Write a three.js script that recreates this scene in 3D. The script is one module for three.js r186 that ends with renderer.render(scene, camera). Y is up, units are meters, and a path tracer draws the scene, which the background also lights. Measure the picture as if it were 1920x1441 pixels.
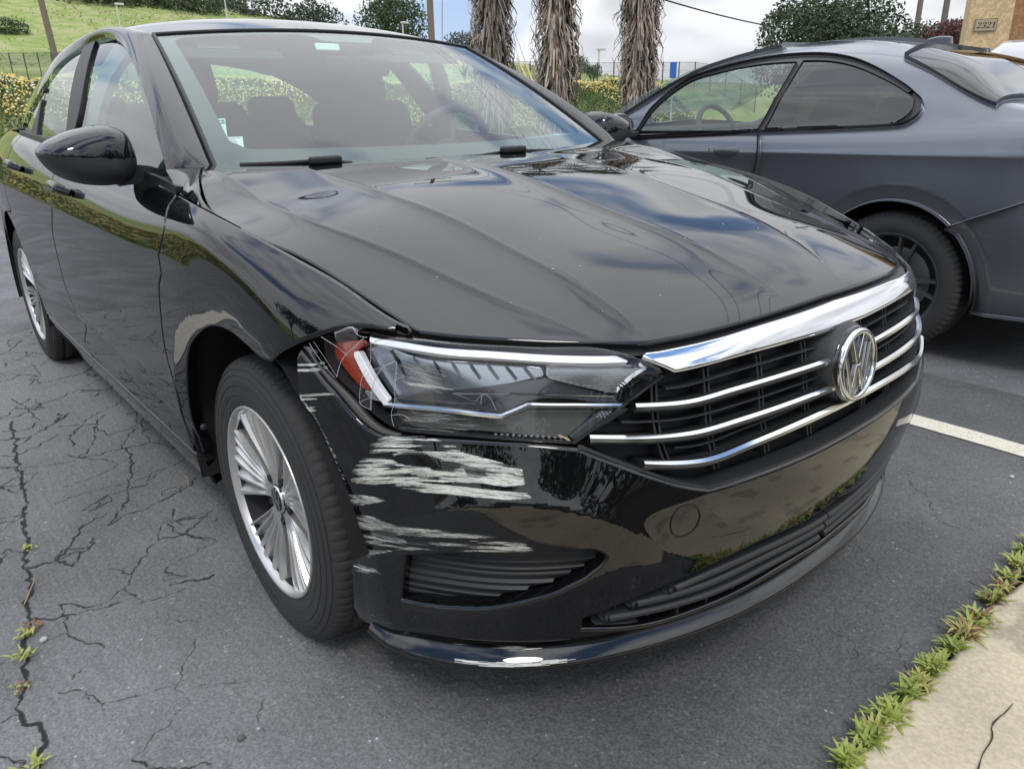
import * as THREE from 'three';
import { mergeGeometries, mergeVertices } from 'three/addons/utils/BufferGeometryUtils.js';
import { RoundedBoxGeometry } from 'three/addons/geometries/RoundedBoxGeometry.js';

// ---------------------------------------------------------------- camera
// world = frame of the black sedan: origin on the ground under its front axle, x to its left, y up, z to its nose
const scene = new THREE.Scene();
const CAM = { C: [-1.379019, 1.132127, 1.472647], f: 1414.0799, cx: 960, cy: 720.5,
  R: [[0.76252742, -0.01624098, 0.64675201], [-0.23705629, -0.93717118, 0.25595798], [0.60196034, -0.34849161, -0.71846875]] };
const camera = new THREE.PerspectiveCamera(2 * Math.atan(CAM.cy / CAM.f) * 180 / Math.PI, 4 / 3, 0.05, 900);
{
  const [r, d, f] = CAM.R;
  const m = new THREE.Matrix4().makeBasis(new THREE.Vector3(...r), new THREE.Vector3(-d[0], -d[1], -d[2]), new THREE.Vector3(-f[0], -f[1], -f[2]));
  camera.position.set(...CAM.C); camera.quaternion.setFromRotationMatrix(m).normalize();
}
scene.add(camera);
const renderer = new THREE.WebGLRenderer({ antialias: true });
renderer.toneMapping = THREE.LinearToneMapping;
renderer.toneMappingExposure = 1.12;
renderer.shadowMap.enabled = true;

// ---------------------------------------------------------------- random and noise
function rng(seed) { let s = seed >>> 0; return () => { s = (s + 0x6D2B79F5) >>> 0; let t = s; t = Math.imul(t ^ (t >>> 15), t | 1); t ^= t + Math.imul(t ^ (t >>> 7), t | 61); return ((t ^ (t >>> 14)) >>> 0) / 4294967296; }; }
function hash3(x, y, z) { let h = (Math.imul(x, 374761393) + Math.imul(y, 668265263) + Math.imul(z, 2147483647 - 1274126177)) | 0; h = Math.imul(h ^ (h >>> 13), 1274126177); return ((h ^ (h >>> 16)) >>> 0) / 4294967296; }
const fade = t => t * t * t * (t * (t * 6 - 15) + 10), lerp = (a, b, t) => a + (b - a) * t, clamp = (x, a = 0, b = 1) => Math.min(b, Math.max(a, x));
const sstep = (a, b, x) => { const t = clamp((x - a) / (b - a)); return t * t * (3 - 2 * t); };
function noise3(x, y, z) {
  const xi = Math.floor(x), yi = Math.floor(y), zi = Math.floor(z), u = fade(x - xi), v = fade(y - yi), w = fade(z - zi);
  const h = (a, b, c) => hash3(xi + a, yi + b, zi + c);
  return lerp(lerp(lerp(h(0, 0, 0), h(1, 0, 0), u), lerp(h(0, 1, 0), h(1, 1, 0), u), v), lerp(lerp(h(0, 0, 1), h(1, 0, 1), u), lerp(h(0, 1, 1), h(1, 1, 1), u), v), w);
}
function fbm(x, y, z, n = 5, g = 0.5) { let a = 1, s = 0, t = 0; for (let i = 0; i < n; i++) { s += a * noise3(x, y, z); t += a; a *= g; x *= 2.03; y *= 2.03; z *= 2.03; } return s / t; }

// ---------------------------------------------------------------- sky: broken bright cloud with small blue gaps
const SUN_DIR = new THREE.Vector3(-0.35, 0.80, 0.48).normalize();
{
  const W = 1024, H = 512, data = new Float32Array(W * H * 4);
  for (let j = 0; j < H; j++) for (let i = 0; i < W; i++) {
    const th = (i + 0.5) / W * 2 * Math.PI - Math.PI, el = ((j + 0.5) / H - 0.5) * Math.PI;
    // direction in the convention of EquirectangularReflectionMapping
    const dy = Math.sin(el), c = Math.cos(el), dx = Math.cos(th) * c, dz = Math.sin(th) * c;
    const k = 1 / (Math.max(dy, 0) + 0.22), px = dx * k, pz = dz * k;
    const w1 = fbm(px * 0.9 + 7.3, pz * 0.9 + 2.1, 1.5, 3) - 0.5, w2 = fbm(px * 0.9 + 1.7, pz * 0.9 + 9.4, 4.5, 3) - 0.5;
    const a = fbm(px * 1.05 + w1 * 1.6 + 3, pz * 1.05 + w2 * 1.6 + 5, 0.3, 6, 0.52);
    const b = fbm(px * 2.3 + w2 * 2 + 13, pz * 2.3 + w1 * 2 + 1, 7.3, 5, 0.55);
    const cover = sstep(0.245, 0.385, a);                 // 1 = cloud
    const thick = sstep(0.44, 0.70, 0.62 * a + 0.38 * b);
    const lum = lerp(0.84, 0.50, thick) * lerp(0.90, 1.10, b) * (1 + 1.35 * Math.max(dy, 0)); // an overcast sky is brighter overhead
    const blue = [0.20, 0.36, 0.70], pale = [0.62, 0.74, 0.90], hz = Math.exp(-Math.max(dy, 0) * 5);
    const o = (j * W + i) * 4;
    for (let q = 0; q < 3; q++) {
      const clear = lerp(blue[q], pale[q], hz), cl = lum * [0.965, 0.99, 1.035][q];
      data[o + q] = lerp(clear, cl, cover);
    }
    data[o + 3] = 1;
  }
  const sky = new THREE.DataTexture(data, W, H, THREE.RGBAFormat, THREE.FloatType);
  sky.mapping = THREE.EquirectangularReflectionMapping; sky.magFilter = THREE.LinearFilter; sky.minFilter = THREE.LinearFilter; sky.wrapS = THREE.RepeatWrapping; sky.needsUpdate = true;
  scene.background = sky; scene.environment = sky;
}
const sun = new THREE.DirectionalLight(new THREE.Color(1, 0.96, 0.9), 1.2);
sun.position.copy(SUN_DIR).multiplyScalar(30); sun.castShadow = true; sun.shadow.radius = 24;
Object.assign(sun.shadow.camera, { left: -12, right: 12, top: 12, bottom: -12, near: 1, far: 80 });
sun.shadow.mapSize.set(2048, 2048);
scene.add(sun); scene.add(sun.target);

// ---------------------------------------------------------------- small maths
const vadd = (a, b) => [a[0] + b[0], a[1] + b[1], a[2] + b[2]], vsub = (a, b) => [a[0] - b[0], a[1] - b[1], a[2] - b[2]], vmul = (a, s) => [a[0] * s, a[1] * s, a[2] * s];
const vdot = (a, b) => a[0] * b[0] + a[1] * b[1] + a[2] * b[2], vcross = (a, b) => [a[1] * b[2] - a[2] * b[1], a[2] * b[0] - a[0] * b[2], a[0] * b[1] - a[1] * b[0]];
const vlen = a => Math.hypot(a[0], a[1], a[2]), vnorm = a => vmul(a, 1 / (vlen(a) || 1)), vmix = (a, b, t) => [lerp(a[0], b[0], t), lerp(a[1], b[1], t), lerp(a[2], b[2], t)];
// natural cubic spline through (xs, ys)
function spl(xs, ys) {
  const n = xs.length, m = new Float64Array(n), c = new Float64Array(n), d = new Float64Array(n);
  for (let i = 1; i < n - 1; i++) {
    const h0 = xs[i] - xs[i - 1], h1 = xs[i + 1] - xs[i], r = 6 * ((ys[i + 1] - ys[i]) / h1 - (ys[i] - ys[i - 1]) / h0), w = 2 * (h0 + h1) - h0 * c[i - 1];
    c[i] = h1 / w; d[i] = (r - h0 * d[i - 1]) / w;
  }
  for (let i = n - 2; i > 0; i--) m[i] = d[i] - c[i] * m[i + 1];
  return x => {
    let i = 0; if (x >= xs[n - 1]) i = n - 2; else while (i < n - 2 && x > xs[i + 1]) i++;
    const h = xs[i + 1] - xs[i], t = (x - xs[i]) / h;
    if (t < 0) return ys[0] + (x - xs[0]) * ((ys[1] - ys[0]) / h - h / 6 * m[1]);
    if (t > 1) return ys[n - 1] + (x - xs[n - 1]) * ((ys[n - 1] - ys[n - 2]) / h + h / 6 * m[n - 2]);
    const a = 1 - t; return a * ys[i] + t * ys[i + 1] + h * h / 6 * ((a * a * a - a) * m[i] + (t * t * t - t) * m[i + 1]);
  };
}
const lin = (xs, ys) => x => { const n = xs.length; if (x <= xs[0]) return ys[0]; for (let i = 1; i < n; i++) if (x <= xs[i]) return lerp(ys[i - 1], ys[i], (x - xs[i - 1]) / (xs[i] - xs[i - 1])); return ys[n - 1]; };
const cardinal = xs => xs.map((_, i) => spl(xs, xs.map((__, j) => +(i === j))));
// tensor product of natural splines; P[row][station] = [x,y,z]
function tensor(us, vs, P) {
  const A = cardinal(us), B = cardinal(vs);
  return (u, v) => {
    const b = B.map(f => f(v)), r = [0, 0, 0];
    for (let k = 0; k < us.length; k++) { const a = A[k](u); if (Math.abs(a) < 1e-9) continue; for (let j = 0; j < vs.length; j++) { const w = a * b[j], p = P[j][k]; r[0] += w * p[0]; r[1] += w * p[1]; r[2] += w * p[2]; } }
    return r;
  };
}
// a table of an expensive patch, read back with smooth (Catmull-Rom) interpolation
function tabulate(S, u0, u1, nu, v0, v1, nv) {
  const W = nu + 3, T = new Float64Array(W * (nv + 3) * 3), hu = (u1 - u0) / nu, hv = (v1 - v0) / nv;
  for (let j = -1; j <= nv + 1; j++) for (let i = -1; i <= nu + 1; i++) { const p = S(u0 + i * hu, v0 + j * hv); T.set(p, ((j + 1) * W + i + 1) * 3); }
  const w4 = t => [((-t + 2) * t - 1) * t / 2, ((3 * t - 5) * t * t + 2) / 2, ((-3 * t + 4) * t + 1) * t / 2, (t - 1) * t * t / 2];
  return (u, v) => {
    const fu = clamp((u - u0) / hu, 0, nu - 1e-6), fv = clamp((v - v0) / hv, 0, nv - 1e-6), i = Math.floor(fu), j = Math.floor(fv), a = w4(fu - i), b = w4(fv - j), r = [0, 0, 0];
    for (let q = 0; q < 4; q++) for (let p = 0; p < 4; p++) { const w = a[p] * b[q], o = ((j + q) * W + i + p) * 3; r[0] += w * T[o]; r[1] += w * T[o + 1]; r[2] += w * T[o + 2]; }
    return r;
  };
}
// frame of a patch: point and outward normal (sgn picks the side)
function frame(S, u, v, sgn = 1, e = 1.5e-3) {
  const p = S(u, v), a = vsub(S(u + e, v), S(u - e, v)), b = vsub(S(u, v + e), S(u, v - e)), n = vmul(vnorm(vcross(a, b)), sgn);
  return { p, n, a: vnorm(a), b: vnorm(b) };
}
const offsetPatch = (S, d, sgn) => (u, v) => { const f = frame(S, u, v, sgn); return vadd(f.p, vmul(f.n, typeof d === 'function' ? d(u, v) : d)); };

// ---------------------------------------------------------------- photo pixels to directions and surface points
function pixelDir(px, py) { const a = (px - CAM.cx) / CAM.f, b = (py - CAM.cy) / CAM.f, R = CAM.R; return vnorm([a * R[0][0] + b * R[1][0] + R[2][0], a * R[0][1] + b * R[1][1] + R[2][1], a * R[0][2] + b * R[1][2] + R[2][2]]); }
function onPlane(px, py, axis, c) { const d = pixelDir(px, py), t = (c - CAM.C[axis]) / d[axis]; return vadd(CAM.C, vmul(d, t)); }
const onGround = (px, py, y = 0) => onPlane(px, py, 1, y);
function project(p) { const q = vsub(p, CAM.C), R = CAM.R, z = vdot(R[2], q); return [CAM.cx + CAM.f * vdot(R[0], q) / z, CAM.cy + CAM.f * vdot(R[1], q) / z, z]; }
// searcher: finds (u,v) on patch S under a photo pixel
function seeker(S, u0, u1, nu, v0, v1, nv) {
  const W = nu + 1, G = [];
  for (let j = 0; j <= nv; j++) for (let i = 0; i <= nu; i++) { const u = lerp(u0, u1, i / nu), v = lerp(v0, v1, j / nv), p = S(u, v); G.push([u, v, ...project(p)]); }
  return (px, py) => {
    let best = null, near = [1e9, 0, 0];
    const tri = (a, b, c) => {
      const d = (b[2] - a[2]) * (c[3] - a[3]) - (c[2] - a[2]) * (b[3] - a[3]); if (Math.abs(d) < 1e-9) return;
      const s = ((px - a[2]) * (c[3] - a[3]) - (c[2] - a[2]) * (py - a[3])) / d, t = ((b[2] - a[2]) * (py - a[3]) - (px - a[2]) * (b[3] - a[3])) / d;
      if (s < -1e-3 || t < -1e-3 || s + t > 1.001) return;
      const z = a[4] + s * (b[4] - a[4]) + t * (c[4] - a[4]); if (z < 0.05 || (best && best[2] < z)) return;
      best = [a[0] + s * (b[0] - a[0]) + t * (c[0] - a[0]), a[1] + s * (b[1] - a[1]) + t * (c[1] - a[1]), z];
    };
    for (let j = 0; j < nv; j++) for (let i = 0; i < nu; i++) { const a = G[j * W + i], b = G[j * W + i + 1], c = G[(j + 1) * W + i], d = G[(j + 1) * W + i + 1]; tri(a, b, c); tri(b, d, c); }
    if (!best) for (const g of G) { const e = Math.hypot(g[2] - px, g[3] - py); if (e < near[0]) near = [e, g[0], g[1]]; }
    let [u, v] = best || [near[1], near[2]];
    for (let it = 0; it < 6; it++) {
      const e = 1e-3, q = project(S(u, v)), a = project(S(u + e, v)), b = project(S(u, v + e));
      const ax = (a[0] - q[0]) / e, ay = (a[1] - q[1]) / e, bx = (b[0] - q[0]) / e, by = (b[1] - q[1]) / e, d = ax * by - bx * ay; if (Math.abs(d) < 1e-3) break;
      const rx = px - q[0], ry = py - q[1]; let du = (rx * by - bx * ry) / d, dv = (ax * ry - rx * ay) / d; const m = Math.max(Math.abs(du), Math.abs(dv)); if (m > 0.03) { du *= 0.03 / m; dv *= 0.03 / m; }
      u = clamp(u + du, u0, u1); v = clamp(v + dv, v0, v1);
    }
    return [u, v];
  };
}
// smooth a traced line: Catmull-Rom through its points; a point [x,y,1] is a corner
function smooth(pts, step = 0.01, closed = false) {
  const n = pts.length, out = [];
  const P = i => pts[closed ? (i + n) % n : clamp(i, 0, n - 1)];
  for (let i = 0; i < (closed ? n : n - 1); i++) {
    const b = P(i), c = P(i + 1), a = b[2] ? [2 * b[0] - c[0], 2 * b[1] - c[1]] : P(i - 1), d = c[2] ? [2 * c[0] - b[0], 2 * c[1] - b[1]] : P(i + 2);
    const L = Math.hypot(c[0] - b[0], c[1] - b[1]), m = Math.max(1, Math.round(L / step));
    const ta = Math.hypot(b[0] - a[0], b[1] - a[1]) || L, td = Math.hypot(d[0] - c[0], d[1] - c[1]) || L;
    for (let k = 0; k < m; k++) {
      const t = k / m, h00 = 2 * t ** 3 - 3 * t * t + 1, h10 = t ** 3 - 2 * t * t + t, h01 = -2 * t ** 3 + 3 * t * t, h11 = t ** 3 - t * t;
      const r = [];
      for (let q = 0; q < 2; q++) { const m0 = ((c[q] - b[q]) / L * ta + (b[q] - a[q]) / ta * L) / (ta + L) * L, m1 = ((d[q] - c[q]) / td * L + (c[q] - b[q]) / L * td) / (td + L) * L; r.push(h00 * b[q] + h10 * m0 + h01 * c[q] + h11 * m1); }
      out.push(r);
    }
  }
  if (!closed) out.push([pts[n - 1][0], pts[n - 1][1]]);
  return out;
}
const inside = (P, x, y) => { let r = false; for (let i = 0, j = P.length - 1; i < P.length; j = i++) { const a = P[i], b = P[j]; if ((a[1] > y) !== (b[1] > y) && x < (b[0] - a[0]) * (y - a[1]) / (b[1] - a[1]) + a[0]) r = !r; } return r; };
function segDist(P, x, y) { let m = 1e9, gx = 0, gy = 0; for (let i = 0, j = P.length - 1; i < P.length; j = i++) { const a = P[j], b = P[i], dx = b[0] - a[0], dy = b[1] - a[1], l = dx * dx + dy * dy || 1e-12, t = clamp(((x - a[0]) * dx + (y - a[1]) * dy) / l), ex = x - a[0] - t * dx, ey = y - a[1] - t * dy, d = ex * ex + ey * ey; if (d < m) { m = d; gx = ex; gy = ey; } } m = Math.sqrt(m); return [m, gx, gy]; }

// a panel cut from a patch: polygon (and holes) in (u,v), rolled edges, turned-in rim
function panel(S, poly, { holes = [], step = 0.008, stepV = 0, bevel = 0.003, bevelW = 0.004, rim = 0.012, sgn = 1, off = 0 } = {}) {
  let a0 = 1e9, a1 = -1e9, b0 = 1e9, b1 = -1e9; for (const p of poly) { a0 = Math.min(a0, p[0]); a1 = Math.max(a1, p[0]); b0 = Math.min(b0, p[1]); b1 = Math.max(b1, p[1]); }
  stepV = stepV || step; a0 -= step * 0.37; a1 += step * 0.37; b0 -= stepV * 0.37; b1 += stepV * 0.37;
  const nu = Math.max(2, Math.ceil((a1 - a0) / step)), nv = Math.max(2, Math.ceil((b1 - b0) / stepV)), W = nu + 1, all = [poly, ...holes], lev = bevel > 0 ? bevelW : 0;
  const f = (u, v) => { let m = 1e9; for (const P of all) m = Math.min(m, segDist(P, u, v)[0]); return (inside(poly, u, v) && !holes.some(h => inside(h, u, v)) ? m : -m) - lev; };
  const D = new Float64Array(W * (nv + 1)), U = i => lerp(a0, a1, i / nu), V = j => lerp(b0, b1, j / nv), eps = 1e-6;
  for (let j = 0; j <= nv; j++) for (let i = 0; i <= nu; i++) { const d = f(U(i), V(j)); D[j * W + i] = Math.abs(d) < eps ? (d < 0 ? -eps : eps) : d; }
  const pos = [], nor = [], uvs = [], raw = [], idx = [], key = new Map();
  const put = (p, n, u, v) => { pos.push(...p); nor.push(...n); raw.push(u, v); uvs.push(u, v); return pos.length / 3 - 1; };
  const vert = (u, v) => { const fr = frame(S, u, v, sgn); return put(vadd(fr.p, vmul(fr.n, off)), fr.n, u, v); };
  const node = (i, j) => { const k = j * W + i; if (!key.has(k)) key.set(k, vert(U(i), V(j))); return key.get(k); };
  const cross = (i, j, k, l) => { const A = j * W + i, B = l * W + k, id = A < B ? A + '_' + B : B + '_' + A; if (!key.has(id)) { const t = D[A] / (D[A] - D[B]); key.set(id, vert(lerp(U(i), U(k), t), lerp(V(j), V(l), t))); } return key.get(id); };
  const edges = [];
  const tri = T => {
    const inn = T.map(([i, j]) => D[j * W + i] > 0), n = inn.filter(Boolean).length; if (!n) return;
    const out = [], cut = [];
    for (let q = 0; q < 3; q++) { const A = T[q], B = T[(q + 1) % 3]; if (inn[q]) out.push(node(...A)); if (inn[q] !== inn[(q + 1) % 3]) { const c = cross(...A, ...B); out.push(c); cut.push(c); if (inn[q]) cut.first = c; } }
    for (let q = 1; q < out.length - 1; q++) idx.push(out[0], out[q], out[q + 1]);
    if (cut.length === 2) edges.push(cut.first === cut[0] ? [cut[0], cut[1]] : [cut[1], cut[0]]);
  };
  for (let j = 0; j < nv; j++) for (let i = 0; i < nu; i++) { if ((i + j) & 1) { tri([[i, j], [i + 1, j], [i + 1, j + 1]]); tri([[i, j], [i + 1, j + 1], [i, j + 1]]); } else { tri([[i, j], [i + 1, j], [i, j + 1]]); tri([[i + 1, j], [i + 1, j + 1], [i, j + 1]]); } }
  // border strips: from the level line out to the outline, rolling over, then straight in
  const K = lev > 0 ? 4 : 0, chain = new Map();
  const strip = a => {
    if (chain.has(a)) return chain.get(a);
    const u = raw[a * 2], v = raw[a * 2 + 1], fr = frame(S, u, v, sgn); let m = 1e9, gx = 0, gy = 0; for (const P of all) { const s = segDist(P, u, v); if (s[0] < m) [m, gx, gy] = s; }
    if (m < 1e-7) { const e = 1e-4; gx = f(u + e, v) - f(u - e, v); gy = f(u, v + e) - f(u, v - e); const L = Math.hypot(gx, gy) || 1; gx /= L; gy /= L; } else if (lev === 0) { gx = -gx; gy = -gy; }
    let o = vadd(vmul(fr.a, -gx), vmul(fr.b, -gy)); o = vsub(o, vmul(fr.n, vdot(o, fr.n))); o = vnorm(o);
    const list = [a]; let last = null;
    for (let k = 1; k <= K; k++) { const t = k / K * Math.PI / 2, w = Math.sin(t), uu = u - gx * w, vv = v - gy * w, q = vadd(S(uu, vv), vmul(fr.n, off - bevel * (1 - Math.cos(t)))); list.push(put(q, vnorm(vadd(vmul(fr.n, Math.cos(t)), vmul(o, Math.sin(t)))), uu, vv)); last = q; }
    if (rim > 0) { const p = last || [pos[a * 3], pos[a * 3 + 1], pos[a * 3 + 2]], uu = raw[list[list.length - 1] * 2], vv = raw[list[list.length - 1] * 2 + 1]; list.push(put(p, o, uu, vv)); list.push(put(vadd(p, vmul(fr.n, -rim)), o, uu, vv)); }
    chain.set(a, list); return list;
  };
  if (K || rim > 0) for (const [a, b] of edges) {
    const A = strip(a), B = strip(b);
    for (let k = 0; k < A.length - 1; k++) { if (rim > 0 && k === A.length - 3) continue; idx.push(A[k], A[k + 1], B[k + 1], A[k], B[k + 1], B[k]); }
  }
  // one winding for all: by the stored normals
  const P = k => [pos[k * 3], pos[k * 3 + 1], pos[k * 3 + 2]], N = k => [nor[k * 3], nor[k * 3 + 1], nor[k * 3 + 2]];
  for (let q = 0; q < idx.length; q += 3) { const [a, b, c] = [idx[q], idx[q + 1], idx[q + 2]]; if (vdot(vcross(vsub(P(b), P(a)), vsub(P(c), P(a))), vadd(vadd(N(a), N(b)), N(c))) < 0) { idx[q + 1] = c; idx[q + 2] = b; } }
  return geo(pos, nor, uvs, idx);
}
function geo(pos, nor, uvs, idx) {
  const g = new THREE.BufferGeometry(); g.setAttribute('position', new THREE.Float32BufferAttribute(pos, 3));
  g.setAttribute('uv', new THREE.Float32BufferAttribute(uvs, 2)); g.setIndex(idx);
  if (nor) g.setAttribute('normal', new THREE.Float32BufferAttribute(nor, 3)); else g.computeVertexNormals();
  return g;
}
function mirrorX(g) {
  const m = g.clone(), p = m.attributes.position, n = m.attributes.normal, ix = m.index.array.slice();
  for (let i = 0; i < p.count; i++) { p.setX(i, -p.getX(i)); n.setX(i, -n.getX(i)); }
  for (let i = 0; i < ix.length; i += 3) { const t = ix[i + 1]; ix[i + 1] = ix[i + 2]; ix[i + 2] = t; }
  m.setIndex([...ix]); return m;
}
const both = g => mergeGeometries([g, mirrorX(g)]);
// open grid of a patch
function sheet(S, u0, u1, nu, v0, v1, nv, sgn = 1) {
  const pos = [], nor = [], uvs = [], idx = [], W = nu + 1;
  for (let j = 0; j <= nv; j++) for (let i = 0; i <= nu; i++) { const u = lerp(u0, u1, i / nu), v = lerp(v0, v1, j / nv), f = frame(S, u, v, sgn, 1e-3); pos.push(...f.p); nor.push(...f.n); uvs.push(u, v); }
  for (let j = 0; j < nv; j++) for (let i = 0; i < nu; i++) { const a = j * W + i; if (sgn > 0) idx.push(a, a + 1, a + W + 1, a, a + W + 1, a + W); else idx.push(a, a + W + 1, a + 1, a, a + W, a + W + 1); }
  return geo(pos, nor, uvs, idx);
}
// bar: a cross-section (closed list of [a,b]) carried along 3D points; frames are given or made from an up vector
function sweep(path, section, { up = [0, 1, 0], ups = null, closed = false, caps = true, scale = null, crease = true } = {}) {
  const n = path.length, m = section.length, rings = [];
  for (let i = 0; i < n; i++) {
    const a = path[closed ? (i - 1 + n) % n : Math.max(0, i - 1)], b = path[closed ? (i + 1) % n : Math.min(n - 1, i + 1)], t = vnorm(vsub(b, a)), w0 = ups ? ups[i] : up, w = vlen(vcross(t, w0)) < 0.02 ? [1, 0, 0.02] : w0;
    const s = vnorm(vcross(t, w)), k = vnorm(vcross(s, t)), q = scale ? scale(i / (n - 1)) : 1;
    rings.push(section.map(([x, y]) => vadd(path[i], vadd(vmul(s, x * q), vmul(k, y * q)))));
  }
  const pos = [], uvs = [], idx = [];
  const quad = (a, b, c, d, u0, u1, v0, v1) => { const s = pos.length / 3; pos.push(...a, ...b, ...c, ...d); uvs.push(u0, v0, u1, v0, u1, v1, u0, v1); idx.push(s, s + 1, s + 2, s, s + 2, s + 3); };
  let g;
  if (crease) {
    for (let i = 0; i < (closed ? n : n - 1); i++) for (let j = 0; j < m; j++) { const A = rings[i], B = rings[(i + 1) % n], k = (j + 1) % m; quad(A[j], B[j], B[k], A[k], i / n, (i + 1) / n, j / m, (j + 1) / m); }
    g = geo(pos, null, uvs, idx);
    g = smoothAlong(g, rings, closed);
  } else {
    for (const [i, r] of rings.entries()) for (const [j, p] of r.entries()) { pos.push(...p); uvs.push(i / n, j / m); }
    for (let i = 0; i < (closed ? n : n - 1); i++) for (let j = 0; j < m; j++) { const k = (j + 1) % m, I = (i + 1) % n; idx.push(i * m + j, I * m + j, I * m + k, i * m + j, I * m + k, i * m + k); }
    g = geo(pos, null, uvs, idx);
  }
  if (!caps || closed) return g;
  const cap = (r, flip) => { const c = vmul(r.reduce(vadd, [0, 0, 0]), 1 / m), p = [], ix = [], u = []; p.push(...c); u.push(0, 0); r.forEach(q => { p.push(...q); u.push(0, 0); }); for (let j = 0; j < m; j++) { const a = 1 + j, b = 1 + (j + 1) % m; ix.push(0, ...(flip ? [a, b] : [b, a])); } return geo(p, null, u, ix); };
  return mergeGeometries([g, cap(rings[0], true), cap(rings[n - 1], false)]);
}
function smoothAlong(g, rings, closed) { // normals: sharp across the section, smooth along the path
  const n = rings.length, m = rings[0].length, N = g.attributes.normal; let q = 0;
  const fn = (i, j) => { const i2 = closed ? (i + 1) % n : i + 1, A = rings[i], B = rings[i2], k = (j + 1) % m; return vnorm(vcross(vsub(B[j], A[j]), vsub(B[k], A[j]))); };
  const L = closed ? n : n - 1;
  for (let i = 0; i < L; i++) for (let j = 0; j < m; j++) {
    const c = fn(i, j), p = closed || i > 0 ? fn((i - 1 + L) % L, j) : c, x = closed || i < L - 1 ? fn((i + 1) % L, j) : c;
    const a = vdot(c, p) > 0.8 ? vnorm(vadd(c, p)) : c, b = vdot(c, x) > 0.8 ? vnorm(vadd(c, x)) : c;
    N.setXYZ(q++, ...a); N.setXYZ(q++, ...b); N.setXYZ(q++, ...b); N.setXYZ(q++, ...a);
  }
  return g;
}
function circle(n, r, ry = r, a0 = 0) { return Array.from({ length: n }, (_, i) => { const a = a0 + i / n * 2 * Math.PI; return [r * Math.cos(a), ry * Math.sin(a)]; }); }
function tube(path, r, n = 8, opt = {}) { return sweep(path, circle(n, r), { crease: false, ...opt }); }
function box(w, h, d, x = 0, y = 0, z = 0, r = 0.004) { const k = Math.min(r, w * 0.45, h * 0.45, d * 0.45), g = r > 0 ? new RoundedBoxGeometry(w, h, d, 2, k) : new THREE.BoxGeometry(w, h, d); g.translate(x, y, z); return g.index ? g : mergeVertices(g); }
const clean = g => { const o = new THREE.BufferGeometry(); for (const k of ['position', 'normal', 'uv']) o.setAttribute(k, g.attributes[k] || new THREE.Float32BufferAttribute(new Float32Array(g.attributes.position.count * 2), 2)); o.setIndex(g.index || [...Array(g.attributes.position.count).keys()]); return o; };
const merge = l => mergeGeometries(l.flat(9).map(clean));
// ---------------------------------------------------------------- things and parts
const taken = new Map();
const numbered = n => { const k = taken.get(n) || 0; taken.set(n, k + 1); return k ? `${n}_${String(k).padStart(3, '0')}` : n; };
function shadows(o) { o.traverse(m => { if (m.isMesh) { m.castShadow = true; m.receiveShadow = true; } }); }
function tag(o, label, category, group) { o.userData = { label, category, ...(group ? { group } : {}) }; return o; }
function thing(name, label, category, pos = [0, 0, 0], turn = 0, group) { const o = new THREE.Group(); o.name = numbered(name); o.position.set(...pos); o.rotation.y = turn; tag(o, label, category, group); scene.add(o); return o; }
function part(parent, name, g, m, label) { const o = new THREE.Mesh(Array.isArray(g) ? merge(g) : g, m); o.name = name; if (label) o.userData.label = label; o.castShadow = o.receiveShadow = true; parent.add(o); return o; }
function single(name, g, m, label, category, group) { const o = new THREE.Mesh(Array.isArray(g) ? merge(g) : g, m); o.name = numbered(name); tag(o, label, category, group); o.castShadow = o.receiveShadow = true; scene.add(o); return o; }
function structure(name, g, m, label) { const o = new THREE.Mesh(Array.isArray(g) ? merge(g) : g, m); o.name = name; o.userData = { kind: 'structure', ...(label ? { label } : {}) }; o.castShadow = o.receiveShadow = true; scene.add(o); return o; }
const std = (r, g, b, rough = 0.6, metal = 0, extra = {}) => { const m = new THREE.MeshStandardMaterial({ roughness: rough, metalness: metal, side: THREE.DoubleSide, ...extra }); m.color.setRGB(r, g, b); return m; };
const phys = (r, g, b, o = {}) => { const m = new THREE.MeshPhysicalMaterial({ side: THREE.DoubleSide, ...o }); m.color.setRGB(r, g, b); return m; };
function canvasTex(w, h, draw, { srgb = true, repeat = null } = {}) { const c = document.createElement('canvas'); c.width = w; c.height = h; draw(c.getContext('2d'), w, h); const t = new THREE.CanvasTexture(c); t.colorSpace = srgb ? THREE.SRGBColorSpace : THREE.NoColorSpace; t.wrapS = t.wrapT = THREE.RepeatWrapping; if (repeat) t.repeat.set(...repeat); t.anisotropy = 8; return t; }
function dataTex(w, h, f, { srgb = false } = {}) { const d = new Uint8Array(w * h * 4); for (let j = 0; j < h; j++) for (let i = 0; i < w; i++) { const c = f(i / w, j / h, i, j), o = (j * w + i) * 4; for (let q = 0; q < 3; q++) d[o + q] = clamp(Array.isArray(c) ? c[q] : c) * 255; d[o + 3] = 255; } const t = new THREE.DataTexture(d, w, h); t.wrapS = t.wrapT = THREE.RepeatWrapping; t.magFilter = THREE.LinearFilter; t.minFilter = THREE.LinearMipmapLinearFilter; t.generateMipmaps = true; t.colorSpace = srgb ? THREE.SRGBColorSpace : THREE.NoColorSpace; t.needsUpdate = true; return t; }

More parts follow.
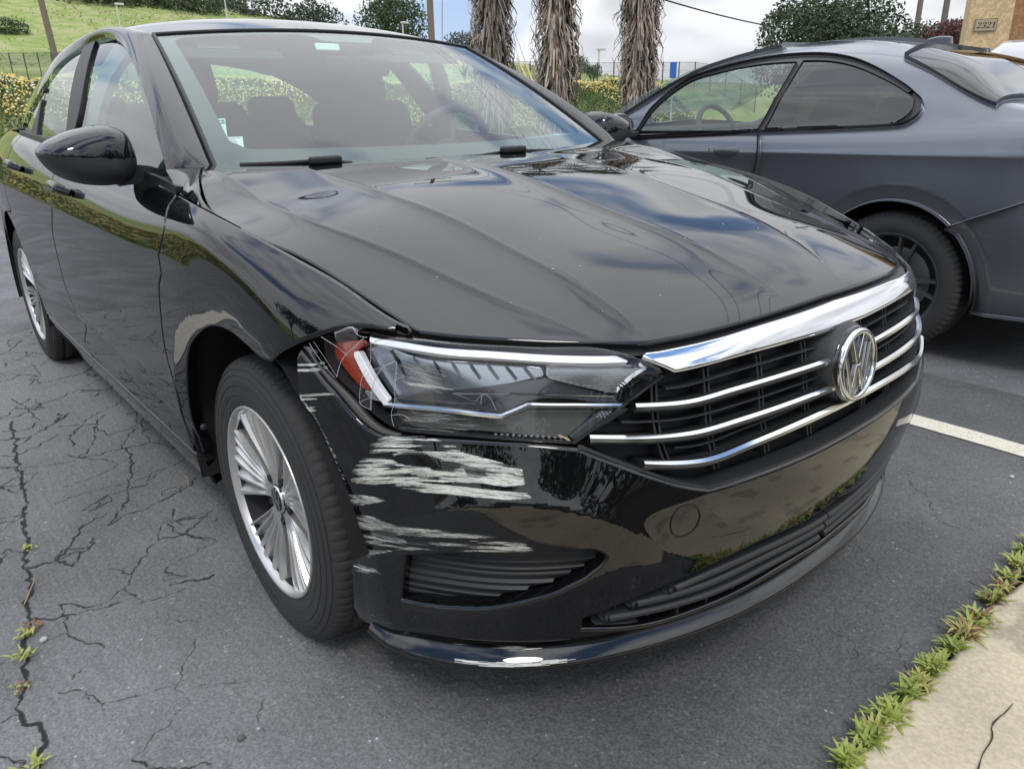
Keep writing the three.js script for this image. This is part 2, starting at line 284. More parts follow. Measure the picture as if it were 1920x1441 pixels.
// ================================================================ ground: asphalt, painted lines, concrete walk
const G0 = [-2.4, 2.0, -3.34, 1.06]; // x0, x1, z0, z1 of the closely drawn asphalt
{
  const S = 2048, X = x => (x - G0[0]) / (G0[1] - G0[0]) * S, Z = z => (z - G0[2]) / (G0[3] - G0[2]) * S, R = rng(21);
  const col = new Float32Array(S * S), hgt = new Float32Array(S * S);
  for (let j = 0; j < S; j++) for (let i = 0; i < S; i++) {
    const x = lerp(G0[0], G0[1], i / S), z = lerp(G0[2], G0[3], j / S);
    const big = fbm(x * 0.9 + 4, z * 0.9, 0.5, 2), mid = fbm(x * 5 + 1, z * 5, 3.5, 2), h1 = hash3(i, j, 5), h2 = noise3(i / 1.7, j / 1.7, 1.7), h3 = noise3(i / 6, j / 6, 9.1);
    const worn = sstep(-0.45, -1.05, x + 0.4 * (big - 0.5) + 0.12 * (z - 0.2)) ; // greyer, older surface on the aisle side
    let c = lerp(0.335, 0.440, worn) + (big - 0.5) * 0.13 + (mid - 0.5) * 0.085 + (h2 - 0.5) * 0.13 + (h1 - 0.5) * 0.07;
    // brushed sealer marks run along the bays
    c += (noise3(x * 160 + 0.6 * z, z * 6, 2.2) - 0.5) * 0.025;
    if (h3 > 0.80 && h2 > 0.66) c += 0.07 * (h3 - 0.8) / 0.2;
    col[j * S + i] = c; hgt[j * S + i] = 0.55 + (h2 - 0.5) * 0.35 + (h3 - 0.5) * 0.3 + (h1 - 0.5) * 0.12;
  }
  const stamp = (x, z, r, f) => { const ci = X(x), cj = Z(z), q = Math.ceil(r); for (let j = Math.floor(cj - q); j <= cj + q; j++) for (let i = Math.floor(ci - q); i <= ci + q; i++) { if (i < 0 || j < 0 || i >= S || j >= S) continue; const d = Math.hypot(i - ci, j - cj) / r; if (d < 1) f(j * S + i, d); } };
  // stone chips
  for (let k = 0; k < 5200; k++) { const x = lerp(G0[0], G0[1], R()), z = lerp(G0[2], G0[3], R()), b = 0.08 + 0.30 * R() ** 3, r = 0.8 + 1.1 * R(); stamp(x, z, r, (o, d) => { col[o] = lerp(col[o], col[o] + b, 1 - d * d); hgt[o] += 0.1; }); }
  const crack = (pts, w, depth = 0.75) => { for (let k = 1; k < pts.length; k++) { const a = pts[k - 1], b = pts[k], L = Math.hypot(b[0] - a[0], b[1] - a[1]), n = Math.ceil(L / 0.0016); for (let i = 0; i < n; i++) { const t = i / n, n1 = (fbm(lerp(a[0], b[0], t) * 38, lerp(a[1], b[1], t) * 38, 1.1, 3) - 0.5) * 0.030, n2 = (fbm(lerp(a[0], b[0], t) * 38, lerp(a[1], b[1], t) * 38, 6.1, 3) - 0.5) * 0.030; const x = lerp(a[0], b[0], t) + n1, z = lerp(a[1], b[1], t) + n2, ww = w * 0.66 * (0.2 + 1.3 * noise3(x * 42, z * 42, 4.4)); stamp(x, z, ww, (o, d) => { const q = depth * (1 - d * d); col[o] = lerp(col[o], 0.115, q); hgt[o] = Math.min(hgt[o], lerp(hgt[o], 0.05, q)); }); } } };
  const traced = [
    [[[20, 790], [35, 880], [45, 950], [48, 1010], [46, 1060], [55, 1100], [50, 1150], [48, 1200], [40, 1260], [45, 1300], [38, 1345], [75, 1365], [80, 1400], [62, 1441]], 4.2],
    [[[0, 853], [25, 855], [60, 840], [110, 815]], 2.6], [[[25, 855], [35, 880]], 2.6], [[[20, 745], [50, 765], [70, 790], [55, 805], [30, 808], [0, 810]], 2.4], [[[50, 765], [100, 750], [145, 730], [180, 715], [205, 705], [210, 690]], 2.2], [[[245, 735], [215, 760], [190, 770], [150, 795], [110, 800]], 2.4],
    [[[180, 800], [178, 820], [160, 850], [130, 865]], 2.4], [[[255, 800], [240, 820], [228, 835], [240, 850], [248, 870], [245, 890], [240, 920], [230, 945], [215, 970], [195, 985]], 3.0], [[[275, 780], [250, 800], [205, 815], [180, 800]], 2.2], [[[195, 985], [240, 965], [280, 950], [340, 920], [368, 895]], 2.6],
    [[[0, 1030], [48, 1035]], 2], [[[46, 1060], [75, 1060], [120, 1040], [135, 1010], [150, 990], [175, 975], [195, 962]], 3.2], [[[60, 1065], [130, 1040], [160, 1035]], 1.8], [[[55, 1160], [75, 1160], [130, 1155], [190, 1140], [225, 1127]], 2.2], [[[320, 1095], [370, 1085], [405, 1075]], 3.4], [[[320, 955], [325, 975], [345, 985]], 2.0], [[[0, 1350], [38, 1345]], 1.6],
    [[[130, 865], [60, 875], [35, 880]], 2.0], [[[100, 945], [150, 925], [240, 905], [300, 880]], 1.8], [[[0, 700], [40, 690], [90, 680], [140, 668]], 2.0], [[[70, 720], [75, 700], [60, 680], [20, 672], [0, 676]], 1.8], [[[0, 640], [50, 632], [120, 645]], 1.6], [[[1700, 900], [1740, 935], [1755, 975], [1800, 990]], 1.5], [[[1810, 1085], [1840, 1100], [1870, 1112]], 1.6], [[[1580, 1000], [1620, 1030], [1650, 1075]], 1.0], [[[1560, 1180], [1600, 1205], [1590, 1235]], 0.9], [[[1700, 1180], [1680, 1220], [1700, 1260]], 1.0]];
  for (const [p, w] of traced) crack(p.map(q => { const g = onGround(q[0], q[1]); return [g[0], g[2]]; }), w);
  // net of finer cracks on the old surface
  const pts = []; for (let k = 0; k < 520; k++) { const x = lerp(-2.0, -0.5, R()), z = lerp(G0[2], 0.35, R() ** 1.25); if (z > -0.45 && x > -0.95) continue; pts.push([x, z]); }
  for (let a = 0; a < pts.length; a++) { const near = pts.map((p, b) => [Math.hypot(p[0] - pts[a][0], p[1] - pts[a][1]), b]).sort((x, y) => x[0] - y[0]).slice(1, 4); for (const [d, b] of near) if (b > a && d < 0.42 && R() < 0.8) crack([pts[a], pts[b]], (z0 => lerp(2.0, 0.9, sstep(-1.0, 0.2, z0)))(pts[a][1]) * (0.8 + 0.9 * R()), 0.74); }
  // pale tyre scuffs in front of the wheel, and worn-through patches
  const scuff = (a, b, n, spread, k) => { const A = onGround(...a), B = onGround(...b), dx = B[0] - A[0], dz = B[2] - A[2], L = Math.hypot(dx, dz); for (let i = 0; i < n; i++) { const s = (R() - 0.5) * spread, t0 = R() * 0.8, t1 = t0 + 0.05 + R() * 0.2, ox = -dz / L * s, oz = dx / L * s, m = Math.ceil((t1 - t0) * L / 0.0015); for (let q = 0; q < m; q++) { const t = lerp(t0, t1, q / m); stamp(A[0] + dx * t + ox, A[2] + dz * t + oz, 0.9, (o, d) => { if (hgt[o] > 0.5) col[o] += k * (1 - d) * (0.4 + 0.6 * R()); }); } } };
  scuff([395, 1330], [660, 1180], 70, 0.16, 0.045); scuff([300, 1441], [520, 1330], 26, 0.18, 0.035); scuff([580, 1280], [700, 1210], 26, 0.07, 0.04);
  for (const [px, py, r] of [[350, 1388, 18], [440, 1372, 10], [875, 1292, 9], [1595, 1205, 10], [1540, 1130, 9], [1700, 1200, 22], [1565, 1375, 20], [780, 1372, 8], [905, 1290, 12], [490, 1374, 8]]) { const g = onGround(px, py); for (let k = 0; k < r * 14; k++) { const a = R() * 6.283, q = Math.sqrt(R()) * r * 0.0017; stamp(g[0] + q * Math.cos(a) * 1.3, g[2] + q * Math.sin(a), 0.8 + R(), (o, d) => { col[o] = lerp(col[o], 0.40, 0.35 * (1 - d)); hgt[o] -= 0.05; }); } }
  const mk = (a, f, srgb) => dataTex(S, S, (u, v, i, j) => f(a[(S - 1 - j) * S + i]), { srgb });
  const map = mk(col, c => [c * 1.004, c, c * 1.002], true), bump = mk(hgt, h => h, false);
  for (const t of [map, bump]) t.wrapS = t.wrapT = THREE.ClampToEdgeWrapping;
  const plane = (x0, x1, z0, z1, y, sc) => geo([x0, y, z1, x1, y, z1, x1, y, z0, x0, y, z0], null, sc ? [x0 / sc, -z1 / sc, x1 / sc, -z1 / sc, x1 / sc, -z0 / sc, x0 / sc, -z0 / sc] : [0, 0, 1, 0, 1, 1, 0, 1], [0, 1, 2, 0, 2, 3]);
  const near = std(1, 1, 1, 0.86, 0, { map, bumpMap: bump, bumpScale: 0.004 });
  structure('asphalt', plane(G0[0], G0[1], G0[2], G0[3], 0), near);
  // the rest of the car park: the same surface, repeated
  const T = 1024, tile = dataTex(T, T, (u, v, i, j) => { const w = (f, s, o) => { const x = i / T * f, y = j / T * f; return noise3((x % f), (y % f), o); }; const h2 = hash3(i >> 1, j >> 1, 3), h1 = hash3(i, j, 5), a = 2 * Math.PI * u, b = 2 * Math.PI * v, m = fbm(2 * Math.cos(a) + 5, 2 * Math.sin(a) + 2 * Math.cos(b), 2 * Math.sin(b) + 3, 4); const c = 0.40 + (m - 0.5) * 0.14 + (h2 - 0.5) * 0.07 + (h1 - 0.5) * 0.06 + (hash3(i >> 2, j >> 2, 8) > 0.985 ? 0.12 : 0); return [c, c * 0.995, c * 1.012]; }, { srgb: true });
  const rest = std(1, 1, 1, 0.88, 0, { map: tile });
  structure('asphalt_beyond', [plane(-60, G0[0], -21, 1.06, -0.0005, 2.3), plane(G0[1], 60, -21, 1.06, -0.0005, 2.3), plane(G0[0], G0[1], -21, G0[2], -0.0005, 2.3)], rest);
  const soil = std(0.07, 0.075, 0.04, 0.95); structure('ground', (() => { const g = new THREE.CircleGeometry(700, 48); g.rotateX(-Math.PI / 2); g.translate(0, -0.06, 0); return g; })(), soil);
  // white bay lines: worn paint, broken along the edges
  const lineMap = canvasTex(256, 2048, (c, w, h) => { c.fillStyle = '#d6cfbd'; c.fillRect(0, 0, w, h); for (let k = 0; k < 5200; k++) { const v = 150 + R() * 70; c.fillStyle = `rgba(${v},${v * 0.97},${v * 0.9},0.5)`; c.fillRect(R() * w, R() * h, 2 + R() * 9, 2 + R() * 6); } c.strokeStyle = 'rgba(95,88,74,0.55)'; for (let k = 0; k < 260; k++) { c.lineWidth = 0.8 + R(); c.beginPath(); let x = R() * w, y = R() * h; c.moveTo(x, y); for (let q = 0; q < 6; q++) { x += (R() - 0.5) * 36; y += (R() - 0.5) * 30; c.lineTo(x, y); } c.stroke(); } c.fillStyle = '#3a3936'; for (let k = 0; k < 120; k++) { c.beginPath(); c.ellipse(R() * w, R() * h, 1 + R() * 4, 1 + R() * 3, 0, 0, 7); c.fill(); } });
  const lineM = std(1, 1, 1, 0.8, 0, { map: lineMap });
  const bayLine = (x0, x1, z0, z1) => { const n = 160, pos = [], uv = [], idx = []; for (let i = 0; i <= n; i++) { const z = lerp(z0, z1, i / n), a = (fbm(z * 14, x0, 1, 3) - 0.5) * 0.010, b = (fbm(z * 14, x1, 5, 3) - 0.5) * 0.010; pos.push(x0 + a, 0.004, z, x1 + b, 0.004, z); uv.push(0, z / 0.9, 1, z / 0.9); if (i < n) { const q = 2 * i; idx.push(q, q + 2, q + 3, q, q + 3, q + 1); } } return geo(pos, null, uv, idx); };
  structure('bay_line', bayLine(1.378, 1.482, -4.6, 1.0), lineM); structure('bay_line_001', bayLine(-1.62, -1.52, -2.4, -0.5), lineM); structure('bay_line_002', bayLine(4.25, 4.35, -4.6, 1.0), lineM);
  // concrete walk with a crumbled edge
  const cn = 1024, cmap = dataTex(cn, cn, (u, v, i, j) => { const x = u * 3.2, z = v * 3.2, a = fbm(x * 2, z * 2, 1, 4), b = noise3(i / 2, j / 2, 3), d = hash3(i, j, 2), e = fbm(x * 9, z * 9, 7, 3); let c = 0.745 + (a - 0.5) * 0.20 + (b - 0.5) * 0.09 + (d - 0.5) * 0.05 - 0.10 * sstep(0.60, 0.75, e); return [c, c * 0.935, c * 0.80]; }, { srgb: true });
  const cg = (() => { const n = 260, x0 = -6, x1 = 12, pos = [], uv = [], idx = [], row = 4; for (let i = 0; i <= n; i++) { const x = lerp(x0, x1, i / n), e = 1.068 + (fbm(x * 5, 2, 3, 4) - 0.5) * 0.055 + (fbm(x * 30, 7, 3, 2) - 0.5) * 0.02; const P = [[e, -0.02], [e + 0.004, 0.010], [e + 0.02, 0.018], [1.95, 0.020]]; for (const [z, y] of P) { pos.push(x, y, z); uv.push(x / 3.2, z / 3.2); } if (i < n) for (let q = 0; q < row - 1; q++) { const a = i * row + q; idx.push(a, a + 1, a + row + 1, a, a + row + 1, a + row); } } return geo(pos, null, uv, idx); })();
  structure('concrete_walk', cg, std(1, 1, 1, 0.9, 0, { map: cmap }));
  structure('planting_bed', plane(-14, 14, 1.93, 6.5, -0.004), std(0.035, 0.028, 0.02, 1));
  const crackG = pts => { const P = pts.map(p => onGround(p[0], p[1], 0.0205)), f = sp3(P), out = []; for (let i = 0; i <= 40; i++) { const q = f(i / 40); out.push([q[0] + (fbm(q[0] * 60, q[2] * 60, 2, 2) - 0.5) * 0.012, 0.0213, q[2]]); } return sweep(out, [[-0.0011, -0.0006], [-0.0011, 0.0002], [0.0011, 0.0002], [0.0011, -0.0006]], { scale: t => 0.5 + noise3(t * 9, 1, 1) }); };
  structure('walk_crack', [crackG([[1899, 1320], [1880, 1340], [1862, 1358], [1860, 1385], [1845, 1410], [1835, 1441]])], std(0.05, 0.045, 0.035, 1));
}

// ================================================================ black sedan
const M = {};
M.paint = phys(0.0035, 0.0037, 0.0046, { roughness: 0.022, metalness: 0, ior: 1.62 });
M.paintRough = std(0.012, 0.012, 0.013, 0.55);
M.plastic = std(0.026, 0.027, 0.029, 0.52);
M.plasticDark = std(0.008, 0.008, 0.009, 0.6);
M.rubber = std(0.029, 0.0285, 0.028, 0.75);
M.seal = std(0.008, 0.008, 0.0085, 0.45);
M.liner = std(0.006, 0.006, 0.0065, 0.9);
M.chrome = std(0.82, 0.83, 0.85, 0.05, 1);
M.chromeSatin = std(0.70, 0.71, 0.72, 0.14, 1);
M.glass = phys(0.74, 0.92, 0.88, { roughness: 0.015, transmission: 1, thickness: 0, ior: 1.78 });
M.glassDark = phys(0.28, 0.33, 0.33, { roughness: 0.02, transmission: 1, thickness: 0, ior: 1.52 });
M.frit = std(0.012, 0.013, 0.015, 0.22);
M.mirrorGlass = std(0.8, 0.82, 0.85, 0.02, 1);

// body shell: stations from the middle of the nose round the corner and back along the side; rows from lip to shoulder
const BODY_V = [0.175, 0.235, 0.32, 0.42, 0.52, 0.62, 0.70, 0.765, 0.80];
const BODY_K = []; // [u, rows of [w, y, z]]
{
  const front = (u, w, zs, top, dw = []) => { const ys = [0.175, 0.225, 0.31, 0.41, 0.51, 0.61, 0.69]; BODY_K.push([u, [...ys.map((y, i) => [w + (dw[i] || 0), y, zs[i]]), [top[0] + 0.008, top[1] - 0.016, top[2] + 0.022], top]]); };
  front(0, 0, [0.790, 0.825, 0.848, 0.862, 0.862, 0.850, 0.832], [0, 0.775, 0.782]);
  BODY_K[0][1][7][0] = 0;
  front(0.25, 0.25, [0.772, 0.808, 0.832, 0.848, 0.848, 0.835, 0.816], [0.25, 0.773, 0.770]);
  front(0.457, 0.45, [0.718, 0.754, 0.781, 0.802, 0.807, 0.788, 0.768], [0.45, 0.762, 0.724]);
  front(0.622, 0.60, [0.650, 0.682, 0.708, 0.732, 0.742, 0.712, 0.684], [0.60, 0.772, 0.625]);
  front(0.747, 0.70, [0.570, 0.602, 0.630, 0.656, 0.668, 0.632, 0.602], [0.69, 0.783, 0.540]);
  front(0.877, 0.78, [0.472, 0.502, 0.528, 0.553, 0.564, 0.532, 0.508], [0.753, 0.804, 0.450], [-0.012, 0, 0, 0, 0, 0, 0]);
  front(1.00, 0.838, [0.385, 0.403, 0.420, 0.434, 0.442, 0.424, 0.406], [0.774, 0.837, 0.355], [-0.022, -0.006, 0, 0, 0, 0, 0]);
  BODY_K[6][1][7] = [0.815, 0.806, 0.378]; BODY_K[5][1][7] = [0.775, 0.777, 0.485];
  const side = (u, z, w, y, sh, top) => BODY_K.push([u, [...w.map((a, i) => [a, y[i], z]), [...sh, z], [...top, z]]]);
  side(1.225, 0.22, [0.828, 0.853, 0.870, 0.880, 0.886, 0.888, 0.880], [0.175, 0.235, 0.32, 0.42, 0.53, 0.64, 0.755], [0.846, 0.848], [0.803, 0.878]);
  side(1.445, 0.00, [0.832, 0.860, 0.876, 0.886, 0.892, 0.894, 0.888], [0.18, 0.24, 0.33, 0.44, 0.55, 0.67, 0.79], [0.866, 0.895], [0.832, 0.922]);
  side(1.645, -0.20, [0.836, 0.863, 0.879, 0.889, 0.894, 0.896, 0.891], [0.18, 0.25, 0.34, 0.45, 0.57, 0.69, 0.81], [0.866, 0.915], [0.835, 0.945]);
  side(1.895, -0.45, [0.838, 0.864, 0.880, 0.890, 0.895, 0.897, 0.891], [0.185, 0.255, 0.35, 0.46, 0.58, 0.70, 0.82], [0.856, 0.924], [0.812, 0.962]);
  side(2.445, -1.00, [0.838, 0.864, 0.880, 0.890, 0.895, 0.898, 0.892], [0.185, 0.255, 0.35, 0.46, 0.58, 0.70, 0.83], [0.853, 0.938], [0.804, 0.985]);
  side(3.045, -1.60, [0.838, 0.864, 0.880, 0.890, 0.895, 0.898, 0.892], [0.185, 0.255, 0.35, 0.46, 0.58, 0.70, 0.84], [0.848, 0.960], [0.798, 1.012]);
  side(3.645, -2.20, [0.838, 0.864, 0.880, 0.890, 0.895, 0.897, 0.890], [0.19, 0.26, 0.35, 0.46, 0.58, 0.71, 0.85], [0.838, 0.985], [0.788, 1.037]);
  side(4.145, -2.70, [0.83, 0.858, 0.874, 0.884, 0.889, 0.890, 0.880], [0.20, 0.27, 0.36, 0.47, 0.59, 0.72, 0.86], [0.818, 1.003], [0.765, 1.050]);
  side(4.645, -3.20, [0.79, 0.82, 0.84, 0.852, 0.857, 0.856, 0.842], [0.24, 0.30, 0.39, 0.49, 0.61, 0.74, 0.88], [0.77, 1.015], [0.715, 1.055]);
  side(5.00, -3.52, [0.69, 0.72, 0.745, 0.76, 0.765, 0.762, 0.745], [0.28, 0.33, 0.41, 0.51, 0.63, 0.76, 0.89], [0.675, 1.02], [0.63, 1.055]);
  BODY_K.push([5.36, [0.30, 0.35, 0.42, 0.52, 0.64, 0.77, 0.90, 1.02, 1.05].map((y, i) => [0.42, y, [-3.66, -3.69, -3.71, -3.72, -3.72, -3.72, -3.73, -3.74, -3.70][i]])]);
  BODY_K.push([5.78, [0.30, 0.35, 0.42, 0.52, 0.64, 0.77, 0.90, 1.02, 1.05].map((y, i) => [0, y, [-3.70, -3.73, -3.75, -3.76, -3.76, -3.76, -3.77, -3.78, -3.74][i]])]);
}
const bodyRaw = (() => {
  const us = [], P = BODY_V.map(() => []);
  for (const [u, rows] of BODY_K.slice(1, 4).reverse()) { us.push(-u); rows.forEach((r, j) => P[j].push([r[0], r[1], r[2]])); }
  for (const [u, rows] of BODY_K) { us.push(u); rows.forEach((r, j) => P[j].push([-r[0], r[1], r[2]])); }
  return tabulate(tensor(us, BODY_V, P), -0.3, 5.78, 300, 0.165, 0.805, 80);
})();
const WHEEL_Y = 0.319, WHEEL_Z = [0, -2.688], WHEEL_R = 0.327;
// relief laid over the plain shell: shoulder crease, wheel-arch lips, a fold in the lower doors
function bodyRelief(u, p) {
  const y = p[1], z = p[2]; let d = 0;
  const yc = lin([-3.4, -1.4, -0.35, 0.3], [0.862, 0.842, 0.826, 0.80])(z), A = 0.0075 * sstep(0.12, -0.25, z) * sstep(-3.4, -2.9, z);
  if (A > 0) { const t = (y - yc); d += A * Math.exp(-Math.sqrt(t * t + 4e-6) / (t > 0 ? 0.045 : 0.06)); }
  const yl = lin([-1.6, -0.84, -0.4], [0.47, 0.425, 0.355])(z), B = 0.006 * sstep(-0.28, -0.45, z) * sstep(-2.35, -2.1, z);
  if (B > 0) { const t = y - yl; d -= B * Math.exp(-Math.sqrt(t * t + 9e-6) / 0.05); }
  if (u > 0.93) for (const [i, zc] of WHEEL_Z.entries()) { const r = Math.hypot(z - zc, y - WHEEL_Y) - (i ? 0.425 : 0.447); d -= 0.011 * clamp(-r / 0.06) * (r < 0 ? 1 : 0); }
  return d;
}
const bodyS = (u, v) => {
  const a = Math.abs(u), p = bodyRaw(a, v);
  if (a > 0.9) p[0] -= bodyRelief(a, p);
  if (u < 0) p[0] = -p[0];
  return p;
};
const seekBody = seeker(bodyS, -1.0, 4.6, 330, 0.17, 0.803, 50), seekSide = seeker(bodyS, 0.75, 4.6, 220, 0.17, 0.803, 60);
const bodyTrace = (pts, step = 0.012, closed = true, seek = seekSide) => smooth(pts.map(p => { const q = seek(p[0], p[1]); return p[2] ? [...q, 1] : q; }), step, closed);
// body point by (z, y): for cuts given in metres
function bodyZY(z, y) { let lo = 0.95, hi = 4.7; for (let i = 0; i < 40; i++) { const m = (lo + hi) / 2; bodyRaw(m, 0.5)[2] > z ? lo = m : hi = m; } const u = (lo + hi) / 2; let a = 0.17, b = 0.803; for (let i = 0; i < 40; i++) { const m = (a + b) / 2; bodyRaw(u, m)[1] < y ? a = m : b = m; } return [u, (a + b) / 2]; }

// bonnet: height over (x, z), with six pressed lines
const hoodC = spl([-0.60, -0.33, -0.10, 0.11, 0.36, 0.557, 0.687, 0.745, 0.80], [1.000, 0.999, 0.990, 0.967, 0.917, 0.872, 0.821, 0.789, 0.752]);
const hoodK = spl([-0.60, -0.40, -0.30, -0.14, 0, 0.2, 0.48, 0.72], [-0.01, 0.0, 0.02, 0.064, 0.076, 0.104, 0.178, 0.193]);
const hoodLines = [ // |x| of each pressed line along z, fall, width, fade at both ends
  { x: spl([-0.3, -0.1, 0.11, 0.36, 0.557, 0.75], [0.145, 0.151, 0.161, 0.155, 0.137, 0.109]), h: 0.0065, w: 0.020, a: -0.33, b: -0.22, c: 0.60, d: 0.77 },
  { x: spl([-0.35, -0.2, 0.067, 0.231, 0.428, 0.604, 0.72], [0.53, 0.516, 0.502, 0.474, 0.457, 0.447, 0.452]), h: 0.0080, w: 0.021, a: -0.35, b: -0.1, c: 0.60, d: 0.76 },
  { x: spl([-0.45, -0.185, 0.085, 0.283, 0.55, 0.674], [0.735, 0.724, 0.706, 0.637, 0.564, 0.517]), h: 0.0080, w: 0.024, a: -0.46, b: -0.35, c: 0.50, d: 0.70 },
];
function hoodY(x, z) {
  const a = Math.abs(x); let y = hoodC(z) - hoodK(z) * x * x;
  for (const l of hoodLines) { const f = sstep(l.a, l.b, z) * sstep(l.d, l.c, z); if (f <= 0) continue; const t = a - l.x(z), s = (t + Math.sqrt(t * t + 2.5e-6)) / 2; y -= l.h * f * (1 - Math.exp(-s / l.w)) * Math.exp(-s * 1.2) - 0.0007 * f * Math.exp(-((t / 0.007) ** 2)); }
  return y;
}
const hoodS = (u, v) => [-u, hoodY(u, v), v];
const seekHood = seeker(hoodS, -0.86, 0.86, 120, -0.62, 0.82, 120);
const hoodTrace = (pts, step = 0.01, closed = true) => smooth(pts.map(p => { const q = seekHood(p[0], p[1]); return p[2] ? [...q, 1] : q; }), step, closed);

// windscreen, roof and the glass of the sides
const screenS = (u, v) => { // u -1..1 to the right of the car, v 0..1 upwards
  const a = u * u, s = 4 * v * (1 - v);
  const w = lerp(0.700, 0.590, v), y = lerp(lerp(0.985, 1.375, v) + 0.020 * s, lerp(0.985, 1.346, v) + 0.014 * s, a), z = lerp(lerp(-0.30, -1.09, v) + 0.012 * s, lerp(-0.452, -1.127, v) + 0.010 * s, a);
  return [-u * w, y, z];
};
const roofC = spl([-3.2, -2.9, -2.5, -2.1, -1.7, -1.35, -1.09], [1.335, 1.382, 1.425, 1.448, 1.452, 1.428, 1.378]);
const roofE = spl([-3.2, -2.9, -2.5, -2.1, -1.7, -1.35, -1.127], [1.275, 1.315, 1.355, 1.382, 1.392, 1.379, 1.349]);
const roofW = spl([-3.2, -2.9, -2.5, -2.1, -1.7, -1.35, -1.09], [0.53, 0.545, 0.562, 0.574, 0.583, 0.588, 0.592]);
const roofS = (u, v) => { const a = u * u; return [-u * roofW(v - 0.035 * a * sstep(-1.4, -1.05, v)), lerp(roofC(v), roofE(v), a * (0.72 + 0.28 * a)), v - 0.037 * a * sstep(-1.5, -1.09, v)]; };
// side glass: width by height, slightly barrelled
const glassW = spl([0.95, 1.02, 1.10, 1.20, 1.29, 1.35, 1.40, 1.43], [0.812, 0.790, 0.760, 0.716, 0.668, 0.628, 0.588, 0.56]);
const glassS = (u, v) => [-(glassW(v) - 0.012 * sstep(-1.6, -3.2, u) - 0.02 * sstep(-2.4, -3.3, u)), v, u];
const seekGlass = seeker(glassS, -3.5, -0.4, 160, 0.95, 1.42, 60);
const glassTrace = (pts, step = 0.012, closed = true) => smooth(pts.map(p => { const q = seekGlass(p[0], p[1]); return p[2] ? [...q, 1] : q; }), step, closed);
const car = thing('sedan', 'black sedan with a scraped front bumper and cracked headlight', 'car');
const flipU = P => P.map(p => [-p[0], p[1]]);
const halfToFull = P => [...P, ...P.slice().reverse().filter(p => Math.abs(p[0]) > 1e-4).map(p => [-p[0], p[1]])];
const toCentre = P => { // clip an open traced line where it crosses u = 0
  const out = []; for (let i = 0; i < P.length; i++) { if (P[i][0] >= 0) out.push(P[i]); const b = P[i + 1]; if (b && (P[i][0] >= 0) !== (b[0] >= 0)) { const t = P[i][0] / (P[i][0] - b[0]); out.push([0, lerp(P[i][1], b[1], t)]); } } return out; };

// ---- bonnet
const SHUT = [[783, 622, 1], [707, 573], [640, 528], [560, 480], [483, 447], [433, 420], [400, 400], [387, 380], [377, 347], [375, 328], [388, 308, 1]];
const hoodFront = toCentre(hoodTrace([[1600, 534], [1545, 556], [1484, 577], [1380, 608], [1277, 633], [1217, 644, 1], [1140, 643], [973, 638], [853, 630], [783, 622, 1]], 0.01, false));
const hoodShut = hoodTrace(SHUT, 0.01, false), hoodRear = [[0.60, -0.452], [0.395, -0.383], [0.2, -0.335], [0, -0.325]];
const bonnet = part(car, 'bonnet', panel(hoodS, halfToFull([...hoodFront, ...hoodShut.slice(1), ...hoodRear]), { step: 0.0042, stepV: 0.008, rim: 0.03, bevel: 0.006, bevelW: 0.006 }), M.paint);

// ---- specks of dust and pollen stuck to the bonnet
{
  const R = rng(15), l = []; for (let i = 0; i < 70; i++) { const u = (R() - 0.5) * 1.4, v = lerp(-0.25, 0.66, R()), y = hoodY(u, v), g = new THREE.SphereGeometry(0.0008 + 0.0014 * R() * R(), 6, 4); g.scale(1 + R(), 0.3, 1); g.translate(-u, y + 0.0002, v); l.push(g); }
  part(bonnet, 'dust_specks', merge(l), std(0.6, 0.6, 0.57, 0.9)).userData.kind = 'stuff';
}
// ---- dark strip under the bonnet's front edge, closing it to lamp and grille
const noseStrip = () => {
  const lo = toCentre(smooth([[1600, 547], [1567, 560], [1484, 590], [1380, 622], [1259, 653], [1226, 657], [1168, 658], [1140, 653], [1000, 649], [880, 643], [783, 633], [700, 622], [668, 616]].map(p => seekNose(p[0], p[1])), 0.01)), hi = [...hoodFront];
  const L = sp3(lo.filter((_, i) => i % 4 === 0 || i === lo.length - 1).map(([u, v]) => { const f = frame(bodyS, u, v, -1); return vadd(f.p, vmul(f.n, -0.010)); }));
  const e = hoodFront[hoodFront.length - 1], H = sp3([...hoodFront.filter((_, i) => i % 5 === 0), [e[0] + 0.03, e[1] - 0.06]].map(([u, v]) => [-u, hoodY(u, v) - 0.010, v - 0.012]));
  const g = sheet((u, v) => vmix(L(u), H(u), v), 0, 1, 90, 0, 1, 4, 1); for (const s of [1, -1]) part(car, 'bonnet_seal', s > 0 ? g : mirrorX(g), M.seal);
};
// ---- front wing (fender): from the bumper seam to the door
const archF = [[385, 858], [363, 797], [353, 747], [350, 708], [355, 652], [372, 627], [399, 613], [430, 623], [463, 650], [490, 673], [505, 679, 1]];
const wingEdge = bodyTrace([[507, 679, 1], [528, 660], [559, 645], [600, 630], [640, 618], [668, 613], [720, 617], [779, 623, 1]], 0.01, false);
const doorLine = bodyTrace([[315, 392, 1], [307, 433], [297, 480], [301, 503], [298, 530], [302, 597], [310, 657], [330, 730], [353, 807], [366, 840, 1]], 0.012, false);
const archLine = bodyTrace(archF, 0.01, false);
const doorTopU = doorLine[0][0] + 0.012;
const wingTop = []; { const a = wingEdge[wingEdge.length - 1][0], b = doorTopU; for (let i = 0; i <= 60; i++) wingTop.push([lerp(a + 0.002, b, i / 60), 0.7985]); }

const wingPoly = [...wingEdge, ...wingTop, [doorTopU, 0.77], ...doorLine, ...archLine];
for (const s of [1, -1]) part(car, 'front_wing', panel(bodyS, s > 0 ? wingPoly : flipU(wingPoly), { sgn: -1, step: 0.009, bevel: 0.003, bevelW: 0.005, rim: 0.02 }), M.paint);

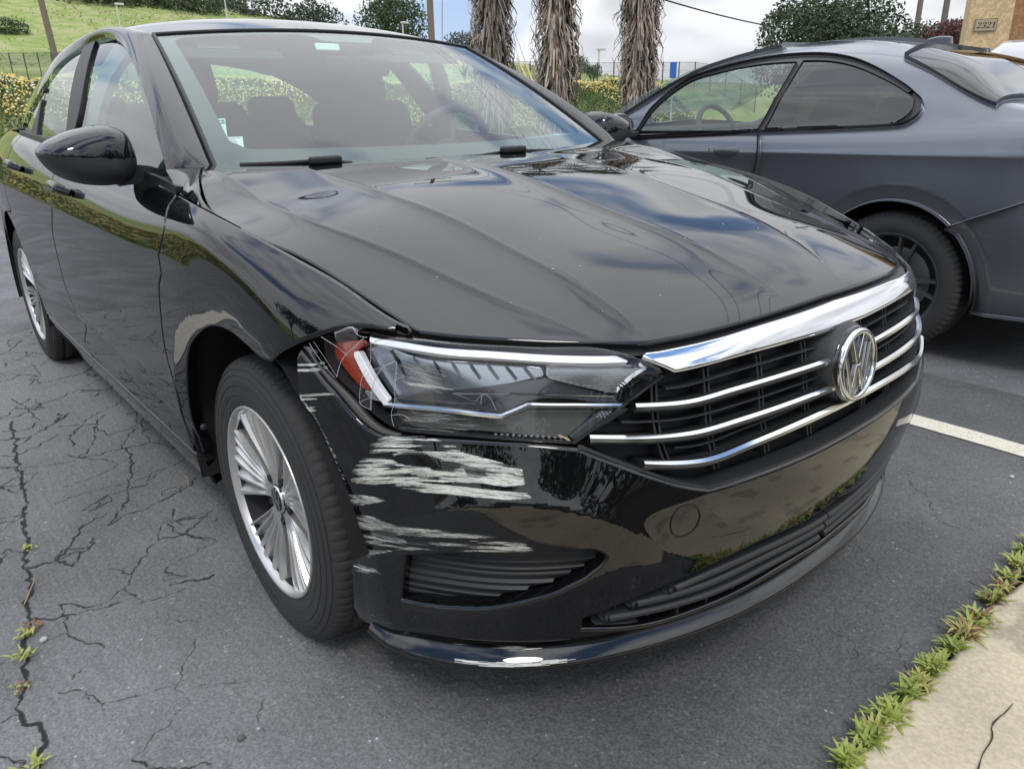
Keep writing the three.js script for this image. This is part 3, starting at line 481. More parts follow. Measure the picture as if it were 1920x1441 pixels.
// ---- doors, sill, rear quarter
const cutB = bodyTrace([[97, 392], [97, 410], [98, 437], [108, 483], [121, 533], [142, 583], [160, 608], [158, 640, 1]], 0.015, false);
const sillV = u => 0.265;
const gap = 0.0035;
const beltV = 0.8;
const shiftU = (P, d) => P.map(p => [p[0] + d, p[1]]);
const lowB = bodyZY(-1.46, 0.30), lowF = bodyZY(-0.37, 0.30);
const cutFD = [[doorTopU + 0.01, beltV], [doorTopU, 0.775], ...doorLine.slice(1)].filter(p => p[1] > lowF[1]);
const cutBD = [[cutB[0][0] + 0.10, beltV], ...cutB].filter(p => p[1] > lowB[1]);
const bottomLine = (a, b, n = 30) => Array.from({ length: n + 1 }, (_, i) => [lerp(a[0], b[0], i / n), lerp(a[1], b[1], i / n)]);
const frontDoor = [...shiftU(cutFD, gap), ...bottomLine([lowF[0] + gap, lowF[1]], [lowB[0] - gap, lowB[1]]), ...shiftU(cutBD, -gap).reverse(), ...bottomLine([cutBD[0][0] - gap, beltV], [doorTopU + 0.01 + gap, beltV]).slice(1)];
// rear door ends in the rear arch
const rearArch = Array.from({ length: 40 }, (_, i) => { const a = lerp(-0.10, Math.PI + 0.10, i / 39); return bodyZY(WHEEL_Z[1] + 0.375 * Math.cos(a), WHEEL_Y + 0.015 + 0.375 * Math.sin(a)); });
const cutR = [bodyZY(-2.48, 1.03), bodyZY(-2.46, 0.90), bodyZY(-2.40, 0.74)].map(p => p); cutR[0][1] = beltV;
const archFrontHalf = rearArch.filter((p, i) => i < 20 && bodyRaw(p[0], p[1])[1] < 0.715 && bodyRaw(p[0], p[1])[1] > 0.31);
const lowR = bodyZY(-2.315, 0.31);
const rearDoor = [...shiftU(cutBD, gap), ...bottomLine([lowB[0] + gap, lowB[1]], [lowR[0] - gap, lowR[1]]), ...shiftU(archFrontHalf, -0.004), ...shiftU(smooth(cutR, 0.02), -gap).reverse(), ...bottomLine([cutR[0][0] - gap, beltV], [cutBD[0][0] + gap, beltV]).slice(1)];
const quarter = [...shiftU(smooth(cutR, 0.02), gap), ...rearArch.filter((p, i) => bodyRaw(p[0], p[1])[1] >= 0.715 || i >= 20), [4.62, rearArch[39][1]], [5.0, 0.19], [5.76, 0.18], [5.76, 0.797], [5.0, 0.797], ...bottomLine([4.6, beltV], [cutR[0][0] + gap, beltV]).slice(0, -1)];
const sillPoly = [...bottomLine([doorLine[doorLine.length - 1][0] - 0.03, lowF[1] - 0.006], [lowB[0], lowB[1] - 0.006]), ...bottomLine([lowB[0] + 0.02, lowB[1] - 0.006], [lowR[0] + 0.02, lowR[1] - 0.006]), [lowR[0] + 0.005, 0.178], [doorLine[doorLine.length - 1][0] - 0.015, 0.178]];
for (const s of [1, -1]) {
  const F = P => s > 0 ? P : flipU(P), o = { sgn: -1, step: 0.016, stepV: 0.010, bevel: 0.003, bevelW: 0.004, rim: 0.02 };
  part(car, 'front_door', panel(bodyS, F(frontDoor), o), M.paint);
  part(car, 'rear_door', panel(bodyS, F(rearDoor), o), M.paint);
  part(car, 'rear_quarter', panel(bodyS, F(quarter), { ...o, step: 0.025 }), M.paint);
  part(car, 'sill', panel(bodyS, F(sillPoly), { ...o, bevel: 0.006, bevelW: 0.012 }), M.paint);
}
// gusset between bonnet corner, windscreen post and door
{
  const rear = hoodShut.map(([u, v]) => [u + 0.004, hoodY(u, v) - 0.002, v]).filter(p => p[2] < 0.02).map(p => [p[0], p[1], p[2]]);
  const endLow = glassS(...seekGlass(312, 318)), endTop = screenS(1.006, 0.02);
  const top = sp3([...rear.filter((_, i) => i % 6 === 0), [-endTop[0], endTop[1], endTop[2]]]);
  const low = sp3([0, 1, 2, 3, 4, 5].map(i => { const u = lerp(1.43, doorTopU, i / 5), p = bodyRaw(u, 0.7985); return [-p[0], p[1], p[2]]; }).concat([[-endLow[0] + 0.002, endLow[1], endLow[2]]]));
  const S = (u, v) => { const a = low(u), b = top(u), m = vmix(a, b, v); m[1] += 0.007 * Math.sin(Math.PI * v) * sstep(0, 0.5, u); return [-m[0], m[1], m[2]]; };
  const g = sheet(S, 0, 1, 50, 0, 1, 12, 1);
  for (const s of [1, -1]) part(car, 'wing_gusset', s > 0 ? g : mirrorX(g), M.paint);
}
function sp3(P) { const n = P.length, t = P.map((_, i) => i / (n - 1)), f = [0, 1, 2].map(q => spl(t, P.map(p => p[q]))); return x => f.map(g => g(x)); }

// ---- windscreen with its dark border, cowl and wipers
{
  const seekScreen = seeker(screenS, -1, 1, 60, 0, 1, 40);
  const border = (inset, bot) => { const P = []; for (let i = 0; i <= 60; i++) P.push([lerp(-1 + inset, 1 - inset, i / 60), bot]); for (let i = 0; i <= 60; i++) { P.push([lerp(1 - inset, -1 + inset, i / 60), 1 - inset * 0.9]); } return P; };
  const outer = [[-1, 0], [1, 0], [1, 1], [-1, 1]];
  // inner edge of the printed border: high along the bottom, dipping round the camera housing at the top
  const inner = []; for (let i = 0; i <= 80; i++) { const u = lerp(-0.915, 0.915, i / 80); inner.push([u, 0.098 + 0.03 * u * u + 0.05 * sstep(0.86, 0.915, Math.abs(u))]); } for (let i = 0; i <= 80; i++) { const u = lerp(0.915, -0.915, i / 80); inner.push([u, 0.955 - 0.075 * sstep(0.24, 0.12, Math.abs(u)) - 0.03 * sstep(0.86, 0.915, Math.abs(u))]); }
  const frit = part(car, 'windscreen_border', panel((u, v) => screenS(u, v), outer, { holes: [inner], step: 0.02, rim: 0, bevel: 0, off: -0.002, sgn: -1 }), M.frit);
  part(car, 'windscreen', sheet(screenS, -1, 1, 48, 0, 1, 30, -1), M.glass);
  // cowl below the glass
  const cowl = (u, v) => { const x = -u, zf = lerp(-0.335, -0.47, u * u / 0.5), a = [x, hoodY(u, Math.max(zf, -0.5)) - 0.02, zf + 0.03], q = screenS(u / 0.70, 0.03); return vmix(a, [q[0], q[1] - 0.004, q[2]], v); };
  part(car, 'cowl_panel', sheet(cowl, -0.70, 0.70, 40, 0, 1, 6, 1), M.plasticDark);
  // wipers: traced on the glass
  for (const [arm, hinge] of [[[[450, 304], [530, 301], [600, 297], [660, 301]], [610, 297]], [[[800, 297], [880, 289], [950, 279], [1035, 276]], [958, 276]]]) {
    const P = smooth(arm.map(p => seekScreen(p[0], p[1] + 11)), 0.03).map(([u, v]) => vadd(frame(screenS, u, v, -1).p, vmul(frame(screenS, u, v, -1).n, 0.010)));
    const w = part(car, 'wiper', [tube(P, 0.0052, 8), tube(P.map(p => vadd(p, [0, -0.010, 0.004])), 0.004, 6)], M.plasticDark);
    const h = seekScreen(hinge[0], hinge[1] + 20), f = frame(screenS, h[0], h[1], -1), k = box(0.085, 0.020, 0.03, 0, 0, 0, 0.008); k.translate(...vadd(f.p, vmul(f.n, 0.026)));
    part(w, 'hinge_cover', k, M.plasticDark);
  }
  // sticker sheets on the inside of the glass
  const sticker = (name, pts, draw, label) => {
    const q = pts.map(p => { const [u, v] = seekScreen(p[0], p[1]); const f = frame(screenS, u, v, -1); return vadd(f.p, vmul(f.n, -0.004)); }); // bl, br, tr, tl
    const g = geo(q.flat(), null, [0, 0, 1, 0, 1, 1, 0, 1], [0, 1, 2, 0, 2, 3]); const t = canvasTex(256, 256, draw);
    part(car, name, g, std(1, 1, 1, 0.5, 0, { map: t }), label);
  };
  const R = rng(5);
  sticker('service_sticker', [[392, 266], [427, 264], [421, 219], [384, 222]], (c, w, h) => {
    c.fillStyle = '#c9d4cf'; c.fillRect(0, 0, w, h); c.fillStyle = '#4b5a58'; c.fillRect(12, 14, w - 24, 48); c.fillStyle = '#dfe6e2'; c.beginPath(); c.arc(60, 38, 10, 0, 7); c.fill(); c.fillRect(84, 32, 120, 10);
    c.fillStyle = '#6d7b78'; for (const y of [100, 122, 160, 178, 206, 226]) for (let x = 30 + R() * 30; x < 215; x += 14 + R() * 10) c.fillRect(x, y, 8 + R() * 7, 7);
  }, 'pale printed service sticker with dark heading');
  sticker('red_flower_sticker', [[421, 281], [457, 275], [454, 253], [415, 255]], (c, w, h) => {
    c.fillStyle = '#d3d6d6'; c.fillRect(0, 0, w, h); c.fillStyle = '#a8484e'; for (let x = 18; x < 235; x += 13) c.fillRect(x, 18, 9, 16);
    c.strokeStyle = '#c2303e'; c.lineWidth = 9; for (let i = 0; i < 14; i++) { const a = i / 14 * 6.283; c.beginPath(); c.moveTo(120 + 26 * Math.cos(a), 118 + 30 * Math.sin(a)); c.lineTo(120 + 60 * Math.cos(a), 118 + 70 * Math.sin(a)); c.stroke(); }
    c.fillStyle = '#c73540'; c.beginPath(); c.ellipse(62, 178, 40, 44, 0, 0, 7); c.fill(); c.fillStyle = '#555'; for (let x = 105; x < 170; x += 14) c.fillRect(x, 224, 10, 8);
  }, 'small white sticker with red flower print');
}

// ---- roof, screen posts, door frames and side glass
{
  part(car, 'roof', sheet(roofS, -1, 1, 60, -2.92, -1.098, 60, 1), M.paint);
  // rear window and boot lid, seen only through the cabin
  const rw = (u, v) => { const a = u * u; return [-u * lerp(0.62, 0.545, v), lerp(1.055, lerp(1.375, 1.318, a), v) + 0.02 * Math.sin(Math.PI * v), lerp(-3.34 + 0.06 * a, -2.93 - 0.0 * a, v)]; };
  part(car, 'rear_window', sheet(rw, -1, 1, 20, 0, 1, 12, 1), M.glass);
  const bl = (u, v) => [-u * lerp(0.66, 0.63, v), lerp(1.05, 1.06, v) + 0.012 * (1 - u * u), lerp(-3.74, -3.33, v)];
  part(car, 'boot_lid', sheet(bl, -1, 1, 16, 0, 1, 10, 1), M.paint);
  // outer line of the door frames (front post, over the doors, down to the tail of the glass)
  const frameOuter = [[0.812, 0.962, -0.44]];
  const outPx = [[312, 318], [300, 277], [277, 193], [253, 127], [233, 88], [207, 71], [173, 76], [140, 95], [105, 124], [75, 168], [42, 232]];
  const uv = smooth(outPx.map(p => seekGlass(p[0], p[1])), 0.02);
  const F = uv.map(([u, v]) => glassS(u, v));
  // posts and rails: a strip from that line to the windscreen edge and the roof edge
  const edge = t => { const L = 0.36; if (t < L) { const v = lerp(0.02, 1, t / L), p = screenS(1.006, v); return p; } const z = lerp(-1.127, -2.92, (t - L) / (1 - L)); return [-roofW(z), roofE(z), z]; };
  const fo = (() => { const t = [0]; for (let i = 1; i < F.length; i++) t.push(t[i - 1] + vlen(vsub(F[i], F[i - 1]))); const T = t[t.length - 1]; const s = t.map(x => x / T), f = [0, 1, 2].map(q => lin(s, F.map(p => p[q]))); return x => f.map(g => g(x)); })();
  // the two edges are matched by height on the post and by length behind it
  let kTop = 0, best = -1; for (let i = 0; i <= 200; i++) { const p = fo(i / 200); if (p[2] > -1.25 && p[1] > best) { best = p[1]; kTop = i / 200; } }
  const rail = (u, v) => {
    const t = u < 0.36 ? u / 0.36 * kTop : lerp(kTop, 1, (u - 0.36) / 0.64), a = fo(clamp(t)), b = edge(clamp(u));
    const m = vmix(a, b, v), bul = 0.020 * Math.sin(Math.PI * v) * sstep(0, 0.06, u + 0.03); const out = vnorm([-0.62, 0.62, 0.45 * (1 - sstep(0.3, 0.42, u))]); return vadd(m, vmul(out, bul));
  };
  const railT = tabulate(rail, 0, 1, 90, 0, 1, 10);
  const g = sheet(railT, 0, 1, 120, 0, 1, 14, 1);
  for (const s of [1, -1]) part(car, 'roof_rail', s > 0 ? g : mirrorX(g), M.paint);
  // dark rubber beside the windscreen
  const rub = sweep(Array.from({ length: 30 }, (_, i) => { const f = frame(screenS, 0.995, lerp(0.01, 0.99, i / 29), -1); return vadd(f.p, vmul(f.n, 0.002)); }), circle(8, 0.006), { crease: false });
  part(car, 'windscreen_seal', rub, M.seal); part(car, 'windscreen_seal', mirrorX(rub), M.seal);
  part(car, 'windscreen_seal', tube(Array.from({ length: 30 }, (_, i) => { const f = frame(screenS, lerp(-1, 1, i / 29), 0.995, -1); return vadd(f.p, vmul(f.n, 0.001)); }), 0.0055, 8), M.seal);
  // side glass and frames
  const fw = glassTrace([[177, 81, 1], [207, 77], [225, 84], [238, 102], [255, 135], [271, 182], [285, 235], [298, 283], [309, 322, 1], [240, 305], [143, 268, 1]], 0.012);
  const rg = glassTrace([[156, 87, 1], [110, 114], [96, 128], [82, 168], [68, 252, 1], [122, 259, 1]], 0.012);
  const qg = glassTrace([[90, 135, 1], [66, 178], [43, 234, 1], [57, 247, 1], [75, 190]], 0.012);
  const frontFrame = glassTrace([[180, 74, 1], [207, 71], [233, 88], [253, 127], [277, 193], [300, 277], [315, 330, 1], [240, 318], [130, 285, 1], [143, 236], [175, 90]], 0.012);
  const rearFrame = glassTrace([[178, 75, 1], [140, 95], [105, 124], [75, 168], [40, 236, 1], [50, 258], [128, 284, 1], [141, 236], [172, 92]], 0.012);
  for (const s of [1, -1]) {
    const G = g2 => s > 0 ? g2 : mirrorX(g2), o = { step: 0.012, rim: 0.012, bevel: 0.002, bevelW: 0.006, sgn: 1 };
    part(car, 'front_door_frame', G(panel(glassS, frontFrame, { ...o, holes: [fw] })), M.seal);
    part(car, 'rear_door_frame', G(panel(glassS, rearFrame, { ...o, holes: [rg, qg] })), M.seal);
    part(car, 'front_side_window', G(panel(glassS, fw, { ...o, off: -0.010, rim: 0, bevel: 0, bevelW: 1e-6 })), M.glass);
    part(car, 'rear_side_window', G(panel(glassS, rg, { ...o, off: -0.010, rim: 0, bevel: 0, bevelW: 1e-6 })), M.glass);
    part(car, 'quarter_window', G(panel(glassS, qg, { ...o, off: -0.010, rim: 0, bevel: 0, bevelW: 1e-6 })), M.glass);
    // waist strip along the bottom of the glass
    const belt = Array.from({ length: 50 }, (_, i) => { const u = lerp(doorTopU + 0.02, 4.0, i / 49), p = bodyRaw(u, 0.8); return [p[0] + 0.004, p[1] + 0.004, p[2]]; });
    part(car, 'waist_strip', G(sweep(belt, [[-0.012, -0.010], [0.010, -0.010], [0.010, 0.006], [-0.008, 0.008]], {})), M.seal);
  }
}
// ---- front bumper
const seekNose = seeker(bodyS, -0.9, 1.15, 200, 0.17, 0.803, 70);
const noseTrace = (pts, step = 0.008, closed = false) => bodyTrace(pts, step, closed, seekNose);
noseStrip();
const grilleLow = toCentre(noseTrace([[1640, 790], [1613, 803], [1513, 853], [1397, 897], [1330, 917, 1], [1273, 907], [1207, 885], [1140, 860], [1085, 838, 1]]).slice()).sort(() => 0);
const lampOuter = noseTrace([[1085, 838, 1], [1000, 831], [900, 825], [800, 819], [745, 818], [713, 815], [690, 803], [660, 775], [625, 733], [602, 707], [577, 671], [560, 649, 1]]);
const archBump = noseTrace([[560, 649, 1], [528, 663], [508, 681, 1], [530, 706], [557, 742], [588, 787], [615, 842], [638, 896], [654, 956], [660, 1010], [657, 1060], [660, 1120], [676, 1172, 1]], 0.008);
const lipEnd = archBump[archBump.length - 1];
const bumperHalf = [...grilleLow, ...lampOuter.slice(1), ...archBump.slice(1), ...smooth([[lipEnd[0], lipEnd[1], 1], [lipEnd[0] - 0.06, 0.186], [0.8, 0.180], [0.5, 0.178], [0, 0.178]], 0.02).slice(1)];
const intakeHalf = (() => {
  const top = toCentre(noseTrace([[1640, 872], [1613, 897], [1545, 958], [1410, 1025], [1305, 1075], [1210, 1115], [1095, 1162, 1]])), bot = toCentre(noseTrace([[1092, 1180, 1], [1240, 1168], [1340, 1133], [1460, 1068], [1585, 988], [1640, 935]])); return [...top, ...bot]; })();
const fogPx = [[762, 1043, 1], [860, 1039], [960, 1038], [1060, 1037], [1122, 1037], [1134, 1046], [1105, 1073], [1050, 1103], [980, 1124], [900, 1136], [820, 1135], [753, 1124, 1], [756, 1085]];
const fogPoly = noseTrace(fogPx, 0.008, true);
// pressed lines of the bumper: kinked ridges along traced lines
const bumpLines = [
  { P: noseTrace([[660, 985], [780, 962], [900, 948], [1010, 945], [1110, 965], [1210, 1008], [1310, 1052]]), h: 0.007, w: 0.035, up: 1 },
  { P: noseTrace([[752, 1130], [850, 1143], [930, 1143], [1010, 1130], [1085, 1095], [1160, 1062], [1260, 1054]]), h: 0.006, w: 0.022, up: -1 },
];
const bumpRelief = (u, v) => {
  let d = 0; for (const l of bumpLines) { let m = 1e9, sg = 1, tt = 0; const P = l.P; for (let i = 1; i < P.length; i++) { const a = P[i - 1], b = P[i], dx = b[0] - a[0], dy = b[1] - a[1], L = dx * dx + dy * dy || 1e-9, t = clamp(((u - a[0]) * dx + (v - a[1]) * dy) / L), ex = u - a[0] - t * dx, ey = v - a[1] - t * dy, q = ex * ex + ey * ey; if (q < m) { m = q; sg = Math.sign(dx * ey - dy * ex); tt = (i - 1 + t) / (P.length - 1); } }
    m = Math.sqrt(m); d += l.h * Math.exp(-Math.sqrt(m * m + 4e-6) / (l.w * (sg * l.up > 0 ? 1 : 0.55))) * sstep(0, 0.12, tt) * sstep(1, 0.85, tt); }
  return d;
};
const bumperS = (u, v) => { const a = Math.abs(u); if (a > 1.12) return bodyS(u, v); const f = frame(bodyS, a, v, -1), p = vadd(f.p, vmul(f.n, bumpRelief(a, v))); if (u < 0) p[0] = -p[0]; return p; };
const bumperT = (() => { const T = tabulate(bumperS, -0.02, 1.14, 260, 0.165, 0.80, 150); return (u, v) => { const p = T(Math.abs(u), v); if (u < 0) p[0] = -p[0]; return p; }; })();

// paint transfer on the right corner: streaks drawn where the photograph shows them
const BUMP_BOX = [0.30, 1.14, 0.165, 0.80];
const scuffMap = (rough) => canvasTex(2048, 1536, (c, w, h) => {
  c.fillStyle = rough ? '#060606' : '#0c0c0e'; c.fillRect(0, 0, w, h);
  const R = rng(77), X = p => [(p[0] - BUMP_BOX[0]) / (BUMP_BOX[1] - BUMP_BOX[0]) * w, h - (p[1] - BUMP_BOX[2]) / (BUMP_BOX[3] - BUMP_BOX[2]) * h];
  const cache = new Map(), at = (x, y) => { const k = Math.round(x / 6) + ',' + Math.round(y / 6); if (!cache.has(k)) cache.set(k, X(seekNose(Math.round(x / 6) * 6, Math.round(y / 6) * 6))); const x0 = Math.floor(x / 6) * 6, y0 = Math.floor(y / 6) * 6, g = (a, b) => { const q = a / 6 + ',' + b / 6; if (!cache.has(q)) cache.set(q, X(seekNose(a, b))); return cache.get(q); }; const fx = (x - x0) / 6, fy = (y - y0) / 6, p = g(x0, y0), q = g(x0 + 6, y0), r = g(x0, y0 + 6), s = g(x0 + 6, y0 + 6); return [0, 1].map(i => lerp(lerp(p[i], q[i], fx), lerp(r[i], s[i], fx), fy)); };
  const tones = ['#d9dbd3', '#c4c8c0', '#e6e6dd', '#aab0aa', '#929a95', '#d2cdb8', '#efede3'];
  const streak = (x, y, len, slope, wd) => { // broken hair-thin dash, drawn in short pieces
    c.strokeStyle = rough ? '#a0a0a0' : tones[Math.floor(R() * tones.length)]; c.globalAlpha = rough ? 0.7 : 0.25 + 0.75 * R();
    let px = x, py = y; c.lineWidth = wd; c.beginPath(); c.moveTo(...at(px, py)); const n = Math.max(2, Math.ceil(len / 8)); for (let i = 1; i <= n; i++) { px = x + len * i / n; py = y + slope * len * i / n + (R() - 0.5) * 1.2; c.lineTo(...at(px, py)); } c.stroke(); c.globalAlpha = 1;
  };
  // each patch: outline in photo pixels, slope of the marks, density
  const patch = (poly, n, slope, l0, l1, hole = [], lim = 0.435) => { n *= 2.0;
    let x0 = 1e9, x1 = 0, y0 = 1e9, y1 = 0; for (const p of poly) { x0 = Math.min(x0, p[0]); x1 = Math.max(x1, p[0]); y0 = Math.min(y0, p[1]); y1 = Math.max(y1, p[1]); }
    for (let i = 0; i < n; i++) { const x = lerp(x0, x1, R()), y = lerp(y0, y1, R()), s = slope(x, y), len = lerp(l0, l1, R() ** 2); if (!inside(poly, x, y) || hole.some(q => inside(q, x, y)) || noise3(x / 40, y / 4, 3.3) * 0.65 + noise3(x / 90, y / 14, 8.1) * 0.35 < lim) continue; let L = len; while (L > 3 && (!inside(poly, x + L, y + s * L) || hole.some(q => inside(q, x + L, y + s * L)))) L *= 0.7; streak(x, y, L, s, 0.5 + R() * R() * 2.0); }
  };
  const s1 = (x, y) => lerp(-0.05, 0.14, sstep(660, 930, x));
  patch([[712, 820], [745, 812], [800, 818], [850, 832], [868, 848], [915, 860], [960, 872], [980, 880], [985, 908], [950, 912], [900, 905], [850, 903], [800, 905], [740, 898], [690, 893], [652, 893], [668, 868], [690, 850], [692, 832]], 5200, s1, 6, 60, [[[726, 858], [770, 846], [812, 856], [828, 868], [800, 876], [760, 872]], [[800, 868], [838, 862], [860, 870], [846, 884], [812, 882]], [[866, 872], [905, 878], [912, 892], [880, 894]]]);
  patch([[650, 893], [720, 893], [800, 905], [900, 915], [985, 922], [1000, 932], [960, 936], [880, 930], [790, 922], [720, 910], [662, 906]], 1500, s1, 10, 90);
  patch([[648, 925], [700, 930], [725, 938], [690, 945], [655, 948]], 260, () => 0.1, 5, 30);
  patch([[650, 960], [700, 966], [750, 984], [820, 992], [900, 1000], [980, 1014], [1000, 1030], [990, 1038], [900, 1034], [800, 1030], [740, 1032], [700, 1040], [690, 1046], [676, 1030], [665, 1005], [655, 985]], 3200, (x, y) => lerp(0.22, 0.06, sstep(680, 800, x)), 6, 60, [[[700, 992], [735, 990], [742, 1002], [708, 1004]], [[760, 1008], [800, 1010], [802, 1022], [765, 1020]]]);
  patch([[660, 1055], [700, 1065], [716, 1075], [690, 1080], [664, 1068]], 200, () => 0.25, 5, 30);
  patch([[690, 1145], [720, 1160], [790, 1195], [780, 1200], [700, 1165]], 150, () => 0.5, 5, 22);
  patch([[790, 1204], [860, 1207], [985, 1212], [984, 1222], [880, 1221], [800, 1214]], 700, () => 0.03, 8, 50);
  for (const [x, y, l, s] of [[556, 684, 40, 0], [556, 694, 38, -0.02], [560, 742, 62, -0.07], [562, 748, 30, -0.05], [570, 766, 20, -0.1], [574, 770, 14, 0], [656, 975, 40, 0.3], [662, 1060, 36, 0.3]]) for (let k = 0; k < 9; k++) streak(x + R() * 4, y + (R() - 0.5) * 4, l * (0.6 + 0.5 * R()), s, 1 + R() * 2);
  // raw edge where paint flaked off along the arch
  const E = [[530, 706], [557, 742], [588, 787], [615, 842], [638, 896], [652, 956]]; for (let k = 0; k < 200; k++) { const i = Math.floor(R() * 5), t = R(), x = lerp(E[i][0], E[i + 1][0], t) + 1 + R() * 4, y = lerp(E[i][1], E[i + 1][1], t); streak(x, y, 2 + R() * 5, 0.6, 1 + R() * 2.5); }
}, { srgb: !rough });
const mScuff = phys(1, 1, 1, { roughness: 1, ior: 1.62, map: scuffMap(false), roughnessMap: scuffMap(true) });
const clipHalf = (P, u0) => P.filter(p => p[0] >= u0);
const uSplit = 0.32;
// right corner carries the marks; it and the rest are one moulding, cut where a body line hides the join
{
  const o = { sgn: -1, step: 0.007, bevel: 0.007, bevelW: 0.008, rim: 0.02 }, full = halfToFull(bumperHalf), holes = [halfToFull(intakeHalf), fogPoly, flipU(fogPoly)];
  const g = panel(bumperT, full, { ...o, holes });
  // split by the texture box: faces of the right corner get the marked material
  const ix = g.index.array, uv = g.attributes.uv, A = [], B = []; for (let i = 0; i < ix.length; i += 3) { const inn = [0, 1, 2].every(q => uv.getX(ix[i + q]) > uSplit); (inn ? A : B).push(ix[i], ix[i + 1], ix[i + 2]); }
  const ga = g.clone(), gb = g; ga.setIndex(A); gb.setIndex(B); const ua = ga.attributes.uv; for (let i = 0; i < ua.count; i++) ua.setXY(i, (ua.getX(i) - BUMP_BOX[0]) / (BUMP_BOX[1] - BUMP_BOX[0]), (ua.getY(i) - BUMP_BOX[2]) / (BUMP_BOX[3] - BUMP_BOX[2]));
  part(car, 'front_bumper', gb, M.paint);
  part(car, 'bumper_corner', ga, mScuff, 'bumper corner scraped with white paint streaks');
  // turned-in edge of the bumper along the headlight, sprung away from it
  const seekDeep = seeker(offsetPatch(bodyS, -0.022, -1), 0.5, 1.1, 60, 0.4, 0.8, 50), deep = offsetPatch(bodyS, -0.022, -1);
  const inPx = [[574, 641], [593, 673], [627, 707], [653, 730], [677, 755], [698, 780], [724, 800], [760, 812]], outPx = [[560, 649], [577, 671], [602, 707], [625, 733], [660, 775], [690, 803], [713, 815], [745, 818]];
  const In = sp3(inPx.map(p => deep(...seekDeep(...p)))), Out = sp3(outPx.map(p => { const f = frame(bumperT, ...seekNose(...p), -1); return vadd(f.p, vmul(f.n, -0.009)); }));
  const fl = (u, v) => vadd(vmix(Out(u), In(u), v), vmul([-0.35, 0.6, 0.5], 0.006 * Math.sin(Math.PI * v)));
  part(car, 'bumper_edge', sheet(fl, 0, 1, 60, 0, 1, 8, 1), std(0.075, 0.072, 0.068, 0.5), 'bare grey inner edge of the sprung bumper');
  const flM = mirrorX(sheet(fl, 0, 1, 40, 0, 1, 4, 1)); part(car, 'bumper_edge', flM, M.paintRough);
  // tow-eye cover
  const tc = seekNose(1285, 976), f = frame(bumperT, ...tc, -1), ring = circle(40, 0.030).map(([a, b]) => { const q = frame(bumperT, tc[0] + a, tc[1] + b, -1); return vadd(q.p, vmul(q.n, 0.0008)); });
  part(car, 'tow_eye_seam', tube([...ring, ring[0]], 0.0013, 6, { caps: false }), M.plasticDark);
}
// ---- lower intake: louvres behind the opening
{
  const back = offsetPatch(bodyS, -0.075, -1); part(car, 'intake_back', sheet(back, -0.72, 0.72, 60, 0.19, 0.44, 8, -1), M.liner);
  const inset = offsetPatch(bodyS, -0.014, -1), seekI = seeker(inset, -0.5, 0.9, 120, 0.18, 0.45, 40);
  const lines = [ // upper front edge of each louvre
    [[1625, 900], [1545, 968], [1410, 1037], [1305, 1083], [1250, 1107]], [[1625, 915], [1555, 975], [1420, 1048], [1310, 1098], [1180, 1132]],
    [[1625, 930], [1565, 983], [1440, 1057], [1325, 1112], [1130, 1158]], [[1625, 944], [1575, 990], [1455, 1068], [1340, 1128], [1240, 1158], [1100, 1172]]];
  for (const L of lines) {
    const P = toCentre(smooth(L.map(p => seekI(p[0], p[1])), 0.02)), full = halfToFull(P), path = full.map(([u, v]) => inset(Math.abs(u), v).map((c, i) => i === 0 && u < 0 ? -c : c)), ups = full.map(([u, v]) => { const n = frame(inset, Math.abs(u), v, -1).n; return [u < 0 ? -n[0] : n[0], n[1], n[2]]; });
    part(car, 'intake_louvre', sweep(path, [[-0.006, 0.004], [-0.002, 0.008], [0.004, 0.007], [0.007, 0.002], [0.0075, -0.05], [-0.0065, -0.05]], { ups }), M.plastic);
  }
  for (let i = -9; i <= 9; i++) { const u = i * 0.066, v0 = 0.235 + 0.02 * (Math.abs(u) > 0.4), v1 = Math.max(v0 + 0.02, 0.39 - 0.16 * Math.abs(u)), p = inset(Math.abs(u), (v0 + v1) / 2), g = box(0.004, (v1 - v0), 0.05, 0, 0, 0, 0); g.rotateY(-u * 0.5); g.translate(u < 0 ? -p[0] : p[0], p[1], p[2] - 0.035); part(car, 'intake_rib', g, M.plasticDark); }
}
// ---- splitter lip along the bottom edge
{
  const path = [], ups = []; for (let i = -70; i <= 70; i++) { const u = i / 70 * 1.02, v = 0.192 + 0.004 * sstep(0.7, 1.0, Math.abs(u)), q = frame(bodyS, Math.abs(u), v, -1), k = 0.020 * sstep(1.03, 0.85, Math.abs(u)) - 0.006, p = vadd(q.p, vmul(vnorm([q.n[0], 0, q.n[2]]), k)), n = vnorm([q.n[0], 0, q.n[2]]); if (u < 0) { p[0] = -p[0]; n[0] = -n[0]; } path.push(p); ups.push(n); }
  part(car, 'splitter_lip', sweep(path, [[-0.014, -0.02], [-0.012, 0.010], [-0.006, 0.019], [0.000, 0.021], [0.006, 0.018], [0.028, -0.004], [0.032, -0.03]], { ups, crease: false }), M.paint);
  // scrape along the struck end of the lip
  const R = rng(52), l = []; for (let k = 0; k < 60; k++) { const i0 = Math.round(70 + 70 * (0.60 + 0.17 * R()) / 1.02), n = 1 + Math.floor(R() * 3), h = 0.004 + 0.007 * R(), o = 0.0208 - (h - 0.001) * 0.45, P = []; for (let i = i0; i <= Math.min(140, i0 + n); i++) P.push(vadd(path[i], vadd([0, h + (R() - 0.5) * 0.001, 0], vmul(ups[i], o)))); if (P.length > 1) l.push(tube(P, 0.0004 + 0.0005 * R(), 4)); }
  part(car, 'lip_scrape', merge(l), std(0.66, 0.66, 0.62, 0.8)).userData.kind = 'stuff';
}
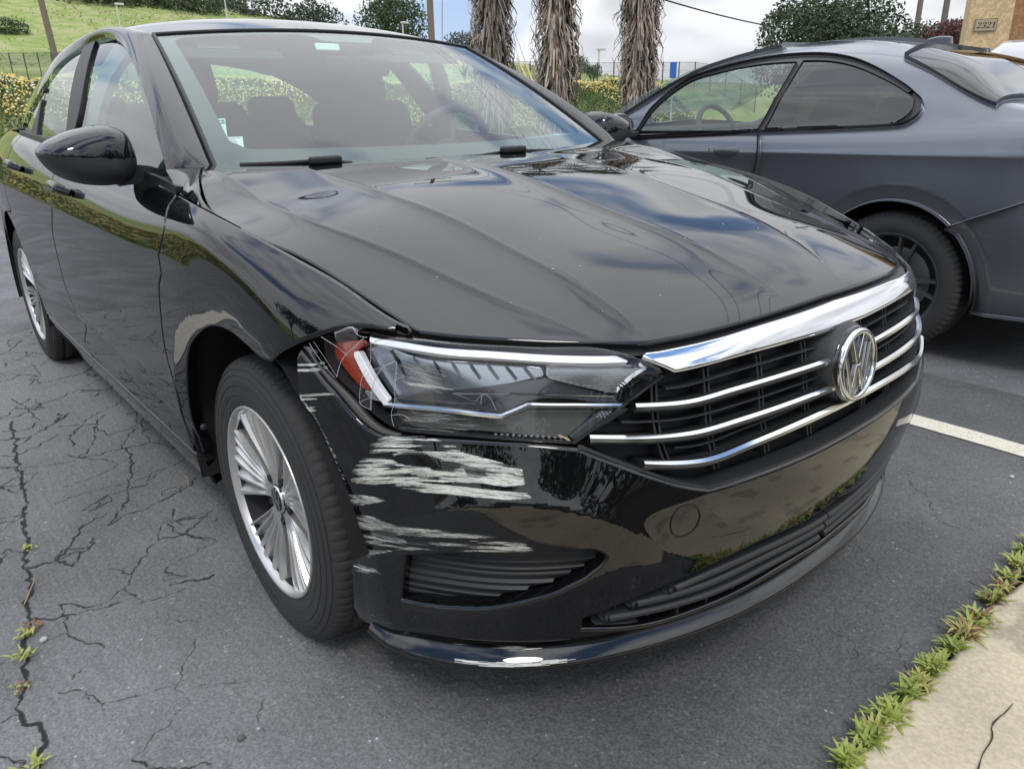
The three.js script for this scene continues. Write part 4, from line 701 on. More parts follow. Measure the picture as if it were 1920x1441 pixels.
// ---- blank fog-lamp pockets: stepped black plates
for (const s of [1, -1]) {
  const deep = offsetPatch(bodyS, (u, v) => { const t = (v - 0.24) / 0.016; return -0.030 + 0.007 * (t - Math.floor(t)); }, -1);
  const F = P => s > 0 ? P : flipU(P);
  part(car, 'fog_lamp_blank', panel((u, v) => { const p = deep(Math.abs(u), v); if (u < 0) p[0] = -p[0]; return p; }, F(fogPoly.map(p => { const c = fogPoly.reduce((a, b) => [a[0] + b[0] / fogPoly.length, a[1] + b[1] / fogPoly.length], [0, 0]); return [c[0] + (p[0] - c[0]) * 1.04, c[1] + (p[1] - c[1]) * 1.06]; })), { sgn: -1, step: 0.008, stepV: 0.0022, bevel: 0, bevelW: 1e-6, rim: 0 }), M.plastic);
}
// ---- grille: chrome brow, three chrome bars, black ledges, ribs, round badge
const brow = (() => { const top = toCentre(noseTrace([[1640, 526], [1600, 545], [1567, 560], [1484, 590], [1380, 622], [1259, 652], [1226, 658], [1185, 659], [1150, 650, 1]])), bot = toCentre(noseTrace([[1266, 700, 1], [1351, 680], [1480, 645], [1567, 618], [1630, 585], [1660, 567]])); return halfToFull([...top, ...bot]); })();
part(car, 'grille_brow', panel(bodyS, brow, { sgn: -1, step: 0.007, bevel: 0.007, bevelW: 0.007, rim: 0.02, off: 0.002 }), M.chrome);
{
  const back = offsetPatch(bodyS, -0.062, -1), grilleV0 = 0.5;
  part(car, 'grille_back', sheet(back, -0.70, 0.70, 80, 0.46, 0.745, 12, -1), M.plasticDark);
  const bars = [[[1192, 765], [1290, 758], [1377, 734], [1468, 707], [1562, 676]], [[1106, 824], [1306, 815], [1392, 790], [1475, 762], [1566, 726]], [[1207, 871], [1280, 872], [1317, 868], [1413, 833], [1513, 790], [1607, 744], [1680, 694]]];
  const rib = []; let bi = 0;
  for (const L of bars) {
    const uvp = toCentre(noseTrace(L, 0.012)), out = uvp.map(([u, v]) => ({ f: frame(bodyS, u, v, -1), u, v }));
    const path = out.map(o => vadd(o.f.p, vmul(o.f.n, -0.002))), ups = out.map(o => o.f.n);
    const sec = [[-0.0075, -0.004], [-0.0075, 0.001], [-0.0025, 0.0065], [0.0035, 0.006], [0.0080, 0.000], [0.0080, -0.004]];
    const full = bi === 2;
    const mir = a => a.slice().reverse().map(p => [-p[0], p[1], p[2]]);
    if (full) part(car, 'grille_bar', sweep([...path, ...mir(path).slice(1)], sec, { ups: [...ups, ...mir(ups).slice(1)] }), M.chromeSatin);
    else { part(car, 'grille_bar', sweep(path, sec, { ups }), M.chromeSatin); part(car, 'grille_bar', mirrorX(sweep(path, sec, { ups })), M.chromeSatin); }
    // black ledge behind the bar
    const led = sweep([...path, ...(full ? mir(path).slice(1) : [])].map((p, i, a) => { const n = (full && i >= path.length) ? mir(ups).slice(1)[i - path.length] : ups[i]; return vadd(p, vmul(n, -0.034)); }), [[-0.005, -0.026], [-0.004, 0.030], [0.006, 0.031], [0.008, -0.026]], { ups: full ? [...ups, ...mir(ups).slice(1)] : ups });
    part(car, 'grille_ledge', led, M.plastic); if (!full) part(car, 'grille_ledge', mirrorX(led), M.plastic);
    // thin black fin midway above the bar
    const finP = uvp.map(([u, v]) => { const f = frame(bodyS, u, v + 0.026, -1); return [vadd(f.p, vmul(f.n, -0.030)), f.n]; }).filter((_, i) => i > 5), fin = sweep(finP.map(p => p[0]), [[-0.002, -0.02], [-0.0015, 0.012], [0.0015, 0.012], [0.002, -0.02]], { ups: finP.map(p => p[1]) });
    part(car, 'grille_fin', fin, M.plastic); part(car, 'grille_fin', mirrorX(fin), M.plastic);
    bi++;
  }
  // pairs of upright ribs between the ledges
  const inn = offsetPatch(bodyS, -0.022, -1), ribU = [0.105, 0.235, 0.365, 0.47];
  for (const u0 of ribU) for (const s of [-1, 1]) {
    const P = []; const v0 = 0.545 + Math.max(0, u0 - 0.36) * 0.35, v1 = 0.725; for (let i = 0; i <= 24; i++) P.push([u0 + 0.012 * Math.sin(i / 24 * 3.1), lerp(v0, v1, i / 24)]);
    const path = P.map(p => inn(...p)), ups = P.map(p => frame(inn, ...p, -1).n), two = [-0.006, 0.006].map(d => sweep(path.map(p => vadd(p, [d, 0, 0])), [[-0.0018, -0.045], [-0.0018, -0.004], [0.0018, -0.004], [0.0018, -0.045]], { ups }));
    const g = merge(two); part(car, 'grille_rib', s > 0 ? g : mirrorX(g), M.plastic);
  }
  // black lower frame of the grille
  const gl = grilleLow.map(([u, v]) => frame(bodyS, u, v, -1)), gp = gl.map(f => vadd(f.p, vmul(f.n, -0.012))), gu = gl.map(f => f.n), mirp = a => a.slice(1).reverse().map(p => [-p[0], p[1], p[2]]);
  part(car, 'grille_frame', sweep([...mirp(gp), ...gp], [[-0.016, -0.03], [-0.016, 0.002], [-0.011, 0.008], [0.004, 0.008], [0.006, -0.03]].map(([a, b]) => [a, b]), { ups: [...mirp(gu), ...gu] }), M.plastic);
  // badge
  const bf = { p: onPlane(1608, 683, 0, 0), n: vnorm([0, 0.10, 1]) };
  const badge = new THREE.Group(); badge.name = 'badge'; badge.position.set(...bf.p); badge.rotation.x = -0.10; car.add(badge);
  const R0 = 0.0700;
  const lathe = (pts, n = 72) => { const g = new THREE.LatheGeometry(pts.map(p => new THREE.Vector2(...p)), n); g.rotateX(Math.PI / 2); return g; };
  part(badge, 'boss', lathe([[0.0745, -0.012], [0.080, -0.022], [0.088, -0.05], [0.098, -0.09]]), M.plastic);
  part(badge, 'disc', lathe([[0, -0.002], [0.0715, -0.003], [0.074, -0.012]]), phys(0.012, 0.013, 0.014, { roughness: 0.08, clearcoat: 1, clearcoatRoughness: 0.02 }));
  part(badge, 'ring', lathe([[R0, -0.003], [R0 + 0.0005, 0.0035], [R0 - 0.003, 0.006], [R0 - 0.008, 0.006], [R0 - 0.0105, 0.003], [R0 - 0.0108, -0.003]]), M.chromeSatin);
  const bar = (pts, depth = 0.004) => { const sh = new THREE.Shape(pts.map(p => new THREE.Vector2(p[0], p[1]))); const g = new THREE.ExtrudeGeometry(sh, { depth, bevelEnabled: true, bevelSize: 0.0009, bevelThickness: 0.0009, bevelSegments: 1 }); g.translate(0, 0, -0.002); return mergeVertices(g); };
  const stroke = (a, b, w) => { const dx = b[0] - a[0], dy = b[1] - a[1], k = w / 2 * Math.hypot(dx, dy) / Math.abs(dy); return bar([[a[0] - k, a[1]], [a[0] + k, a[1]], [b[0] + k, b[1]], [b[0] - k, b[1]]]); };
  const w = 0.0088;
  part(badge, 'letter_v', [stroke([-0.0215, 0.0575], [-0.0022, 0.0065], w), stroke([0.0215, 0.0575], [0.0022, 0.0065], w)], M.chromeSatin);
  part(badge, 'letter_w', [stroke([-0.0500, 0.0345], [-0.0225, -0.0530], w), stroke([-0.0225, -0.0530], [-0.0028, -0.0005], w), stroke([0.0028, -0.0005], [0.0225, -0.0530], w), stroke([0.0225, -0.0530], [0.0500, 0.0345], w)], M.chromeSatin);
}
// ---- dark inner structure so that openings look into shade, not through the car
{
  part(car, 'radiator_support', [box(1.1, 0.46, 0.05, 0, 0.47, 0.57), box(1.2, 0.04, 0.8, 0, 0.215, 0.08), box(1.0, 0.42, 0.9, 0, 0.45, 0.10)], M.liner);
  part(car, 'floor_pan', [box(1.50, 0.05, 3.3, 0, 0.215, -2.05)], M.liner);
  part(car, 'bulkhead', [box(1.40, 0.62, 0.03, 0, 0.60, -0.50)], M.liner);
}
// ---- headlights
{
  const lampPx = [[603, 632, 1], [640, 619], [663, 614], [700, 623], [783, 634], [880, 644], [1000, 650], [1140, 654], [1168, 661], [1256, 700, 1], [1170, 764], [1079, 832, 1], [1000, 828], [900, 821], [800, 813], [744, 806], [700, 778], [660, 737], [628, 704], [606, 662]];
  const outline = noseTrace(lampPx, 0.008, true);
  const cen = outline.reduce((a, b) => [a[0] + b[0] / outline.length, a[1] + b[1] / outline.length], [0, 0]);
  const grow = (P, d) => P.map((p, i) => { const a = P[(i - 1 + P.length) % P.length], b = P[(i + 1) % P.length], tx = b[0] - a[0], ty = b[1] - a[1], L = Math.hypot(tx, ty) || 1; let nx = ty / L, ny = -tx / L; const t = [p[0] + nx * 1e-3, p[1] + ny * 1e-3]; if (inside(P, ...t)) { nx = -nx; ny = -ny; } return [p[0] + nx * d, p[1] + ny * d]; });
  const at = d => { const S = offsetPatch(bodyS, d, -1); return { S, seek: seeker(S, 0.28, 1.12, 90, 0.52, 0.80, 50) }; };
  const L1 = at(-0.012), L2 = at(-0.030), L3 = at(-0.048);
  const tr = (L, pts, step = 0.006, closed = true) => smooth(pts.map(p => { const q = L.seek(p[0], p[1]); return p[2] ? [...q, 1] : q; }), step, closed);
  const dark = phys(0.045, 0.049, 0.056, { roughness: 0.22, clearcoat: 0.6, clearcoatRoughness: 0.1 }), grey = std(0.34, 0.355, 0.375, 0.3, 0.4), white = std(0.86, 0.87, 0.88, 0.22), amber = phys(0.30, 0.035, 0.012, { roughness: 0.25, clearcoat: 1, clearcoatRoughness: 0.05 }), lensM = phys(0.95, 0.96, 0.97, { roughness: 0.015, transmission: 1, thickness: 0, ior: 1.45 });
  const bezel = std(0.30, 0.31, 0.32, 0.12, 1);
  for (const s of [1, -1]) {
    const right = s > 0, lamp = new THREE.Group(); lamp.name = 'headlight'; car.add(lamp); if (right) lamp.userData.label = 'cracked and scraped headlight above the scraped bumper corner';
    const G = g => right ? g : mirrorX(g), add = (n, g, m, l) => part(lamp, n, G(Array.isArray(g) ? merge(g) : g), m, l);
    // bowl: walls and floor
    const ring = grow(outline, 0.001), wall = (() => { const n = ring.length, pos = [], uv = [], idx = []; for (let i = 0; i <= n; i++) { const f = frame(bodyS, ...ring[i % n], -1); for (const [k, d] of [-0.005, -0.04, -0.085].entries()) { pos.push(...vadd(f.p, vmul(f.n, d))); uv.push(i / n, k / 2); } if (i < n) for (let k = 0; k < 2; k++) { const q = i * 3 + k; idx.push(q, q + 1, q + 4, q, q + 4, q + 3); } } return geo(pos, null, uv, idx); })();
    add('housing', [panel(offsetPatch(bodyS, -0.083, -1), grow(outline, 0.006), { sgn: -1, step: 0.02, rim: 0, bevel: 0 }), wall], M.plasticDark);
    const plate = (n, L, pts, m, o = {}) => add(n, panel(L.S, tr(L, pts), { sgn: -1, step: 0.004, bevel: 0.0015, bevelW: 0.0015, rim: 0.012, ...o }), m);
    // light guide along the top; the sky it mirrors is painted in as white
    plate('light_guide', L1, [[668, 622, 1], [690, 630], [760, 641], [880, 655], [1000, 663], [1156, 666, 1], [1184, 678, 1], [1000, 677], [880, 669], [780, 657], [697, 644, 1]], white);
    // top black shelf
    plate('upper_shelf', L2, [[690, 621, 1], [783, 633], [880, 643], [1000, 650], [1140, 653], [1215, 682, 1], [1180, 680], [1000, 672], [880, 664], [760, 650], [695, 640, 1]], dark);
    // side marker
    plate('side_marker', L2, [[612, 640, 1], [640, 640], [683, 636, 1], [694, 641, 1], [667, 659, 1], [708, 735, 1], [680, 729, 1], [640, 683, 1]], amber);
    plate('marker_trim', L2, [[664, 660, 1], [677, 657, 1], [735, 753, 1], [722, 757, 1]], white, { off: 0.006 });
    plate('marker_base', L2, [[680, 730, 1], [708, 736, 1], [722, 755, 1], [690, 748, 1]], grey);
    // main chamber
    plate('reflector', L3, [[680, 650, 1], [780, 655], [900, 668], [1026, 676, 1], [1020, 706, 1], [955, 720], [860, 730], [740, 745, 1]], phys(0.34, 0.37, 0.41, { roughness: 0.2, metalness: 0.85 }));
    for (let i = 0; i < 9; i++) { const x = 735 + i * 34, y0 = 657 + i * 2.2, P = [[x, y0], [x + 14, y0 + 22], [x + 30, y0 + 50 - i * 1.5]].map(p => L3.seek(...p)).map(q => { const f = frame(L3.S, ...q, -1); return [f.p, f.n]; }); add('reflector_rib', sweep(P.map(p => vadd(p[0], vmul(p[1], 0.004))), [[-0.003, -0.004], [0, 0.004], [0.003, -0.004]], { ups: P.map(p => p[1]) }), i % 2 ? grey : bezel); }
    // fluted plate on the inner side
    const fl = [[1028, 678, 1], [1182, 679, 1], [1204, 691, 1], [1150, 738, 1], [1024, 708, 1]], fluted = tr(L2, fl);
    plate('fluted_reflector', L2, fl, grey);
    for (let i = 0; i < 17; i++) { const t = (i + 0.5) / 17, yl = lerp(680, 706, Math.min(1, t * 1.0)), a = [lerp(1029, 1026, t) + Math.max(0, t - 0.45) * 205, lerp(680, 736, t)], b = [lerp(1196, 1154, Math.abs(t - 0.18) / 0.82), lerp(681, 737, t)]; if (a[0] > b[0] - 4) continue; const P = [a, [(a[0] + b[0]) / 2, (a[1] + b[1]) / 2], b].map(p => L2.seek(...p)).map(q => { const f = frame(L2.S, ...q, -1); return [vadd(f.p, vmul(f.n, 0.001)), f.n]; }); add('flute', sweep(P.map(p => p[0]), [[-0.0012, 0], [0, 0.0022], [0.0012, 0]], { ups: P.map(p => p[1]), caps: false }), M.chromeSatin); }
    plate('fluted_edge', L2, [[1150, 741, 1], [1145, 738, 1], [1208, 688, 1], [1212, 692, 1]], white, { off: 0.004 });
    // middle shelf and lower chrome bar
    plate('middle_shelf', L3, [[735, 745, 1], [860, 727], [1022, 708, 1], [1148, 742, 1], [1165, 757, 1], [990, 752], [938, 776], [740, 760, 1]], dark, { off: 0.008 });
    const line = (n, L, pts, sec, m, lift = 0.004) => { const P = smooth(pts.map(p => { const q = L.seek(p[0], p[1]); return [...q, 1]; }), 0.01).map(q => { const f = frame(L.S, ...q, -1); return [vadd(f.p, vmul(f.n, lift)), f.n]; }); add(n, sweep(P.map(p => p[0]), sec, { ups: P.map(p => p[1]) }), m); };
    line('chrome_bar', L2, [[722, 757], [790, 763], [870, 772], [940, 780], [990, 759], [1080, 760], [1168, 760]], [[-0.0045, -0.004], [-0.0042, 0.002], [-0.001, 0.004], [0.003, 0.003], [0.0055, -0.004]], M.chromeSatin);
    line('chrome_line', L2, [[856, 738], [905, 758], [958, 738], [1050, 740], [1150, 743]], [[-0.0012, 0], [0, 0.0016], [0.0012, 0]], M.chromeSatin, 0.003);
    line('chrome_line', L2, [[850, 737], [900, 738], [958, 738]], [[-0.0009, 0], [0, 0.0012], [0.0009, 0]], grey, 0.002);
    plate('lower_reflector', L3, [[742, 768, 1], [940, 786, 1], [992, 768, 1], [1120, 768, 1], [1060, 822, 1], [950, 812], [800, 802], [748, 798, 1]], std(0.11, 0.108, 0.10, 0.35, 0.3));
    plate('lower_bezel', L2, [[1125, 770, 1], [1190, 762, 1], [1080, 826, 1], [1064, 822, 1]], dark);
    // row of little mesh studs
    const studs = []; for (let i = 0; i < 26; i++) { const q = L3.seek(930 + (i % 13) * 11, 813 + Math.floor(i / 13) * 6 + (i % 13) * 0.6), f = frame(L3.S, ...q, -1), b = box(0.005, 0.003, 0.004, 0, 0, 0, 0.001); b.translate(...vadd(f.p, vmul(f.n, 0.004))); studs.push(b); } for (let i = 0; i < 12; i++) { const q = L2.seek(1128 + (i % 4) * 7 - Math.floor(i / 4) * 5, 772 + Math.floor(i / 4) * 4), f = frame(L2.S, ...q, -1), b = box(0.004, 0.002, 0.004, 0, 0, 0, 0.001); b.translate(...vadd(f.p, vmul(f.n, 0.006))); studs.push(b); }
    add('stud_rows', studs, right ? grey : grey);
    // clear cover: whole on the far side, broken open at the outer end on the struck side
    const whole = outline, brokenPx = [[745, 630, 1], [783, 634], [880, 644], [1000, 650], [1140, 654], [1168, 661], [1256, 700, 1], [1170, 764], [1079, 832, 1], [1000, 828], [900, 821], [800, 813], [744, 804, 1], [735, 778, 1], [742, 748, 1], [740, 714, 1], [743, 700, 1], [697, 686, 1], [696, 640, 1]];
    const cover = right ? noseTrace(brokenPx, 0.008, true) : whole;
    const scr = canvasTex(2048, 1024, (c, w, h) => { c.fillStyle = '#000'; c.fillRect(0, 0, w, h); });
    add('clear_cover', panel(bodyS, cover, { sgn: -1, step: 0.009, bevel: 0.002, bevelW: 0.006, rim: 0.003, off: 0.001 }), lensM);
    if (right) {
      const shard = (pts, lift, l) => add('cover_shard', panel(bodyS, noseTrace(pts, 0.006, true), { sgn: -1, step: 0.007, bevel: 0.001, bevelW: 0.004, rim: 0.003, off: lift }), lensM, l);
      shard([[604, 631, 1], [640, 619], [662, 613], [690, 633, 1], [652, 664, 1]], 0.004); shard([[677, 728, 1], [697, 690, 1], [740, 684, 1], [704, 735, 1], [697, 767, 1], [676, 753, 1]], 0.003);
      shard([[640, 683, 1], [652, 664, 1], [684, 640, 1], [668, 655, 1], [634, 706, 1]], -0.004); shard([[582, 643, 1], [606, 640, 1], [636, 705, 1], [627, 705, 1]], -0.02);
      // pale translucent tubes along the edges of the breaks
      const crackM = phys(0.62, 0.66, 0.68, { roughness: 0.2, transmission: 0.35, thickness: 0 }), cr = (pts, r = 0.0009) => { const P = smooth(pts.map(p => seekNose(p[0], p[1])), 0.006).map(q => { const f = frame(bodyS, ...q, -1); return vadd(f.p, vmul(f.n, 0.003)); }); return tube(P, r * 0.42, 5); };
      for (const g of [cr([[684, 634], [667, 650], [650, 665], [640, 681], [633, 706]], 0.0013), cr([[690, 690], [680, 708], [677, 728], [676, 753], [698, 767]], 0.001), cr([[742, 677], [720, 688], [705, 710], [698, 737], [697, 767]], 0.0016), cr([[698, 632], [697, 660], [696, 682], [692, 688]]), cr([[745, 677], [743, 702], [740, 713], [742, 747], [735, 777], [740, 798]], 0.001), cr([[741, 713], [748, 708], [760, 706]]), cr([[735, 777], [760, 778], [770, 786]]), cr([[676, 753], [698, 745], [720, 752]], 0.0007), cr([[902, 758], [906, 738], [916, 742], [930, 768]], 0.0008), cr([[890, 753], [905, 738]], 0.0006), cr([[742, 748], [760, 760], [784, 776]], 0.0005), cr([[662, 613], [672, 628], [690, 633]], 0.0012), cr([[604, 631], [640, 655], [652, 665]], 0.001), cr([[582, 643], [603, 675], [630, 707]], 0.0008), cr([[590, 640], [612, 672], [634, 706]], 0.0006)]) add('crack', g, crackM);
      // scrape marks on the cover: fine pale hairs
      const R = rng(9), hairs = [], hair = (x, y, l, s, r) => hairs.push(cr([[x, y], [x + l / 2, y + s * l / 2 + (R() - 0.5)], [x + l, y + s * l]], r));
      for (let i = 0; i < 42; i++) { const x = 742 + R() * 60, y = 674 + R() * 40; hair(x, y + (x - 742) * 0.25, 8 + R() * 34, 0.2 + 0.15 * R(), 0.00012 + 0.00016 * R()); }
      for (let i = 0; i < 8; i++) hair(760 + R() * 20, 716 + R() * 5, 30 + R() * 50, 0.11, 0.0003 + 0.0004 * R());
      for (let i = 0; i < 34; i++) { const x = 744 + R() * 120; hair(x, 772 + R() * 34, 12 + R() * 46, 0.05 + 0.06 * R(), 0.00012 + 0.00016 * R()); }
      for (let i = 0; i < 8; i++) hair(770 + R() * 70, 748 + R() * 22, 20 + R() * 40, 0.02 + 0.06 * R(), 0.00012 + 0.0001 * R());
      add('cover_scrapes', hairs, std(0.62, 0.64, 0.62, 0.6), 'pale hairline scrapes on the cover');
      const leafG = cr([[1047, 815], [1056, 819], [1068, 825]], 0.0032); leafG; add('dry_leaf_flake', leafG, std(0.55, 0.40, 0.22, 0.8), 'small tan dry flake on the cover');
    }
  }
}
// ---- wheels: tyre, rim of five fanned blades, cap
{
  const lathe = (pts, n = 96) => { const g = new THREE.LatheGeometry(pts.map(p => new THREE.Vector2(...p)), n); g.rotateZ(Math.PI / 2); return g; }; // axis to -x (outwards): y of profile -> -x
  const rimM = std(0.56, 0.555, 0.545, 0.30, 0.7), rimDirty = std(0.30, 0.285, 0.265, 0.5, 0.5), R0 = WHEEL_R;
  // tyre with cut tread
  const prof = [[0.212, -0.088], [0.220, -0.0965], [0.236, -0.1010], [0.258, -0.1030], [0.276, -0.1025], [0.279, -0.1035], [0.282, -0.1020], [0.296, -0.0985], [0.308, -0.0930], [0.316, -0.0870], [0.3205, -0.0805], [0.3235, -0.072], [0.3245, -0.060], [0.3250, -0.052], [0.3180, -0.0505], [0.3180, -0.0425], [0.3255, -0.041], [0.3262, -0.020], [0.3262, -0.012], [0.3185, -0.0108], [0.3185, 0]];
  const P = [...prof, ...prof.slice(0, -1).reverse().map(p => [p[0], -p[1]])], N = 450, pos = [], uvs = [], idx = [];
  for (let i = 0; i <= N; i++) for (const [j, p] of P.entries()) {
    const a = i / N * 2 * Math.PI, k = i % 5; let r = p[0]; const x = p[1]; const ax = Math.abs(x);
    if (ax > 0.053 && ax < 0.090 && k < 1 && p[0] > 0.310) r -= 0.0035; if (ax < 0.041 && ax > 0.012 && (i + 3) % 5 < 1) r -= 0.005;
    if (r > WHEEL_Y && Math.sin(a) < 0) { const y = r * Math.sin(a); if (y < -WHEEL_Y + 0.001) r = (WHEEL_Y - 0.001) / -Math.sin(a); }
    pos.push(x, r * Math.sin(a), r * Math.cos(a)); uvs.push(i / N, j / P.length);
  }
  const W = P.length; for (let i = 0; i < N; i++) for (let j = 0; j < W - 1; j++) { const a = i * W + j, b = a + W; idx.push(a, a + 1, b + 1, a, b + 1, b); }
  const tyreG = geo(pos, null, uvs, idx);
  // raised rings and lettering blocks on the sidewall
  const rings = [[0.246, -0.1018], [0.268, -0.1032], [0.288, -0.1012], [0.302, -0.0966]].map(([r, x]) => { const g = new THREE.TorusGeometry(r, 0.0012, 5, 120); g.rotateY(Math.PI / 2); g.translate(x, 0, 0); return g; });
  const blocks = []; { const Rr = rng(3); for (const [a0, n] of [[0.6, 11], [2.6, 9], [4.2, 12]]) for (let i = 0; i < n; i++) { const a = a0 + i * 0.06, h = 0.013, b = box(0.0022, h, 0.006 + 0.005 * Rr(), 0, 0.259, 0, 0); b.rotateX(-a); b.translate(-0.1026, 0, 0); blocks.push(b); } }
  // rim lip in silver; inner barrel painted dark for the shade behind the blades
  const barrel = lathe([[0.2135, 0.080], [0.2195, 0.094], [0.2200, 0.099], [0.2165, 0.1005], [0.2120, 0.0985], [0.2070, 0.0900], [0.2050, 0.084]]), drum = lathe([[0.2050, 0.084], [0.2030, 0.06], [0.1980, 0.02], [0.1950, -0.06], [0.205, -0.09]]);
  const back = lathe([[0.203, 0.020], [0.14, 0.012], [0.02, 0.012]], 48);
  // one fan of blades: crisp ridges with valleys between, narrow at the hub, wide at the rim
  const face = r => lerp(0.070, 0.090, sstep(0.04, 0.205, r));
  const prof5 = [[-1, 0.30], [-0.955, 1], [-0.86, 1], [-0.70, 0], [-0.60, 0.10], [-0.54, 0.92], [-0.46, 0.92], [-0.30, 0], [-0.20, 0.06], [-0.13, 1], [-0.03, 1], [0.06, 0.35], [0.13, 0.35], [0.20, 0.86], [0.28, 0.86], [0.42, 0], [0.52, 0.10], [0.58, 0.92], [0.66, 0.92], [0.78, 0.02], [0.86, 0.12], [0.90, 1], [0.965, 1], [1, 0.30]];
  const fanP = (u, h, v) => { const r = lerp(0.036, 0.2065, v), hw = 0.465 * lerp(0.88, 1, v), a = (u + 0.22 * v * (1 - Math.abs(u)) * 0.6) * hw, depth = 0.020 * sstep(0.10, 0.62, v); return [-(face(r) - depth * (1 - h)), r * Math.cos(a), r * Math.sin(a)]; };
  const strips5 = []; for (let i = 1; i < prof5.length; i++) { const [u0, h0] = prof5[i - 1], [u1, h1] = prof5[i]; strips5.push(sheet((u, v) => fanP(lerp(u0, u1, u), lerp(h0, h1, u), v), 0, 1, 2, 0, 1, 18, 1)); }
  const sideWall = s => { const S = (u, v) => { const p = fanP(s, 0.30, u); return [lerp(p[0], -0.02, v), p[1], p[2]]; }; return sheet(S, 0, 1, 16, 0, 1, 3, s); };
  const blade = merge([...strips5, sideWall(1), sideWall(-1)]);
  const hub = lathe([[0.0, 0.060], [0.034, 0.060], [0.050, 0.066], [0.058, 0.060], [0.062, 0.03]], 48);
  const capDisc = lathe([[0, 0.0745], [0.027, 0.0745], [0.0285, 0.0755], [0.031, 0.0755], [0.0325, 0.072], [0.033, 0.058]], 48);
  const capBlack = lathe([[0, 0.0752], [0.0268, 0.0752]], 48);
  const letters = []; { const st = (a, b, w) => { const dx = b[0] - a[0], dy = b[1] - a[1], L = Math.hypot(dx, dy), g = box(0.0016, L, w, 0, 0, 0, 0); g.rotateX(Math.atan2(dx, dy) * -1); g.translate(-0.0762, (a[1] + b[1]) / 2, -(a[0] + b[0]) / 2); return g; }; const k = 0.42; for (const q of [[-0.0215, 0.0575, -0.0022, 0.0065], [0.0215, 0.0575, 0.0022, 0.0065], [-0.05, 0.0345, -0.0225, -0.053], [-0.0225, -0.053, -0.0028, -0.0005], [0.0028, -0.0005, 0.0225, -0.053], [0.0225, -0.053, 0.05, 0.0345]]) letters.push(st([q[0] * k, q[1] * k], [q[2] * k, q[3] * k], 0.0036)); }
  const disc = lathe([[0.06, -0.005], [0.135, -0.005], [0.135, -0.02]], 48), bolt = []; 
  const makeWheel = () => {
    const w = new THREE.Group(); w.name = 'wheel';
    part(w, 'tyre', [tyreG, ...rings, ...blocks], M.rubber);
    part(w, 'rim', [barrel], rimM); part(w, 'rim_well', [back, drum], M.plasticDark);
    for (let i = 0; i < 5; i++) { const g = blade.clone(); g.rotateX(i / 5 * 2 * Math.PI); part(w, 'blade', g, rimM); }
    part(w, 'hub', hub, rimDirty);
    for (let i = 0; i < 5; i++) { const g = new THREE.CylinderGeometry(0.0085, 0.0095, 0.022, 6); g.rotateZ(Math.PI / 2); g.translate(-0.062, 0.0, 0); const a = (i + 0.5) / 5 * 2 * Math.PI; g.translate(0, 0.053 * Math.cos(a), 0.053 * Math.sin(a)); part(w, 'wheel_bolt', g, M.plasticDark); }
    part(w, 'centre_cap', [capDisc], M.chromeSatin); part(w, 'cap_disc', [capBlack], M.plasticDark); part(w, 'cap_letters', letters, M.chromeSatin);
    part(w, 'brake_disc', disc, std(0.18, 0.17, 0.16, 0.45, 0.7));
    return w;
  };
  const w0 = makeWheel(); let first = true;
  for (const [i, z] of WHEEL_Z.entries()) for (const s of [-1, 1]) {
    const w = first ? w0 : w0.clone(); first = false; car.add(w); const turn = i ? 0.5 : -0.18;
    w.position.set(s * (i ? 0.764 : 0.756), WHEEL_Y, z); w.rotation.set(0, s > 0 ? Math.PI : 0, 0); if (i === 0) w.rotation.y += -0.016;
    w.children.forEach(c => { if (c.name !== 'tyre') c.rotation.x = turn; });
  }
  // wheel-arch liners
  for (const [i, z] of WHEEL_Z.entries()) for (const s of [-1, 1]) {
    const S = (u, v) => { const a = lerp(i ? -0.25 : 0.12, Math.PI + 0.25, u), r = i ? 0.39 : 0.415; return [s * lerp(0.50, 0.872, v), WHEEL_Y + 0.02 + r * Math.sin(a), z + (i ? 0 : 0.012) + r * Math.cos(a) * (i ? 1 : 1.0)]; };
    part(car, 'arch_liner', [sheet(S, 0, 1, 40, 0, 1, 6, 1), box(0.02, 0.6, 0.8, s * 0.49, 0.45, z, 0)], M.liner);
  }
  const clip = new THREE.SphereGeometry(0.009, 12, 8); clip.scale(1, 1, 0.6); { const p = onPlane(382, 800, 2, -0.36); clip.translate(...p); } part(car, 'liner_clip', clip, M.plastic);
}
